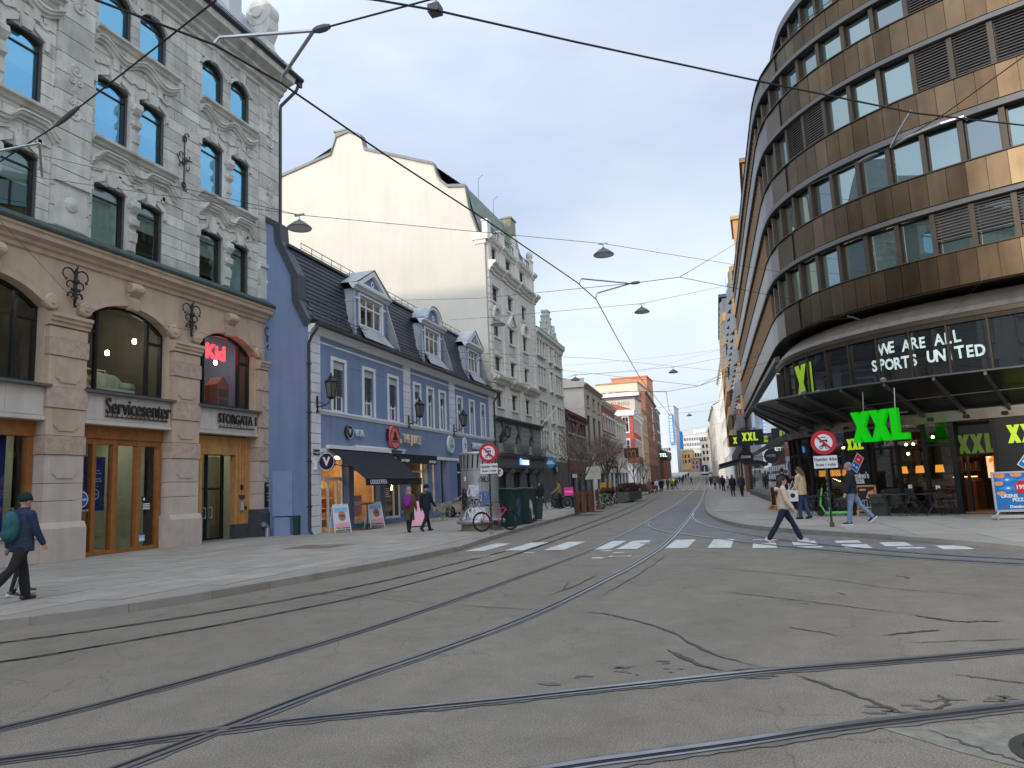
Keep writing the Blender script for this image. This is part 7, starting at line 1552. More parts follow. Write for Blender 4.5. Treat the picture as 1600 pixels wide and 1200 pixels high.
# public toilet: flared steel cylinder
tx, ty = -9.95, 26.1
to = thing('public_toilet', 'flared steel toilet cylinder covered in graffiti beside the round sign', 'public toilet', (tx, ty, PH))
def trad(z): return .70 + .20 * max(0, (1.15 - z) / 1.0) ** 2 + .05 * max(0, (z - 2.0) / .85)
MB().lathe([(.0, 0), (.74, 0), (.74, .24), (0, .24)], 28).build('plinth', CONC, to)
MB().lathe([(.80, .24), (.91, .26), (.92, .34), (.88, .38)] + [(trad(.4 + .15 * k), .4 + .15 * k) for k in range(17)] + [(.76, 2.84), (.70, 2.88), (0, 2.92)], 40).build('shell', ZINC, to, True)
mb = MB()
for k in range(24):
    a = 2 * PI * k / 24
    A = [(trad(z) + .006, a + .14 * (z - 2.25), z) for z in (2.28, 2.42, 2.56, 2.7, 2.78)]
    mb.strip([(r * math.cos(q - .035), r * math.sin(q - .035), z) for r, q, z in A], [(r * math.cos(q + .035), r * math.sin(q + .035), z) for r, q, z in A])
stuff(mb.build('vent_slot', BLACKP, to))
mb = MB()
for z in (2.2, 1.0): mb.lathe([(trad(z) + .004, z), (trad(z) + .004, z + .012)], 40)
mb.build('seam', GRAFB, to)
for a in (-1.95, -1.1): mb = MB(); mb.strip([(trad(z) * 1.006 * math.cos(a), trad(z) * 1.006 * math.sin(a), z) for z in (.4, .8, 1.2, 1.8, 2.2)], [(trad(z) * 1.006 * math.cos(a + .02), trad(z) * 1.006 * math.sin(a + .02), z) for z in (.4, .8, 1.2, 1.8, 2.2)]); mb.build('door_gap', GRAFB, to)
rg = random.Random(5)
def scrawl(a0, z0, w, h, n, m, r=.016):
    mb = MB()
    for k in range(n):
        P = []; a = a0 + w * k / n; z = z0
        for q in range(10):
            aa = a + w / n * (1.6 * math.sin(q * .9 + rg.random())); zz = z + h * (.5 + .5 * math.sin(q * 1.1 + k * 2 + rg.random() * .8)); P.append(((trad(zz) + .003) * math.cos(aa), (trad(zz) + .003) * math.sin(aa), zz))
        mb.tube(cr(P, 3), r, 5)
    return mb.build('graffiti', m, to)
scrawl(-1.85, .42, .75, .42, 4, GRAFW, .020); scrawl(-1.75, 1.25, .4, .4, 4, GRAFW, .026); scrawl(-2.35, .75, .35, .6, 4, GRAFB, .012); scrawl(-1.6, .8, .5, .35, 3, GRAFB, .012); scrawl(-2.3, 1.2, .25, .35, 3, GRAFB, .012); scrawl(-1.15, .9, .4, .5, 4, GRAFU, .02); scrawl(-1.1, 1.75, .3, .2, 3, GRAFB, .010)
MB().box(0, .01, -.06, .06, 0, .16).build('notice', SWH, to, loc=((trad(1.9) + .004) * math.cos(-2.05), (trad(1.9) + .004) * math.sin(-2.05), 1.82), rotz=-2.05)
# banned-vehicle signs
def ban_sign(x, y, h, r, yaw, label, grime, post_h, lean=0):
    s = thing('road_sign', label, 'sign', (x, y, PH), yaw)           # faces local -y
    MB().tube([(0, .03, 0), (0, .03, post_h)], .034, 8).build('pole', POSTG, s)
    mb = MB(); mb.lathe([(0, -.012), (r, -.012), (r + .006, 0), (r, .012), (0, .012)], 36, (0, 0, h), 'y'); mb.build('disc', SRED, s)
    MB().lathe([(0, -.016), (r * .70, -.016)], 36, (0, 0, h), 'y').build('white_field', SWH, s)
    k = r / .33; Y = -.019
    def pl(P, nm, m=GRAFB, yy=Y): mb = MB(); mb.quad(*[(p * k, yy, h + q * k) for p, q in P]); return mb.build(nm, m, s)
    mb = MB()                                                        # car seen from the front, motorcycle below
    for P in ([(-.10, .03), (.10, .03), (.10, .09), (-.10, .09)], [(-.085, .09), (.085, .09), (.06, .155), (-.06, .155)], [(-.10, .0), (-.06, .0), (-.06, .03), (-.10, .03)], [(.06, 0), (.10, 0), (.10, .03), (.06, .03)]): mb.quad(*[(p * k, Y, h + q * k) for p, q in P])
    mb.build('car_emblem', GRAFB, s)
    mb = MB()
    for c in (-.075, .075): mb.lathe([(.028 * k, Y), (.048 * k, Y)], 12, (c * k, 0, h - .13 * k), 'y')
    for P in ([(-.08, -.12), (.05, -.10), (.06, -.07), (-.06, -.075)], [(.03, -.09), (.07, -.13), (.085, -.12), (.05, -.045)], [(-.04, -.07), (.03, -.07), (.0, -.02), (-.03, -.03)]): mb.quad(*[(p * k, Y, h + q * k) for p, q in P])
    mb.build('motorcycle_emblem', GRAFB, s)
    pl([(-.09, .075), (.09, .075), (.06, .13), (-.06, .13)], 'car_window', SWH, Y - .002)
    pl([(-.19, .15), (-.15, .19), (.19, -.15), (.15, -.19)], 'red_bar', SRED, Y - .004)
    w = r * .92; z0 = h - r - .04; MB().box(-w, w, -.012, .008, z0 - .36 * k * .95, z0).build('plate', SWH, s)
    for i, t_ in enumerate(('Gjelder ikke', 'buss i rute')): text(t_, 'lettering', GRAFB, s, .118 * k, .001, (0, -.014, z0 - (.10 + .145 * i) * k), rot=(PI / 2, 0, 0), bold=.003)
    rg2 = random.Random(grime)
    for q in range(10): z = .35 + q * .16 + rg2.random() * .08; MB().lathe([(.036, z), (.036, z + rg2.uniform(.04, .11))], 8, (0, .03, 0), arc=4.0).build('sticker', SWH if q % 2 else GRAFW, s).rotation_euler = (0, 0, 0)
    MB().lathe([(.06, 0), (.06, .12), (.04, .14)], 10, (0, .03, 0)).build('base_collar', CONC if grime == 1 else mat('rusty_collar', (.12, .06, .04), .8, .3, 8), s)
    return s
x, y, z = G(768, 835); _, _, hz = GY(769, 707, y); ban_sign(x, y, hz - PH, .325, rad(6), 'round red ringed traffic sign on the stickered post by the toilet', 1, hz + .3 - PH)
x, y, z = G(1302, 823); _, _, hz = GY(1290, 691, y - .1); ban_sign(x - .03, y, hz - PH, .345, rad(-6), 'round red ringed traffic sign on the stickered post before the cafe', 2, hz + .3 - PH)
x, y, z = GY(780, 738, 42); s = thing('metro_sign', 'small white round sign with a red T above the containers', 'sign', (x, y, PH)); MB().tube([(0, .06, 0), (0, .06, z - PH + .2)], .04, 6).build('pole', POSTG, s); MB().lathe([(0, -.03), (.25, -.03), (.25, .03), (0, .03)], 20, (0, 0, z - PH), 'y').build('disc', SWH, s); text('T', 'lettering', SRED, s, .36, .003, (0, -.034, z - PH), rot=(PI / 2, 0, 0), bold=.03)
# containers and wheelie bin
def container(x, y, w, d, h, rot, label, seed):
    c = thing('recycling_container', label, 'container', (x, y, PH), rot)
    mb = MB(); mb.prism([(-d / 2 + .03, .04), (d / 2 - .03, .04), (d / 2, h * .86), (d / 2 - .03, h * .93), (-d / 2 + .03, h * .93), (-d / 2, h * .86)], -w / 2, w / 2, 'y'); mb.build('box', GBOX, c)
    MB().prism([(-d / 2 - .04, h * .93), (d / 2 + .04, h * .93), (d / 2 + .02, h * .97), (0, h), (-d / 2 - .02, h * .97)], -w / 2 - .04, w / 2 + .04, 'y').build('lid', GBOX, c)
    mb = MB()
    for y0 in (-w / 2 + .1, 0, w / 2 - .1): mb.box(-d / 2 - .02, d / 2 + .02, y0 - .02, y0 + .02, .05, h * .9)
    mb.build('rib', GBOX, c)
    r_ = random.Random(seed); mb = MB()
    for k in range(4):
        P = []; y0 = -w / 2 + .1 + r_.random() * w * .4; z0 = .3 + r_.random() * h * .4
        for q in range(9): P.append((y0 + .04 * q * w, z0 + .18 * math.sin(q * 1.3 + k)))
        mb.tube([(d / 2 + .01, p, q) for p, q in P], .012, 4); mb.tube([(p * .6, -w / 2 - .008, q) for p, q in P], .012, 4)
    mb.build('graffiti', GRAFW if seed % 2 else GRAFU, c); return c
container(-9.85, 28.3, 1.5, 1.25, 1.5, rad(3), 'big dark green container nearest the toilet', 2); container(-9.75, 30.1, 1.5, 1.2, 1.5, rad(4), 'second dark green container with pale scribbles next to the wheelie bin', 3)
wb = thing('wheelie_bin', 'dark green wheelie bin at the end of the container row', 'bin', (-9.55, 31.9, PH), rad(20))
MB().prism([(-.26, .06), (.26, .06), (.34, .92), (-.34, .92)], -.3, .3, 'y').build('box', GBOX, wb); MB().prism([(-.38, .92), (.38, .92), (.36, .97), (0, 1.0), (-.36, .97)], -.34, .34, 'y').build('lid', GBOX, wb); MB().tube([(-.40, -.25, .9), (-.44, -.25, .96), (-.44, .25, .96), (-.40, .25, .9)], .018, 5).build('handle', BLACKP, wb)
for s_ in (-1, 1): MB().lathe([(0, -.03), (.1, -.03), (.1, .03), (0, .03)], 12, (-.27, s_ * .3, .1), 'y').build('wheel', BLACKP, wb)
TYRE = mat('tyre_rubber', (.012, .012, .012), .8, .1, 5); CHROM = mat('spoke_steel', (.45, .46, .48), .3, .1, 3, metal=.9)
def bicycle(x, y, rot, label, fm, cat='bicycle', lean=0.0, grp=None, basket=False, simple=False, rim=None):
    """local x forward; front wheel ahead"""
    b = thing('bicycle', label, cat, (x, y, PH), rot, grp); b.rotation_euler = (lean, 0, rot); R = .345
    for wx, nm in ((-.53, 'rear_wheel'), (.56, 'front_wheel')):
        n = 20; mb = MB(); mb.lathe([(R - .03, -.016), (R, -.02), (R + .012, 0), (R, .02), (R - .03, .016), (R - .03, -.016)], n, (wx, 0, R + .01), 'y'); w_ = mb.build(nm, TYRE, b, True)
        mb = MB(); mb.lathe([(R - .035, -.013), (R - .028, 0), (R - .035, .013), (R - .06, 0), (R - .035, -.013)], n, (wx, 0, R + .01), 'y'); mb.lathe([(0, -.05), (.03, -.05), (.03, .05), (0, .05)], 8, (wx, 0, R + .01), 'y')
        if not simple:
            for k in range(14): a = 2 * PI * k / 14; mb.tube([(wx, (.03 if k % 2 else -.03), R + .01), (wx + (R - .04) * math.cos(a), 0, R + .01 + (R - .04) * math.sin(a))], .003, 3)
        mb.build('rim', rim or CHROM, w_)
    mb = MB(); T = lambda p, q, r=.017: mb.tube([p, q], r, 6)
    A, B, C_, D, E_ = (-.53, 0, R), (-.02, 0, .29), (-.18, 0, .78), (.40, 0, .82), (.56, 0, R)
    mb.tube([B, (.2, 0, .5), (.42, 0, .74)], .024, 6); mb.tube([C_, (.40, 0, .80)], .016, 6); T(B, C_)
    for s_ in (-1, 1): mb.tube([(-.53, s_ * .055, R), (-.02, s_ * .03, .29)], .010, 5); mb.tube([(-.53, s_ * .055, R), (-.17, s_ * .02, .76)], .009, 5)
    mb.tube([(.40, 0, .82), (.435, 0, .70)], .022, 6); f_ = mb.build('frame', fm, b)
    mb = MB()
    for s_ in (-1, 1): mb.tube([(.44, s_ * .04, .68), (.56, s_ * .055, R)], .013, 5)
    mb.tube([(.44, -.05, .68), (.44, .05, .68)], .016, 5); mb.build('fork', BLACKP, b)
    mb = MB(); mb.tube([(.40, 0, .82), (.37, 0, .98)], .014, 5); mb.tube([(.28, -.31, 1.02), (.36, -.18, 1.0), (.38, 0, .98), (.36, .18, 1.0), (.28, .31, 1.02)], .013, 5); mb.build('handlebar', BLACKP, b)
    mb = MB(); mb.prism([(-.36, .06), (-.36, -.06), (-.1, -.025), (-.08, .0), (-.1, .025)], .90, .94, 'z'); mb.tube([(-.18, 0, .76), (-.22, 0, .91)], .013, 5); mb.build('saddle', BLACKP, b)
    mb = MB(); mb.lathe([(.0, -.05), (.09, -.05), (.09, -.04), (0, -.04)], 12, (-.02, 0, .29), 'y'); mb.tube([(-.02, -.06, .29), (.06, -.08, .16), (.06, -.16, .16)], .01, 4); mb.tube([(-.02, .06, .29), (-.10, .08, .42), (-.10, .16, .42)], .01, 4); mb.tube([(-.53, -.05, R + .05), (-.02, -.05, .37)], .006, 3); mb.tube([(-.53, -.05, R - .04), (-.02, -.05, .21)], .006, 3); mb.build('crankset', BLACKP, b)
    if basket: MB().box(.42, .78, -.2, .2, .78, 1.02).build('basket', BLACKP, b)
    return b
BRED = mat('bike_red', (.62, .015, .05), .35, .03, 3); BGRN = mat('bike_green', (.10, .50, .10), .4, .05, 3); BBLU = mat('bike_dark_blue', (.03, .04, .09), .4, .05, 3)
bicycle(-9.02, 25.15, rad(42), 'red bicycle leaning on the traffic sign post beside the toilet', BRED, lean=rad(-5), rim=BLACKP)
# silver car half hidden by the toilet
def wheel(c, x, y, r=.32):
    w = MB().lathe([(0, -.10), (r * .62, -.11), (r * .95, -.11), (r, -.08), (r, .08), (r * .95, .11), (r * .62, .11), (0, .10)], 22, (x, y, r), 'y').build('wheel', TYRE, c, True)
    mb = MB()
    for s_ in (-1, 1):
        mb.lathe([(r * .60, s_ * .112), (r * .66, s_ * .112)], 20, (x, y, r), 'y')
        for k in range(7): a = 2 * PI * k / 7; mb.tube([(x, y + s_ * .112, r), (x + r * .62 * math.cos(a), y + s_ * .112, r + r * .62 * math.sin(a))], .02, 4)
    mb.build('rim', CHROM, w)
car = thing('parked_car', 'beige grey car half hidden behind the graffiti covered toilet', 'car', (-15.0, 39.0, PH), PI - rad(4))
CARP = mat('car_paint', (.27, .245, .21), .28, .05, 2, spec=.6)
half = [(-2.05, .30), (2.05, .28), (2.12, .55), (2.0, .78), (1.15, .93), (.35, 1.40), (-.2, 1.47), (-1.05, 1.45), (-1.75, 1.0), (-2.08, .95), (-2.12, .6)]
mb = MB(); n = len(half)
def cw_(z): return .86 if z < .95 else .86 - .28 * (z - .95) / .5
for s_ in (-1, 1):
    b0 = len(mb.v); mb.v += [(px_, s_ * cw_(z_), z_) for px_, z_ in half]; mb.f.append(tuple(b0 + i for i in range(n))[::s_])
for i in range(n): j = (i + 1) % n; mb.f.append((i, j, n + j, n + i))
mb.build('body', CARP, car)
for s_ in (-1, 1):
    for P in ([(.98, .97), (.33, 1.34), (-.15, 1.40), (-.15, .97)], [(-.25, .97), (-.25, 1.40), (-1.0, 1.38), (-1.5, .97)]): MB().quad(*[(p, s_ * (cw_(q) + .012), q) for p, q in P]).build('side_window', GPD, car)
    MB().box(1.7, 2.08, s_ * .5 - .18, s_ * .5 + .18, .62, .76).build('headlight', SWH, car); MB().box(-2.13, -2.0, s_ * .55 - .15, s_ * .55 + .15, .72, .9).build('tail_light', SRED, car); MB().box(.75, .95, s_ * .98 - .06, s_ * .98 + .06, .95, 1.08).build('mirror', CARP, car)
MB().quad((1.13, -.70, .96), (1.13, .70, .96), (.40, .60, 1.385), (.40, -.60, 1.385)).build('windscreen', GPD, car)
for wx_ in (1.32, -1.3):
    for s_ in (-1, 1): wheel(car, wx_, s_ * .80)
# planted trees in timber guards, boards, bikes and boxes along the west kerb
RUST = mat('rusty_timber', (.13, .055, .032), .85, .25, 4, streak=.3); BARK = mat('bark', (.085, .07, .058), .9, .3, 6, bump=.4); TWIG = mat('bare_twig', (.19, .145, .115), .9, .2, 5); TWIGR = mat('reddish_twig', (.19, .10, .085), .9, .2, 5)
def bare_tree(x, y, h, seed, label, m=TWIG, spread=1.0, levels=4, guard=True):
    r_ = random.Random(seed); t = thing('bare_tree', label, 'tree', (x, y, PH + gz(y)))
    trunk = MB(); P = [(0, 0, 0), (r_.uniform(-.04, .04), .02, h * .18), (r_.uniform(-.06, .06), 0, h * .32)]; trunk.tube(P, [.10, .08, .07], 8); trunk.build('trunk', BARK, t, True)
    crown = MB(); big = MB()
    def grow(p, d, l, r, lev):
        q = p + d * l; mid = p + d * l * .5 + Vector((r_.uniform(-.05, .05), r_.uniform(-.05, .05), 0)) * l
        (big if lev > 2 else crown).tube([p, mid, q], [r, r * .85, r * .7], 5 if lev > 2 else 3, False)
        if lev <= 0: return
        for k in range(3 if lev > 1 else 4):
            a = r_.uniform(0, 2 * PI); tilt = rad(r_.uniform(18, 42)); s = Vector((math.cos(a), math.sin(a), 0)); ax = d.cross(s)
            if ax.length < .01: continue
            nd = (Matrix.Rotation(tilt, 3, ax.normalized()) @ d); nd.z += .16; nd.normalize()
            grow(p + d * l * r_.uniform(.55, 1.0), nd, l * r_.uniform(.62, .82), max(.0065, r * .62), lev - 1)
    for k in range(4):
        a = 2 * PI * k / 4 + r_.random(); d = Vector((math.cos(a) * .45 * spread, math.sin(a) * .45 * spread, 1)).normalized(); grow(Vector(P[-1]) - Vector((0, 0, .1 * k)), d, h * .22, .045, levels)
    grow(Vector(P[-1]), Vector((0, 0, 1)), h * .24, .055, levels)
    big.build('limb', BARK, t); stuff(crown.build('crown', m, t))
    if guard:
        g = thing('tree_guard', 'rusty timber tree guard ' + label.split('growing ')[1], 'tree guard', (x, y, PH + gz(y)))
        for k in range(9): a = 2 * PI * k / 9; o = MB().box(-.03, .03, -.14, .14, .03, 1.12 + r_.uniform(-.06, .06)).build('board', RUST, g, loc=(.52 * math.cos(a), .52 * math.sin(a), 0)); o.rotation_euler = (0, 0, a)
        MB().lathe([(.48, .3), (.51, .3), (.51, .38), (.48, .38)], 9).build('band', BLACKP, g); MB().lathe([(.48, .85), (.51, .85), (.51, .93), (.48, .93)], 9).build('band', BLACKP, g); MB().box(.56, .6, -.05, .05, .05, 1.15).build('stake', BEI, g)
    return t
x, y, _ = G(914, 801); bare_tree(x, y, 5.4, 3, 'bare tree growing beside the pavement board, nearest of the street trees', TWIG, 1.3)
bare_tree(-11.5, 52.5, 5.6, 8, 'bare tree growing behind the parked bicycles', TWIG, 1.3); x, y, _ = G(963, 787); bare_tree(-11.9, 61, 6.6, 21, 'reddish bare tree growing beside the low planter wall', TWIGR, 1.0); bare_tree(-13.2, 73, 6.4, 33, 'reddish bare tree growing past the golden arch banner', TWIGR, 1.0); bare_tree(-14.6, 92, 6.0, 45, 'far bare tree growing by the crowd at the second crossing', TWIG, 1.1, 3); bare_tree(-15.8, 108, 6.0, 51, 'far bare tree growing before the cream house with pilasters', TWIG, 1.1, 3); bare_tree(-13.0, 66.5, 6.2, 57, 'bare tree growing between the two reddish trees', TWIG, 1.0)
x, y, _ = G(930, 796); nb_ = thing('notice_board', 'pale scribbled board on a thin white pole above the parked bicycles', 'board', (x, y, PH)); _, _, z1 = GY(931, 739, y); MB().tube([(0, 0, 0), (0, 0, z1)], .05, 6).build('pole', mat('faded_pole', (.45, .35, .32), .7, .1, 3), nb_); MB().box(-.48, .48, -.1, -.06, z1 - .5, z1 + .25).build('panel', mat('faded_board', (.42, .42, .33), .8, .3, 5), nb_); MB().box(-.5, .5, -.5, .5, 0, .12).build('base', RUST, nb_)
for i, (px_, py_, rot, fm, lb) in enumerate(((944, 791, .9, BGRN, 'bright green rental bicycle parked by the second tree guard'), (950, 789, 1.0, BLACKP, 'black bicycle parked next to the green rental bicycle'), (957, 788, 1.1, CHROM, 'grey bicycle parked at the end of the bicycle row'), (924, 793, 2.4, BBLU, 'dark blue bicycle parked behind the pale notice board'))):
    x, y, _ = G(px_, py_); bicycle(x, y, rot, lb, fm, simple=False, basket=(i == 0))
x, y, _ = G(888, 793); gb = thing('planter_box', 'low dark green box behind the delivery bicycle', 'box', (x, y, PH), .1); MB().prism([(-.35, 0), (.35, 0), (.4, .62), (-.4, .62)], -1.1, 1.1, 'y').build('box', GBOX, gb); MB().box(-.45, .45, -1.15, 1.15, .62, .7).build('lid', GBOX, gb); MB().box(.39, .41, -.2, .1, .2, .4).build('label', SWH, gb); gb.rotation_euler = (0, 0, PI / 2 + .1)
x, y, _ = G(990, 782); pl_ = thing('planter_wall', 'long low concrete planter with clipped dark shrubs by the crossing pavement', 'planter', (x - .6, y + 2, PH)); MB().box(-.5, .5, -3.4, 3.4, 0, .75).build('trough', mat('dark_concrete', (.10, .10, .085), .9, .2, 2), pl_); o = MB()
for k in range(160): o.ball((rnd.uniform(-.42, .42), rnd.uniform(-3.2, 3.2), .8 + rnd.random() * .55), rnd.uniform(.08, .18), n=5, m=4)
stuff(o.build('shrub', mat('winter_shrub', (.055, .035, .03), .9, .4, 7), pl_))
for k, (px_, py_) in enumerate(((1010, 771), (1027, 765))):
    x, y, _ = G(px_, py_); q = thing('kiosk_board', ['small yellow lit board at the pavement cafe by the brick house', 'yellow and red crate stand by the far crossing'][k], 'stand', (x - 1.5, y, PH)); MB().box(-.8, .8, -.1, .1, .9, 1.45).build('panel', mat('yellow_board', (.75, .42, .08), .6, .1, 3), q); MB().box(-.7, -.6, -.05, .05, 0, .9).build('leg', BLACKP, q); MB().box(.6, .7, -.05, .05, 0, .9).build('leg', BLACKP, q)
for k, (px_, py_, m_) in enumerate(((968, 768, 'a'), (982, 766, 'b'))):
    x, y, _ = G(px_, py_ + 14); q = thing('parasol', ['closed pale parasol wrapped in its cover among the tree guards', 'golden cafe light screen behind the tree guards'][k], 'parasol', (x - 2, y, PH))
    if k == 0: MB().lathe([(0, 2.5), (.1, 2.4), (.24, 1.6), (.20, .9), (.05, .85), (.04, 0)], 10).build('cover', SWH, q); MB().lathe([(.3, 0), (.3, .08), (0, .1)], 10).build('base', CONC, q)
    else: MB().box(-.5, .5, -.05, .05, 1.0, 1.6).build('screen', MATS['yellow_board'], q); MB().box(-.5, .5, -.06, .06, 0, 1.0).build('lower_panel', RUST, q)
# in front of the cafe and the sports shop
def wood_board(x, y, rot, label, big=1.0, art=True):
    a = thing('chalk_board', label, 'sign', (x, y, PH), rot)         # faces local -y
    mb = MB(); mb.box(-.33, -.27, -.03, .03, .08, 1.05); mb.box(.27, .33, -.03, .03, .08, 1.05); mb.box(-.33, .33, -.03, .03, .99, 1.05); mb.box(-.33, .33, -.03, .03, .14, .2); mb.build('frame', OAKL, a)
    for s_ in (-1, 1): MB().prism([(-.22, .0), (.22, 0), (.16, .07), (.06, .2), (-.06, .2), (-.16, .07)], s_ * .33 - .03, s_ * .33 + .03, 'x').build('foot', OAKL, a)
    MB().box(-.27, .27, -.012, .012, .2, .99).build('panel', BLACKP, a)
    if art:
        MB().quad((-.02, -.016, .6), (.24, -.016, .52), (.24, -.016, .88), (.06, -.016, .82)).build('coral_patch', mat('coral', (.75, .25, .14), .6, .1, 3), a)
        mb = MB(); 
        for k in range(5): mb.tube([(-.2 + k * .1, -.016, .3), (-.18 + k * .09, -.016, .45 + .05 * (k % 3)), (-.1 + k * .07, -.016, .55)], .012, 4)
        mb.build('chalk_hand', GRAFW, a); MB().box(-.2, .0, -.016, -.013, .86, .92).build('heading', MATS['coral'], a); MB().box(-.18, .18, -.016, -.013, .25, .29).build('line', GRAFW, a)
    return a
x, y, _ = G(1357, 805); wood_board(x, y, rad(-8), 'oak framed chalk board with a coral patch before the black pillar')
x, y, _ = G(1211, 796); wood_board(x, y, rad(-70), 'oak framed chalk board turned sideways at the glass street wall', art=False)
x, y, _ = G(1379, 806); pt = thing('plant_pot', 'big dark grey plant pot beside the oak framed chalk board', 'pot', (x, y + .1, PH)); MB().lathe([(0, 0), (.27, 0), (.34, .66), (.37, .66), (.37, .74), (.31, .74), (.30, .66), (0, .64)], 20).build('pot', mat('dark_pot', (.06, .065, .062), .7, .1, 4), pt); MB().lathe([(.30, .66), (0, .68)], 16).build('soil', RUST, pt)
DKM = mat('dark_chair_metal', (.03, .03, .03), .5, .1, 4)
for i, (px_, py_) in enumerate(((1284, 806), (1405, 806), (1452, 806), (1300, 800), (1262, 797))):
    x, y, _ = G(px_, py_); lb = ['first', 'second', 'third', 'fourth', 'fifth'][i]
    cafe_table(x, y, ['dark folding table by the signpost before the cafe', 'dark folding table between pot and shop entrance', 'dark folding table nearest the shop entrance', 'dark folding table against the cafe window behind the signpost', 'dark folding table behind the woman in the beige coat'][i], DKM, grp='dark folding tables before the cafe')
    for q in (-1, 1): cafe_chair(x + q * .62, y + .1, 0 if q > 0 else PI, ['dark folding chair at %s side of the %s' % ('left' if q < 0 else 'right', k) for k in ('table by the signpost', 'table between pot and entrance', 'table nearest the shop entrance', 'window table behind the signpost', 'table behind the beige coat')][i], DKM, 'dark folding chairs before the cafe')
sc_ = thing('kick_scooter', 'bright green electric scooter parked behind the walking man in jeans', 'scooter', (0, 0, 0)); x, y, _ = G(1312, 806); sc_.location = (x, y, PH); sc_.rotation_euler = (0, 0, rad(172))
SGR = mat('scooter_green', (.13, .62, .10), .45, .05, 3)
MB().prism([(-.45, .10), (.42, .10), (.48, .16), (-.45, .16)], -.08, .08, 'y').build('deck', SGR, sc_); MB().tube([(.46, 0, .13), (.60, 0, .42), (.50, 0, 1.0)], .03, 6).build('stem', SGR, sc_); MB().tube([(.50, 0, 1.0), (.47, 0, 1.14)], .028, 6).build('upper_stem', BLACKP, sc_); MB().tube([(.45, -.25, 1.12), (.48, 0, 1.14), (.45, .25, 1.12)], .018, 5).build('handlebar', BLACKP, sc_)
for wx_ in (-.48, .60): MB().lathe([(0, -.03), (.1, -.03), (.12, 0), (.1, .03), (0, .03)], 14, (wx_, 0, .12), 'y').build('wheel', TYRE, sc_)
MB().prism([(-.6, .2), (-.4, .24), (-.4, .26), (-.62, .24)], -.06, .06, 'y').build('mudguard', BLACKP, sc_)
x, y, _ = G(1582, 812); ss = thing('pavement_sign', 'metal framed blue pizza advertising stand on the right hand pavement', 'sign', (x + .12, y, PH), rad(-4))
STF = mat('steel_frame', (.45, .46, .47), .4, .08, 3, metal=.5); PB = mat('poster_blue', (.0, .14, .44), .5, .06, 3); PO = mat('pizza_orange', (.62, .26, .10), .6, .3, 12); PB2 = mat('box_blue', (.03, .22, .58), .5, .1, 6)
mb = MB(); mb.box(-.50, -.45, -.03, .03, .22, 1.35); mb.box(.45, .5, -.03, .03, .22, 1.35); mb.box(-.5, .5, -.03, .03, 1.30, 1.35); mb.box(-.5, .5, -.03, .03, .22, .28); mb.build('frame', STF, ss)
for s_ in (-1, 1): MB().tube([(s_ * .42, 0, .22), (s_ * .5, -.06, .12), (s_ * .52, -.40, .02)], .025, 6).build('leg', STF, ss); MB().tube([(s_ * .42, 0, .22), (s_ * .5, .06, .12), (s_ * .52, .40, .02)], .025, 6).build('leg', STF, ss)
MB().box(-.62, .62, -.05, .05, .05, .13).build('base_bar', STF, ss); MB().box(-.45, .45, -.012, .012, .28, 1.30).build('poster', PB, ss)
for cx, cz, r in ((-.3, 1.24, .12), (.1, 1.26, .12), (-.34, 1.02, .10), (-.30, .74, .10), (.40, .6, .09), (.42, 1.2, .1)): MB().quad(*[(min(.44, max(-.44, cx + r * 1.2 * math.cos(2 * PI * k / 14))), -.016, min(1.295, cz + r * .6 * math.sin(2 * PI * k / 14))) for k in range(14)]).build('pizza', PO, ss)
for cx, cz in ((-.12, 1.12), (.34, 1.1), (-.12, .88)): MB().quad((cx - .24, -.018, cz), (cx, -.018, cz + .08), (cx + .24, -.018, cz + .01), (cx, -.018, cz - .08)).build('pizza_box', PB2, ss); MB().quad((cx - .06, -.020, cz), (cx, -.020, cz + .03), (cx + .06, -.020, cz), (cx, -.02, cz - .03)).build('box_mark', SWH, ss)
MB().lathe([(0, -.022), (.19, -.022)], 22, (.22, 0, .90), 'y').build('price_disc', SRED, ss)
for t_, sz, p in (('199,-', .16, (.22, -.025, .90)), ('UKENS', .13, (-.12, -.022, .66)), ('PIZZA', .13, (.12, -.022, .55)), ("Domino's", .11, (.08, -.022, .36))): text(t_, 'lettering', SWH, ss, sz, .001, p, rot=(PI / 2, 0, 0), bold=.005)
MB().prism([(-.27, .36), (-.23, .40), (-.19, .36), (-.23, .32)], -.022, -.018, 'y').build('tile_mark', SRED, ss)
# tram coming up the street
tr = thing('tram', 'blue and white tram coming towards the camera far down the street', 'tram', (-17.3, 262, gz(262)), rad(3.5))
TB = mat('tram_blue', (.05, .16, .46), .4, .05, 2); TW = mat('tram_white', (.55, .57, .6), .4, .05, 2)
MB().prism([(-1.25, .3), (1.25, .3), (1.3, 1.3), (1.2, 3.3), (.9, 3.45), (-.9, 3.45), (-1.2, 3.3), (-1.3, 1.3)], 0, 26, 'y').build('body', TB, tr); MB().box(-1.1, 1.1, -.08, -.01, 1.35, 2.9).build('windscreen', GPD, tr); MB().box(-1.2, 1.2, -.12, -.01, .55, 1.1).build('bumper', TW, tr); MB().box(-.8, .8, -.06, -.01, 2.95, 3.3).build('destination_board', BLACKP, tr); MB().box(-.14, .14, -.10, -.01, 1.1, 2.95).build('pillar', TW, tr)
for s_ in (-1, 1):
    MB().box(s_ * .85 - .2, s_ * .85 + .2, -.15, -.02, .7, .95).build('headlight', SWH, tr)
    for k in range(9): MB().box(s_ * 1.26 - .06, s_ * 1.26 + .06, .8 + k * 2.8, 3.2 + k * 2.8, 1.5, 2.8).build('side_window', GPD, tr)
MB().tube([(0, 9, 3.4), (.0, 11, 4.6), (0, 9.5, 5.5), (.8, 9.5, 5.5), (-.8, 9.5, 5.5)], .05, 4).build('pantograph', BLACKP, tr)
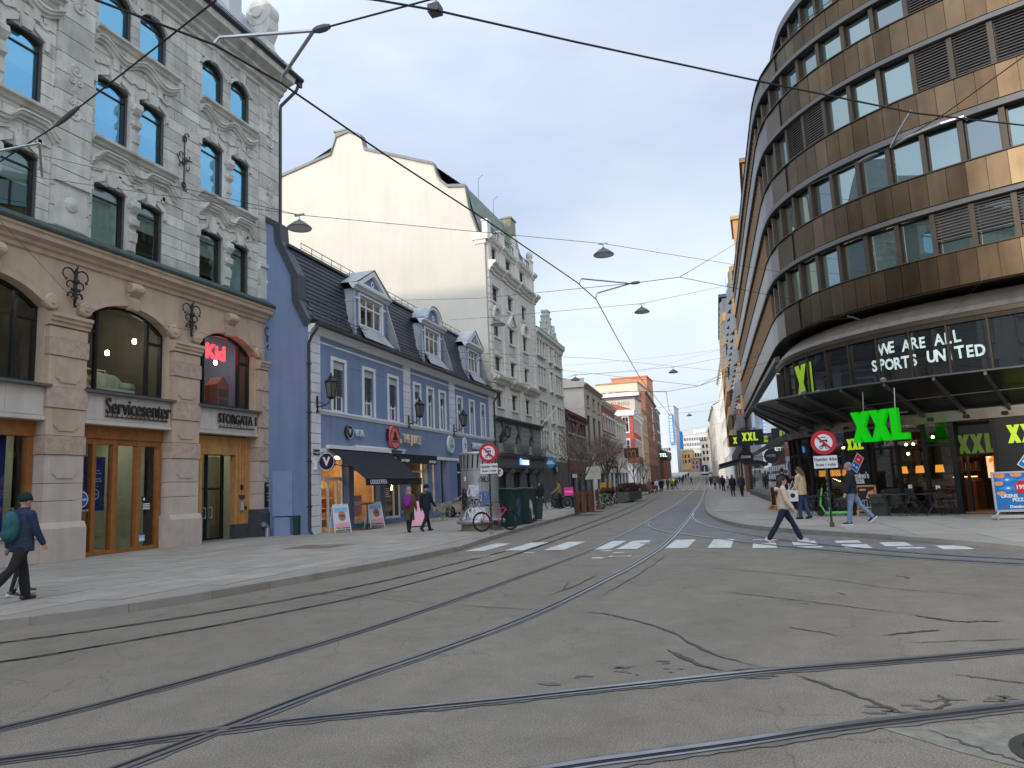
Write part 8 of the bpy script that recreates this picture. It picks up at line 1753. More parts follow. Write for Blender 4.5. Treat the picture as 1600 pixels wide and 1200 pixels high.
# ================================================================ PEOPLE
SKIN = mat('skin', (.46, .27, .20), .55, .08, 12); SKIND = mat('skin_tan', (.34, .19, .13), .55, .08, 12)
def cloth(n, c, v=.18): return mat(n, c, .9, v, 9, bump=.35, bscale=22)
NAVY = cloth('navy_cloth', (.022, .032, .065)); BLACKC = cloth('black_cloth', (.014, .014, .016)); DENIM = cloth('pale_denim', (.17, .23, .34), .25); DDEN = cloth('dark_denim', (.012, .016, .035)); BLUED_ = cloth('blue_denim', (.035, .055, .12)); OLIVE = cloth('olive_cloth', (.085, .065, .03)); CREAMC = cloth('cream_puffer', (.56, .42, .31), .12); BEIGEC = cloth('beige_coat', (.48, .36, .22), .12); GREYC = cloth('grey_cloth', (.13, .13, .135)); MUST = cloth('mustard_jacket', (.30, .19, .06)); YELC = cloth('ochre_jacket', (.42, .24, .07)); REDC = cloth('red_scarf', (.35, .02, .03)); WHITEC = cloth('white_cloth', (.62, .60, .58)); HIVIS = cloth('hi_vis', (.55, .62, .05)); BROWNC = cloth('brown_cloth', (.10, .055, .035)); TEAL = cloth('teal_pack', (.022, .10, .11), .35); PURP = cloth('purple_pack', (.22, .02, .26), .2); WINE = cloth('wine_cloth', (.14, .02, .03))
HAIRD = mat('dark_hair', (.022, .012, .010), .6, .4, 20, bump=.6, bscale=60); HAIRB = mat('brown_hair', (.085, .04, .02), .6, .4, 20, bump=.6, bscale=60); HAIRG = mat('grey_hair', (.22, .21, .20), .6, .3, 20, bump=.6, bscale=60)
SHOEB = mat('black_shoe', (.012, .012, .013), .5, .2, 8); SHOEW = mat('white_sole', (.6, .58, .55), .6, .05, 5); SHOEP = mat('pink_shoe', (.55, .30, .26), .6, .1, 5); SHOEBR = mat('brown_shoe', (.07, .03, .022), .45, .2, 8)
def rings(mb, R, n=14):
    """closed body shell from stacked ellipses (cx, cy, z, rx, ry)"""
    b = len(mb.v)
    for cx, cy, z, rx_, ry_ in R:
        for k in range(n): a = 2 * PI * k / n; mb.v.append((cx + rx_ * math.cos(a), cy + ry_ * math.sin(a), z))
    for i in range(len(R) - 1):
        for k in range(n): p = b + i * n + k; q = b + i * n + (k + 1) % n; mb.f.append((p, q, q + n, p + n))
    mb.f.append(tuple(b + k for k in range(n))[::-1]); mb.f.append(tuple(b + (len(R) - 1) * n + k for k in range(n)))
def limb(mb, P, r, n=9):
    mb.tube(P, r, n); 
    for p, q in zip(P, r): mb.ball(p, q * .98, n=9, m=7)
def person(label, x, y, head, h=1.74, legs=((24, 6), (-20, 22)), arms=((-22, 18), (22, 22)), top=BLACKC, coat=.84, trs=DDEN, shoe=SHOEB, hair=HAIRD, style='short', skin=SKIN, vox=.013, fat=1.0, z=PH, sole=None, lean=0.0, headyaw=0.0, name='person', grp=None, spread=.09, armside=(10, 10), flare=1.0, sit=0):
    """x forward, y left. legs: (hip, knee) degrees; arms: (shoulder, elbow) degrees"""
    r_ = thing('person', label, 'person', (x, y, z), head, grp); k = h / 1.74
    th_, sh_, = .43, .42
    J = []
    for (a, b), s in zip(legs, (1, -1)):
        a, b = rad(a), rad(b); kn = Vector((math.sin(a) * th_, 0, -math.cos(a) * th_)); an = kn + Vector((math.sin(a - b) * sh_, 0, -math.cos(a - b) * sh_)); J.append((kn, an, a - b, s))
    pz = max(-(an.z - .085 - max(0, math.sin(-q)) * .06) for kn, an, q, s in J) if not sit else sit
    legp = []
    for kn, an, q, s in J:
        hp = Vector((0, s * spread, pz)); legp.append((hp, hp + kn + Vector((0, s * .0, 0)), hp + an, q))
    d = pz - .905
    up = lambda P: [(cx + lean * (z_ - .9), cy, z_ + d, a, b) for cx, cy, z_, a, b in P]
    B = MB()
    rings(B, up([(0, 0, .80, .09, .13), (0, 0, .90, .11, .155), (0, 0, 1.05, .10, .135), (.01, 0, 1.2, .115, .155), (.01, 0, 1.34, .115, .175), (0, 0, 1.42, .09, .165), (0, 0, 1.465, .065, .10), (.005, 0, 1.49, .055, .057), (.015, 0, 1.58, .052, .052)]))
    hx = .03 + lean * .75; hz = 1.625 + d; cy_, sy_ = math.cos(headyaw), math.sin(headyaw)
    hd = lambda p: (hx + p[0] * cy_ - p[1] * sy_, p[0] * sy_ + p[1] * cy_, hz + p[2])
    B.ball(hd((.0, 0, .02)), .095, .078, .112, 14, 10); B.ball(hd((.028, 0, -.05)), .062, .058, .062, 10, 7); B.tube([hd((.09, 0, .03)), hd((.118, 0, -.012))], [.010, .018], 6); B.ball(hd((.098, 0, -.055)), .014, .024, .010, 7, 5)
    for s in (-1, 1): B.ball(hd((-.005, s * .08, .0)), .020, .014, .032, 7, 5)
    T = MB(); S = MB(); Lg = MB(); So = MB()
    for hp, kn, an, q in legp:
        limb(B, [hp, kn, an], [.075, .05, .038]); limb(Lg, [hp + Vector((0, 0, .02)), (hp + kn) / 2, kn, (kn + an) / 2, an + Vector((0, 0, .0))], [.10 * fat, .088 * fat, .07, .066 * flare, .060 * flare])
        fq = min(0.9, max(0, -q)) * .9; f = Vector((math.cos(fq), 0, -math.sin(fq))); u = Vector((math.sin(fq), 0, math.cos(fq)))
        a0 = an - u * .035
        for M_, g in ((B, .8), (S, 1)):
            M_.tube([a0 - f * .055, a0 + f * .06, a0 + f * .15 - u * .012], [.045 * g, .047 * g, .032 * g], 9); M_.ball(a0 - f * .05, .045 * g, n=8, m=6); M_.ball(a0 + f * .155 - u * .012, .035 * g, n=8, m=6)
        S.tube([an + u * .03, a0], [.045, .046], 9)
        if sole: So.tube([a0 - f * .09 - u * .036, a0 + f * .05 - u * .040, a0 + f * .19 - u * .04], [.042, .046, .03], 8)
    rings(Lg, up([(0, 0, .80, .10, .15), (0, 0, .9, .122 * fat, .172 * fat), (0, 0, 1.0, .112 * fat, .155 * fat)]))
    zb = coat
    if coat < .75: prof = [(.0, 0, zb, .17 * flare, .22 * flare), (0, 0, (zb + .9) / 2, .155, .205), (0, 0, .92, .145 * fat, .195 * fat)]
    else: prof = [(0, 0, zb, .150 * fat, .195 * fat), (0, 0, (zb + 1.0) / 2, .148 * fat, .19 * fat)]
    rings(T, up(prof + [(0, 0, 1.05, .14 * fat, .178 * fat), (.012, 0, 1.2, .15 * fat, .19 * fat), (.012, 0, 1.33, .145 * fat, .205), (0, 0, 1.41, .115, .195), (0, 0, 1.465, .085, .125), (.005, 0, 1.53, .075, .082)]))
    hands = []
    for (a, e), s, sd in zip(arms, (1, -1), armside):
        sh = Vector((lean * .5, s * .185, 1.405 + d)); a, e = rad(a), rad(e); sd = rad(sd)
        el = sh + Vector((math.sin(a), s * math.sin(sd), -math.cos(a))).normalized() * .29; wr = el + Vector((math.sin(a + e), s * math.sin(sd) * .3, -math.cos(a + e))).normalized() * .25
        limb(B, [sh, el, wr], [.05, .04, .028]); limb(T, [sh, (sh + el) / 2, el, (el + wr) / 2, wr + (el - wr) * .06], [.078 * fat, .072, .062, .056, .050])
        f = (wr - el).normalized(); side = Vector((0, 1, 0)).cross(f).normalized(); w_ = side.cross(f)
        B.tube([wr, wr + f * .05, wr + f * .09], [.028, .036, .032], 7)
        for i in range(4): c = wr + f * .085 + side * (i - 1.5) * .018; l = (.06, .075, .07, .055)[i]; B.tube([c, c + f * l * .55 - w_ * .01 * s, c + f * l * .9 - w_ * .028 * s], [.010, .009, .008], 5)
        B.tube([wr + f * .03 + side * .028, wr + f * .065 + side * .052, wr + f * .10 + side * .048], [.012, .011, .009], 5); hands.append(wr)
    def sc(mb): mb.v = [(a * k, b * k, c * k) for a, b, c in mb.v]; return mb
    body(sc(B), 'body', skin, r_, vox); body(sc(T), 'jacket' if coat > .7 else 'coat', top, r_, vox * 1.2, smooth=4); body(sc(Lg), 'trousers', trs, r_, vox * 1.2, smooth=4); body(sc(S), 'shoes', shoe, r_, vox, smooth=3)
    if sole: body(sc(So), 'soles', sole, r_, vox, smooth=1)
    Hh = MB()
    if style == 'short': Hh.ball(hd((-.016, 0, .045)), .098, .088, .10, 12, 8)
    elif style == 'beanie': Hh.ball(hd((-.010, 0, .062)), .110, .098, .105, 12, 8); Hh.lathe([(.098, 0), (.112, .0), (.114, .05), (.1, .055), (.098, 0)], 14, hd((-.008, 0, .02)))
    elif style == 'hood': Hh.ball(hd((-.02, 0, .02)), .118, .108, .14, 12, 8); Hh.tube([hd((-.06, -.10, -.12)), hd((-.1, 0, -.12)), hd((-.06, .10, -.12))], .06, 8)
    else:
        Hh.ball(hd((-.016, 0, .045)), .104, .094, .10, 12, 8); L_ = dict(long=.36, bob=.15, bun=.05)[style]
        rings(Hh, [(hd((-.05, 0, 0))[0], hd((-.05, 0, 0))[1], hz + .05, .09, .095), (hd((-.11, 0, 0))[0], hd((-.11, 0, 0))[1], hz - L_ * .5, .08, .115), (hd((-.185, 0, 0))[0], hd((-.185, 0, 0))[1], hz - L_, .055, .10)])
        if style == 'bun': Hh.ball(hd((-.13, 0, .06)), .05, n=8, m=6)
    body(sc(Hh), 'hat' if style in ('beanie', 'hood') else 'hair', hair, r_, vox, smooth=4)
    E = MB()
    for s in (-1, 1): E.ball([c * k for c in hd((.088, s * .032, .018))], .011 * k, n=6, m=4)
    stuff(E.build('eyes', GRAFB, r_))
    r_['kz'] = k; r_['dz'] = d; r_['hx'] = hx
    del r_['kz'], r_['dz'], r_['hx']
    return r_, d, k, hands
def backpack(x, y, head, label, m, d, k, owner):
    """worn by its owner, so placed on the back"""
    p = thing('backpack', label, 'backpack', (x, y, owner.location.z), head); B = MB(); z0 = (.98 + d) * k
    B.ball((-.20, 0, z0 + .24), .12, .155, .26, 12, 9); B.ball((-.27, 0, z0 + .12), .07, .12, .12, 10, 7); body(B, 'bag', m, p, .014, smooth=4)
    for s in (-1, 1): MB().tube([(-.12, s * .10, z0 + .44), (.02, s * .12, z0 + .47), (.14, s * .12, z0 + .36), (.13, s * .14, z0 + .15), (-.08, s * .17, z0 + .02)], .017, 5).build('strap', m, p)
    MB().tube([(-.2, -.05, z0 + .5), (-.2, 0, z0 + .54), (-.2, .05, z0 + .5)], .012, 5).build('handle', m, p); MB().box(-.345, -.335, -.08, .08, z0 + .02, z0 + .035).build('zip', BLACKC, p); return p
# nearest: man with teal backpack, and the walker he hides
x, y, _ = G(30, 940); HD = rad(86)
p, d, k, hands = person('person in navy jacket and dark beanie with a teal backpack at the left edge', x, y, HD, 1.74, ((13, 4), (-30, 18)), ((-14, 14), (16, 12)), NAVY, .80, BLACKC, SHOEBR, mat('dark_knit', (.008, .022, .018), .95, .3, 40, bump=.5, bscale=90), 'beanie', vox=.0105, fat=1.12, flare=1.25)
backpack(x, y, HD, 'teal hiking backpack worn by the man in the dark beanie', TEAL, d, k, p)
mb = MB()
for s in (-1, 1): mb.tube([(.145, s * .035 - .0, (1.645 + d) * k), (.045, s * .088, (1.648 + d) * k)], .004, 4); mb.lathe([(.020, 0), (.024, 0)], 10, ((.135) * k, s * .034, (1.643 + d) * k), 'x')
stuff(mb.build('glasses', BLACKC, p))
p2, d2, k2, _ = person('person in striped track trousers half hidden behind the man with the teal backpack', G(20, 933)[0], G(20, 933)[1] + .1, HD, 1.66, ((20, 10), (-8, 8)), ((20, 10), (-20, 10)), BLACKC, .85, BLACKC, cloth('grey_runner', (.10, .09, .10)), HAIRD, 'short', vox=.013, sole=SHOEW)
a, b = rad(-8), rad(8); pz = .905 + d2
for q in (-.03, 0, .03):
    P = [Vector((math.sin(a) * .2 + q, -.0, pz - math.cos(a) * .2)), Vector((math.sin(a) * .43 + q, 0, pz - math.cos(a) * .43)), Vector((math.sin(a) * .43 + math.sin(a - b) * .36 + q, 0, pz - math.cos(a) * .43 - math.cos(a - b) * .36))]
    MB().tube([(v.x * k2, (-.09 - (.100, .082, .076)[i]) * k2, v.z * k2) for i, v in enumerate(P)], .006, 4).build('stripe', WHITEC, p2)
# couple walking away on the west pavement
x, y, _ = G(640, 832); p, d, k, _ = person('person in long olive coat with a purple backpack walking away', x, y, rad(100), 1.66, ((14, 4), (-14, 18)), ((-10, 12), (12, 12)), OLIVE, .46, BLACKC, SHOEB, cloth('beige_hood', (.30, .23, .17)), 'hood', fat=1.1)
backpack(x, y, rad(100), 'purple backpack worn over the long olive coat', PURP, d, k, p)
x, y, _ = G(667, 830); p, d, k, _ = person('person in navy jacket and dark knit cap walking away beside the olive coat', x, y, rad(72), 1.76, ((20, 4), (-18, 16)), ((-14, 22), (14, 25)), cloth('deep_navy', (.014, .018, .03)), .80, cloth('near_black', (.014, .012, .018)), SHOEB, cloth('navy_knit', (.01, .014, .04)), 'beanie')
hv = MB(); hv.ball((-.12, 0, (1.44 + d) * k), .07, .12, .06, 10, 6); body(hv, 'hood', GREYC, p, .014)
# at the shop door, and two women in black
px_, py_, pz_ = onblue(-.55, 14.7, PH); person('person in an ochre jacket stepping into the recessed shop door', px_, py_, th + PI - .6, 1.72, ((12, 5), (-10, 10)), ((0, 12), (6, 16)), YELC, .82, BLACKC, SHOEB, cloth('pale_knit', (.45, .40, .33)), 'beanie', vox=.016)
x, y, _ = G(833, 799); person('person in black coat and red scarf, left of the two by the grey shop', x, y, rad(-70), 1.66, ((6, 4), (-5, 6)), ((6, 20), (-4, 15)), BLACKC, .45, BLACKC, SHOEB, cloth('black_hood', (.014, .013, .015)), 'hood', vox=.016)
x, y, _ = G(846, 799); person('person in black coat turned towards the woman with the red scarf', x, y, rad(-110), 1.74, ((8, 4), (-8, 10)), ((4, 15), (-6, 15)), BLACKC, .5, BLACKC, SHOEB, HAIRD, 'long', vox=.016, headyaw=-.6)
x, y, _ = G(833, 799); sc2 = thing('scarf', 'red scarf round the neck of the woman in black', 'scarf', (x, y, PH), rad(-70)); MB().lathe([(.075, 1.36), (.11, 1.40), (.10, 1.47), (.075, 1.48)], 12, (.02, 0, 0)).build('loop', REDC, sc2); MB().box(.10, .14, -.05, .05, 1.12, 1.4).build('tail', REDC, sc2)
# delivery rider
x, y, _ = G(874, 795); hb = rad(196)
db = bicycle(x, y, hb, 'black delivery bicycle carrying a bright pink box', BLACKP, rim=CHROM)
p, d, k, _ = person('person in mustard jacket standing astride the delivery bicycle', x + .05, y + .0, hb, 1.74, ((8, 4), (-6, 6)), ((38, 20), (38, 20)), MUST, .86, BLACKC, SHOEBR, HAIRD, 'short', skin=SKIND, vox=.016, spread=.14)
PKB = mat('delivery_pink', (.85, .03, .26), .5, .05, 3, emit=.05); q = thing('delivery_box', 'bright pink delivery box strapped over the rear wheel of the bicycle', 'box', (x, y, PH), hb); MB().box(-.95, -.38, -.27, .27, .82, 1.3).build('box', PKB, q); MB().box(-.97, -.36, -.29, .29, 1.3, 1.34).build('lid', PKB, q); text('foodora', 'lettering', SWH, q, .15, .002, (-.66, .275, 1.08), rot=(PI / 2, 0, PI), bold=.004); text('foodora', 'lettering', SWH, q, .15, .002, (-.66, -.275, 1.08), rot=(PI / 2, 0, 0), bold=.004); MB().box(-.9, -.45, -.05, .05, .74, .82).build('rack', BLACKP, q)
# crossing the street on the right
x, y, _ = G(1229, 847, 0); p, d, k, hands = person('person with long dark hair in a cream puffer jacket walking over the crossing', x, y, rad(4), 1.66, ((29, 6), (-27, 6)), ((-16, 14), (14, 20)), CREAMC, .93, DDEN, SHOEP, HAIRD, 'long', vox=.0115, z=0, sole=SHOEW, fat=1.02, flare=1.15)
hv = MB(); hv.ball((-.11, 0, (1.42 + d) * k), .085, .14, .075, 10, 7); body(hv, 'fur_hood', cloth('pale_fur', (.55, .42, .32), .3), p, .013)
MB().lathe([(.150, .89 + d), (.158, .92 + d), (.158, .98 + d), (.15, 1.0 + d)], 18).build('hem', cloth('grey_hem', (.36, .36, .35)), p).scale = (k * .95, k * 1.2, k)
x, y, _ = G(1256, 811); p, d, k, _ = person('person in a beige coat carrying a white tote bag before the cafe', x, y, rad(150), 1.74, ((6, 4), (-8, 8)), ((8, 35), (-6, 14)), BEIGEC, .80, BLUED_, SHOEB, HAIRB, 'bob', vox=.012, fat=1.12, flare=1.0)
tb = thing('tote_bag', 'white tote bag with a dark emblem hanging from the beige coat', 'bag', (x - .30, y - .28, PH), rad(-8)); MB().prism([(-.17, .62), (.17, .62), (.19, .98), (-.15, 1.02)], -.06, .06, 'y').build('bag', WHITEC, tb); MB().tube([(-.12, 0, 1.0), (.02, .1, 1.32), (.15, 0, .98)], .012, 5).build('handle', WHITEC, tb); MB().lathe([(0, -.064), (.08, -.064)], 14, (.01, 0, .82), 'y').build('emblem', GRAFB, tb)
x, y, _ = G(1227, 799); person('person in black seen from behind holding a phone, partly hidden by the crossing woman', x, y, rad(60), 1.78, ((4, 3), (-4, 5)), ((-4, 20), (30, 95)), BLACKC, .82, BLACKC, SHOEB, HAIRD, 'short', vox=.014, fat=1.12)
x, y, _ = G(1336, 820); p, d, k, _ = person('person with grey hair in a dark quilted jacket and pale jeans walking left', x, y, rad(172), 1.78, ((10, 2), (-27, 14)), ((10, 14), (-12, 18)), cloth('quilted_navy', (.016, .018, .026)), .86, DENIM, SHOEB, HAIRG, 'short', vox=.0115, sole=SHOEW, flare=1.1, fat=1.03)
mb = MB()
for q in range(6): zz = (.90 + q * .085 + d) * k; mb.lathe([(.150 + .004 * (q in (3, 4)), zz), (.158, zz + .004), (.150, zz + .01)], 20)
o = mb.build('quilting', BLACKC, p); o.scale = (1.0, 1.28, 1)
# people farther down: three builds, copied and dressed differently
run_queue(); QUEUE.clear()
protos = []
for i, (lg, ar, ct_, st_) in enumerate((((20, 5), (-18, 18)), ((-14, 15), (14, 18)), .82, 'short') if False else q for q in ((((20, 5), (-18, 18)), ((-14, 15), (14, 18)), .82, 'short'), (((5, 3), (-5, 5)), ((3, 25), (-3, 15)), .84, 'beanie'), (((14, 4), (-12, 14)), ((-10, 12), (10, 14)), .48, 'long'))):
    pr, *_ = person('far walker', 0, -6, 0, 1.74, lg, ar, GREYC, ct_, BLACKC, SHOEB, HAIRD, st_, vox=.024); protos.append(pr)
run_queue(); QUEUE.clear()
used = [False] * 3
def far_person(pi, px_, py_, yaw, top, trs, label, hair=None, h=1.0, y=None, grp=None):
    if y is None: x, y, _ = G(px_, py_)
    else: x = GY(px_, py_, y)[0]
    c = protos[pi] if not used[pi] else copy_tree(protos[pi]); used[pi] = True
    c.location = (x, y, PH + gz(y)); c.rotation_euler = (0, 0, yaw); c['label'] = label; c.scale = (h, h, h)
    if grp: c['group'] = grp
    for ch in c.children:
        b = ch.name.split('.')[0]; m = dict(jacket=top, coat=top, trousers=trs, hair=hair or HAIRD, hat=hair or BLACKC).get(b)
        if m and ch.material_slots: ch.material_slots[0].link = 'OBJECT'; ch.material_slots[0].material = m
    return c
FP = [(2, 1146, 776, -1.5, BLACKC, BLACKC, 'person in a long dark coat, left of the pair nearest on the east pavement', HAIRB, .98), (0, 1160, 776, -1.7, NAVY, BLACKC, 'person in dark jacket, right of the pair nearest on the east pavement', HAIRD, 1.02),
      (1, 1131, 768, -1.4, BLACKC, BLACKC, 'person in black standing just left of the near pair on the east pavement', BLACKC, 1), (1, 1118, 765, -1.6, GREYC, BLACKC, 'person in grey beside the east kerb', BLACKC, 1), (0, 1125, 764, 1.6, BROWNC, BLUED_, 'person in brown jacket walking away on the east pavement', HAIRB, 1), (2, 1138, 764, -1.5, WHITEC, BLACKC, 'person in a pale coat among the walkers on the east pavement', HAIRD, .97),
      (0, 1105, 760, -2.6, GREYC, BLACKC, 'person stepping onto the second crossing from the east', HAIRD, 1), (2, 1111, 761, -1.7, BLACKC, BLACKC, 'person in a black coat waiting at the east end of the second crossing', HAIRD, 1), (0, 1114, 758.5, -1.6, WINE, BLACKC, 'person in wine red jacket in the far east crowd', HAIRD, 1), (1, 1122, 759, -1.5, NAVY, BLACKC, 'person in navy in the far east crowd', BLACKC, 1), (0, 1129, 758, -1.4, OLIVE, BLACKC, 'person in olive jacket by the dark awning', HAIRB, 1), (1, 1117, 757, -1.5, WHITEC, BLUED_, 'person in white top in the far east crowd', BLACKC, 1),
      (0, 1056, 765, .2, BLACKC, BLACKC, 'person in black striding over the second crossing from the west', HAIRD, 1.04), (1, 1050, 766, -1.2, MUST, BLACKC, 'person in mustard jacket at the west end of the second crossing', BLACKC, 1), (2, 1033, 769, -1.3, BLACKC, BLACKC, 'person in a long black coat with a stroller at the west kerb', HAIRD, 1), (0, 1027, 768, -1.5, WHITEC, BLACKC, 'person in a pale jacket near the red stroller', HAIRB, 1), (1, 1044, 766, 1.6, BROWNC, BLACKC, 'person in brown by the rusty tree guards', BLACKC, 1), (1, 1020, 770, -1.5, BLACKC, BLACKC, 'person in black seated crowd by the yellow board', BLACKC, .95),
      (0, 1036, 766.5, 1.4, NAVY, BLACKC, 'person in navy walking away near the second crossing', HAIRD, 1), (2, 1015, 772, -1.6, GREYC, BLACKC, 'person in a grey coat by the yellow board', HAIRB, 1)]
for a in FP: far_person(*a)
for i, (pi, px_, y, yaw, top, lb, hh) in enumerate(((0, 1080, 165, .5, BLACKC, 'person in black crossing the tracks between the crossing and the tram', 1), (0, 1066, 170, -1.5, NAVY, 'person walking in the roadway by the west kerb', 1), (1, 1052, 150, -1.5, HIVIS, 'person in a yellow safety vest on the west pavement', 1), (1, 1058, 168, -1.5, GREYC, 'person in grey standing near the safety vest', 1), (0, 1062, 185, 1.5, BLUED_, 'person in blue farther along the west pavement', 1), (2, 1068, 205, -1.5, BLACKC, 'person in a dark coat under the blue banner', 1), (1, 1072, 215, -1.5, WINE, 'person in wine red under the yellow house', 1), (0, 1076, 235, -1.5, NAVY, 'farthest person on the west pavement', 1), (0, 1113, 150, -1.5, BLACKC, 'person in black beyond the east crowd', 1), (2, 1118, 160, 1.6, BROWNC, 'person in a brown coat beyond the east crowd', 1), (1, 1115, 185, -1.5, GREYC, 'person in grey beside the tram', 1), (0, 1110, 200, -1.5, WHITEC, 'person in a pale jacket beside the tram', 1), (1, 1124, 140, -1.6, BLACKC, 'person in black under the middle awning', 1), (2, 1128, 128, -1.5, NAVY, 'person in a navy coat under the near awning', 1))):
    far_person(pi, px_, 750, yaw, top, BLACKC, lb, None, hh, y=y)
x, y, _ = G(1022, 770); st_ = thing('stroller', 'red stroller on the west pavement near the second crossing', 'stroller', (x, y, PH), -1.2); MB().prism([(-.3, .5), (.3, .45), (.38, .95), (-.1, 1.0), (-.36, .8)], -.25, .25, 'y').build('seat', REDC, st_); MB().tube([(-.3, 0, .5), (-.55, 0, 1.05)], .02, 5).build('handle', BLACKC, st_); [MB().lathe([(0, -.03), (.14, -.03), (.14, .03), (0, .03)], 10, (q, w, .15), 'y').build('wheel', TYRE, st_) for q in (-.3, .35) for w in (-.25, .25)]
# ================================================================ OVERHEAD WIRES AND HANGING LAMPS
WIRE = mat('wire', (.015, .015, .017), .6, .1, 5); INSU = mat('insulator', (.10, .10, .11), .5, .2, 6); TUBE = mat('pull_off_steel', (.42, .42, .44), .35, .1, 4, metal=.7)
def wire(label, pts, r=.010, sag=0.0, extras=(), name='overhead_wire'):
    w = thing(name, label, 'wire', tuple(pts[0])); o = Vector(pts[0]); P = []
    for a, b in zip(pts, pts[1:]):
        a, b = Vector(a), Vector(b); n = 6 if sag else 1
        for k in range(n): u = k / n; q = a.lerp(b, u); q.z -= sag * 4 * u * (1 - u); P.append(q - o)
    P.append(Vector(pts[-1]) - o); MB().tube(P, r, 5).build('strand', WIRE, w)
    for p, q, rr in extras:
        p, q = Vector(p) - o, Vector(q) - o; MB().tube([p, p.lerp(q, .3), p.lerp(q, .7), q], [rr * .6, rr, rr, rr * .6], 7).build('insulator', INSU, w)
    return w
def g_(L, z): return [G(px, py, z) for px, py in L]
cw1 = [(-5.6, -6, 5.6), (-5.1, 1.5, 5.6), (-4.64, 4.08, 5.6), (-4.2, 4.9, 5.6), (-4.04, 5.64, 5.6), (-3.86, 7.36, 5.6), (-3.52, 9.93, 5.6), (-3.08, 13.8, 5.6), (-3.01, 15.4, 5.6), (-3.39, 20.08, 5.6), (-3.99, 28.1, 5.6), (-4.75, 44, 5.6), (-6.1, 66, 5.6), (-8.2, 100, 5.7), (-14.5, 205, 7.5)]
wire('thick contact wire running down the middle of the street', cw1, .011)
wire('thick contact wire curving across the top of the photo to the right', [(-6, 2.6, 5.6), (-2.6, 4.9, 5.6), (-2.22, 5.19, 5.6), (-1.23, 6.07, 5.6), (.43, 7.5, 5.6), (2.01, 8.83, 5.6), (3.31, 9.69, 5.6), (9.5, 13.2, 5.6)], .010)
Z = 5.75
J = G(490, 48, Z); wire('span wire with insulator above the corner of the stone building', [J, G(670, 0, Z), G(1000, -95, Z + .3)], .009, 0, [(J, G(515, 41, Z), .035)])
mb = thing('pull_off_arm', 'pair of steel pull off arms in front of the stone cornice', 'arm', J); o = Vector(J)
for px_, py_ in ((335, 68), (440, 130)):
    q = Vector(G(px_, py_, 5.62)) - o; MB().tube([(0, 0, 0), q * .95 + Vector((0, 0, .05)), q], .017, 6).build('arm', TUBE, mb)
J2 = G(680, 18, 5.62); b_ = thing('wire_clamp', 'small steel clamp on the contact wire at the top edge', 'clamp', J2); MB().tube([(0, 0, .0), (0, 0, .22)], .02, 6).build('stem', TUBE, b_); MB().box(-.05, .05, -.05, .05, -.02, .05).build('jaw', INSU, b_)
K = G(88, 196, 5.9); wire('diagonal span wire with insulator in front of the upper stone windows', [G(338, 0, 5.8), G(118, 172, 5.9), K, G(-90, 310, 6.0)], .009, 0, [(G(122, 168, 5.9), K, .03)])
b_ = thing('pull_off_arm', 'steel pull off arm at the left edge before the stone windows', 'arm', G(62, 224, 5.75)); o = Vector(G(62, 224, 5.75))
for px_, py_ in ((0, 236), (66, 276), (-60, 246)): q = Vector(G(px_, py_, 5.65)) - o; MB().tube([(0, 0, 0), q], .014, 5).build('arm', TUBE, b_)
# lamp lines: a wire from wall to wall with a shallow bell lamp hung from it
BELL = mat('lamp_bell', (.10, .115, .12), .4, .1, 3, metal=.4); DIFF = mat('lamp_diffuser', (.50, .51, .50), .3, .05, 3)
def bell(p, r, label):
    l = thing('hanging_street_lamp', label, 'street lamp', p, 0, 'street lamps hung over the road'); MB().lathe([(.0, .16), (.04, .155), (.05, .12), (.12, .10), (r * .75, .03), (r, -.03), (r * .98, -.05), (r * .93, -.05), (r * .9, -.01), (0, .02)], 22).build('bell', BELL, l, True); MB().lathe([(r * .92, -.045), (r * .6, -.07), (0, -.08)], 20).build('diffuser', DIFF, l, True)
    MB().tube([(0, 0, .15), (0, 0, .27)], .012, 5).build('hook', TUBE, l); MB().box(-.12, .12, -.02, .02, .25, .29).build('hanger_bar', TUBE, l); return l
LAMPS = [(468, 352, 7.6, .27, 'hanging bell lamp before the cream gable, leftmost and nearest'), (943, 394, 7.6, .27, 'hanging bell lamp high against the sky right of the white building'), (1003, 484, 7.6, .27, 'hanging bell lamp lower down the sky over the street'), (1052, 579, 7.6, .27, 'small hanging bell lamp above the far orange block'), (1077, 647, 7.6, .27, 'tiny hanging bell lamp over the far tracks'), (778, 504, 7.6, .27, 'hanging bell lamp seen against the white building windows'), (899, 591, 7.6, .27, 'hanging bell lamp seen against the beige side wall')]
LP_ = {}
for i, (px_, py_, z, r, lb) in enumerate(LAMPS): p = G(px_, py_ + 2, z); bell(p, r, lb); LP_[i] = (p[0], p[1], p[2] + .27)
wire('lamp wire from the stone building past the leftmost bell lamp to the round building', [GX(0, 228, -19.2), LP_[0], LP_[1], (CP(3, 0)[0], CP(3, 0)[1], 10.6)], .007)
wire('thin second wire rising beside the leftmost bell lamp', [GX(0, 255, -19.2), GX(64, 278, -14), LP_[0]], .006)
wire('lamp wire crossing from the white building to the bronze building', [GX(700, 500, -18), LP_[5], LP_[2], GY(1165, 440, 50)], .007)
wire('lamp wire above the far orange block', [GX(770, 575, -18), GX(880, 588, -17), LP_[3], GY(1150, 555, 80)], .008)
wire('lamp wire over the far tracks', [GX(930, 650, -19), LP_[4], GY(1125, 640, 120)], .010); wire('lamp wire before the beige side wall', [GX(860, 600, -18.4), LP_[6], GX(1000, 580, -10), GY(1130, 545, 95)], .008)
a_ = G(985, 443, 6.4); c_ = G(1062, 433, 6.6)
wire('span wire forking in the open sky to the bronze building', [GX(432, 474, -19), GX(750, 466, -12), a_, c_, GY(1162, 373, 50)], .008, 0, [(a_, G(1000, 441, 6.4), .04)])
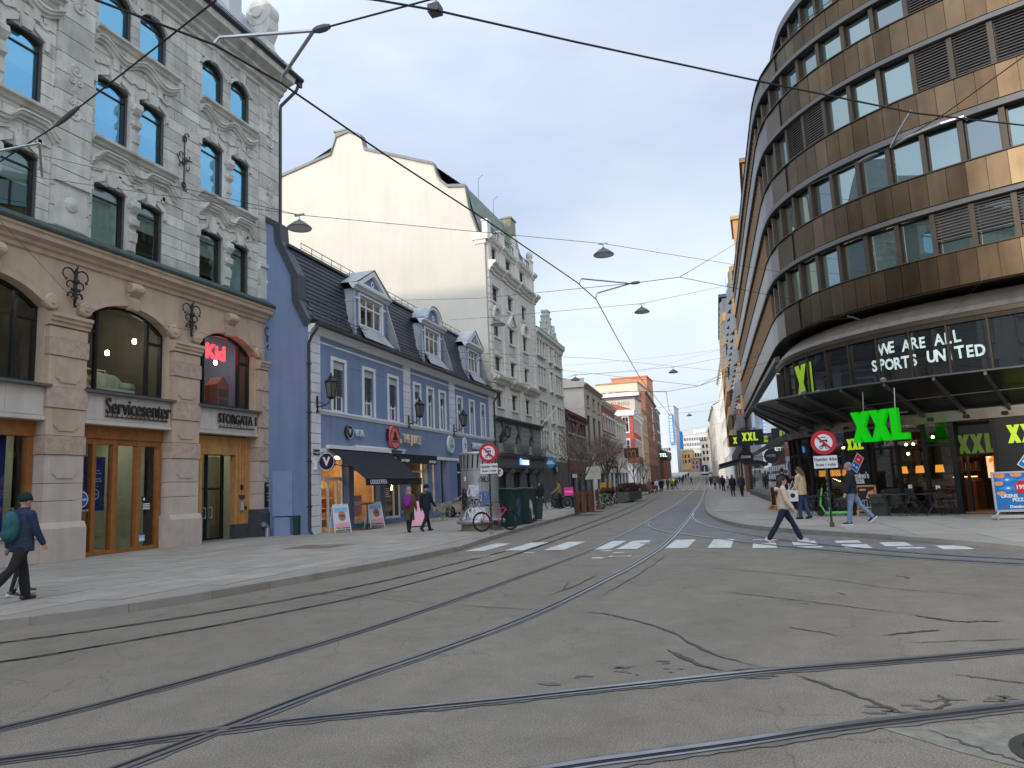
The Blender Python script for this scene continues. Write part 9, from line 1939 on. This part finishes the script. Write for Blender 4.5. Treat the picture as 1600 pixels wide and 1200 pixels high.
wire('lower fork of the span wire to the bronze building', [c_, (CP(4.2, 0)[0], CP(4.2, 0)[1], 9.0)], .008)
b_ = thing('pull_off_arm', 'pair of pull off arms meeting in the open sky over the street', 'arm', a_); o = Vector(a_)
for px_, py_ in ((905, 443), (931, 466)): q = Vector(G(px_, py_, 5.65)) - o; MB().tube([(0, 0, 0), q * .96 + Vector((0, 0, .10)), q], .016, 5).build('arm', TUBE, b_)
wire('thin wire from the first iron rosette along the arcade', [(-18.9, 16.45, 7.6), (-18.9, 21.3, 7.75), (-18.95, 25.95, 7.8), (-17.1, 30.5, 7.9)], .006, .05)
wire('thin wire slanting from the top left down to the first rosette', [GX(0, 345, -18.4), (-18.9, 16.45, 7.6)], .006)
wire('wire from the blue house wall across to the round building', [(-17.2, 27.0, 8.0), GX(600, 545, -14.5), GX(930, 560, -7), GY(1180, 585, 60)], .007)
wire('wire across the blue facade at first floor height', [(-17.1, 29, 7.3), GX(640, 600, -16.4), GX(900, 640, -12), GY(1120, 590, 90)], .006)
e_ = G(1041, 612, 5.9); f_ = G(1092, 603, 6.0); wire('pair of far span wires meeting over the tracks', [GX(720, 560, -18.2), GX(892, 580, -12), f_, GY(1200, 548, 45)], .010); wire('far span wire from the beige roofs to the bronze building', [GX(940, 612, -19), e_, f_, GY(1215, 560, 40)], .010)
wire('curved far contact wire running to the left hand tracks', [e_, G(1045, 640, 5.6), G(1060, 668, 5.6), G(1072, 690, 5.8)], .012); b_ = thing('pull_off_arm', 'small pull off arm on the far span wires', 'arm', e_); MB().tube([(0, 0, 0), Vector(G(1020, 612, 5.9)) - Vector(e_)], .02, 5).build('arm', TUBE, b_)
for i, (l, r) in enumerate((((880, 571, -18.8), (1130, 545, 95)), ((960, 690, -20), (1130, 660, 110)), ((900, 665, -19), (1150, 620, 85)))): wire(['long thin wire over the stepped gable', 'low far wire above the second crossing', 'far thin wire below the bell lamps'][i], [GX(*l), GY(*r)], .009, .2)
# fittings on the round building
h_ = (CP(8.4, .05)[0], CP(8.4, .05)[1], 13.5); b_ = thing('pull_off_arm', 'curved steel pull off arms before the bronze office windows', 'arm', G(1392, 230, 5.9)); o = Vector(G(1392, 230, 5.9))
for P in (((1405, 205), (1418, 183), (1424, 172), (1426, 180)), ((1420, 213), (1470, 193), (1505, 182), (1511, 187))): MB().tube([(0, 0, 0)] + [Vector(G(a, b, 5.75)) - o for a, b in P], .016, 5).build('arm', TUBE, b_)
wire('wire with insulator from the pull off arms to the bronze building', [G(1392, 230, 5.9), G(1345, 252, 6.1), GY(1240, 300, 33)], .008, 0, [(G(1370, 240, 5.95), G(1342, 254, 6.1), .03)]); wire('wire rising right from the pull off arms out of the photo', [G(1392, 230, 5.9), G(1480, 175, 6.0), G(1600, 88, 6.2)], .007)
wire('thin wire before the cove over the canopy', [(CP(2.5, .1)[0], CP(2.5, .1)[1], 8.4), G(1330, 497, 6.9), G(1420, 512, 6.9)], .006, 0, [(G(1325, 494, 6.9), G(1345, 500, 6.9), .03)]); wire('thin wire hanging from the bronze panels at the right', [(CP(12.3, .03)[0], CP(12.3, .03)[1], 7.95), G(1500, 475, 6.6), G(1440, 520, 6.3)], .005)
run_queue()
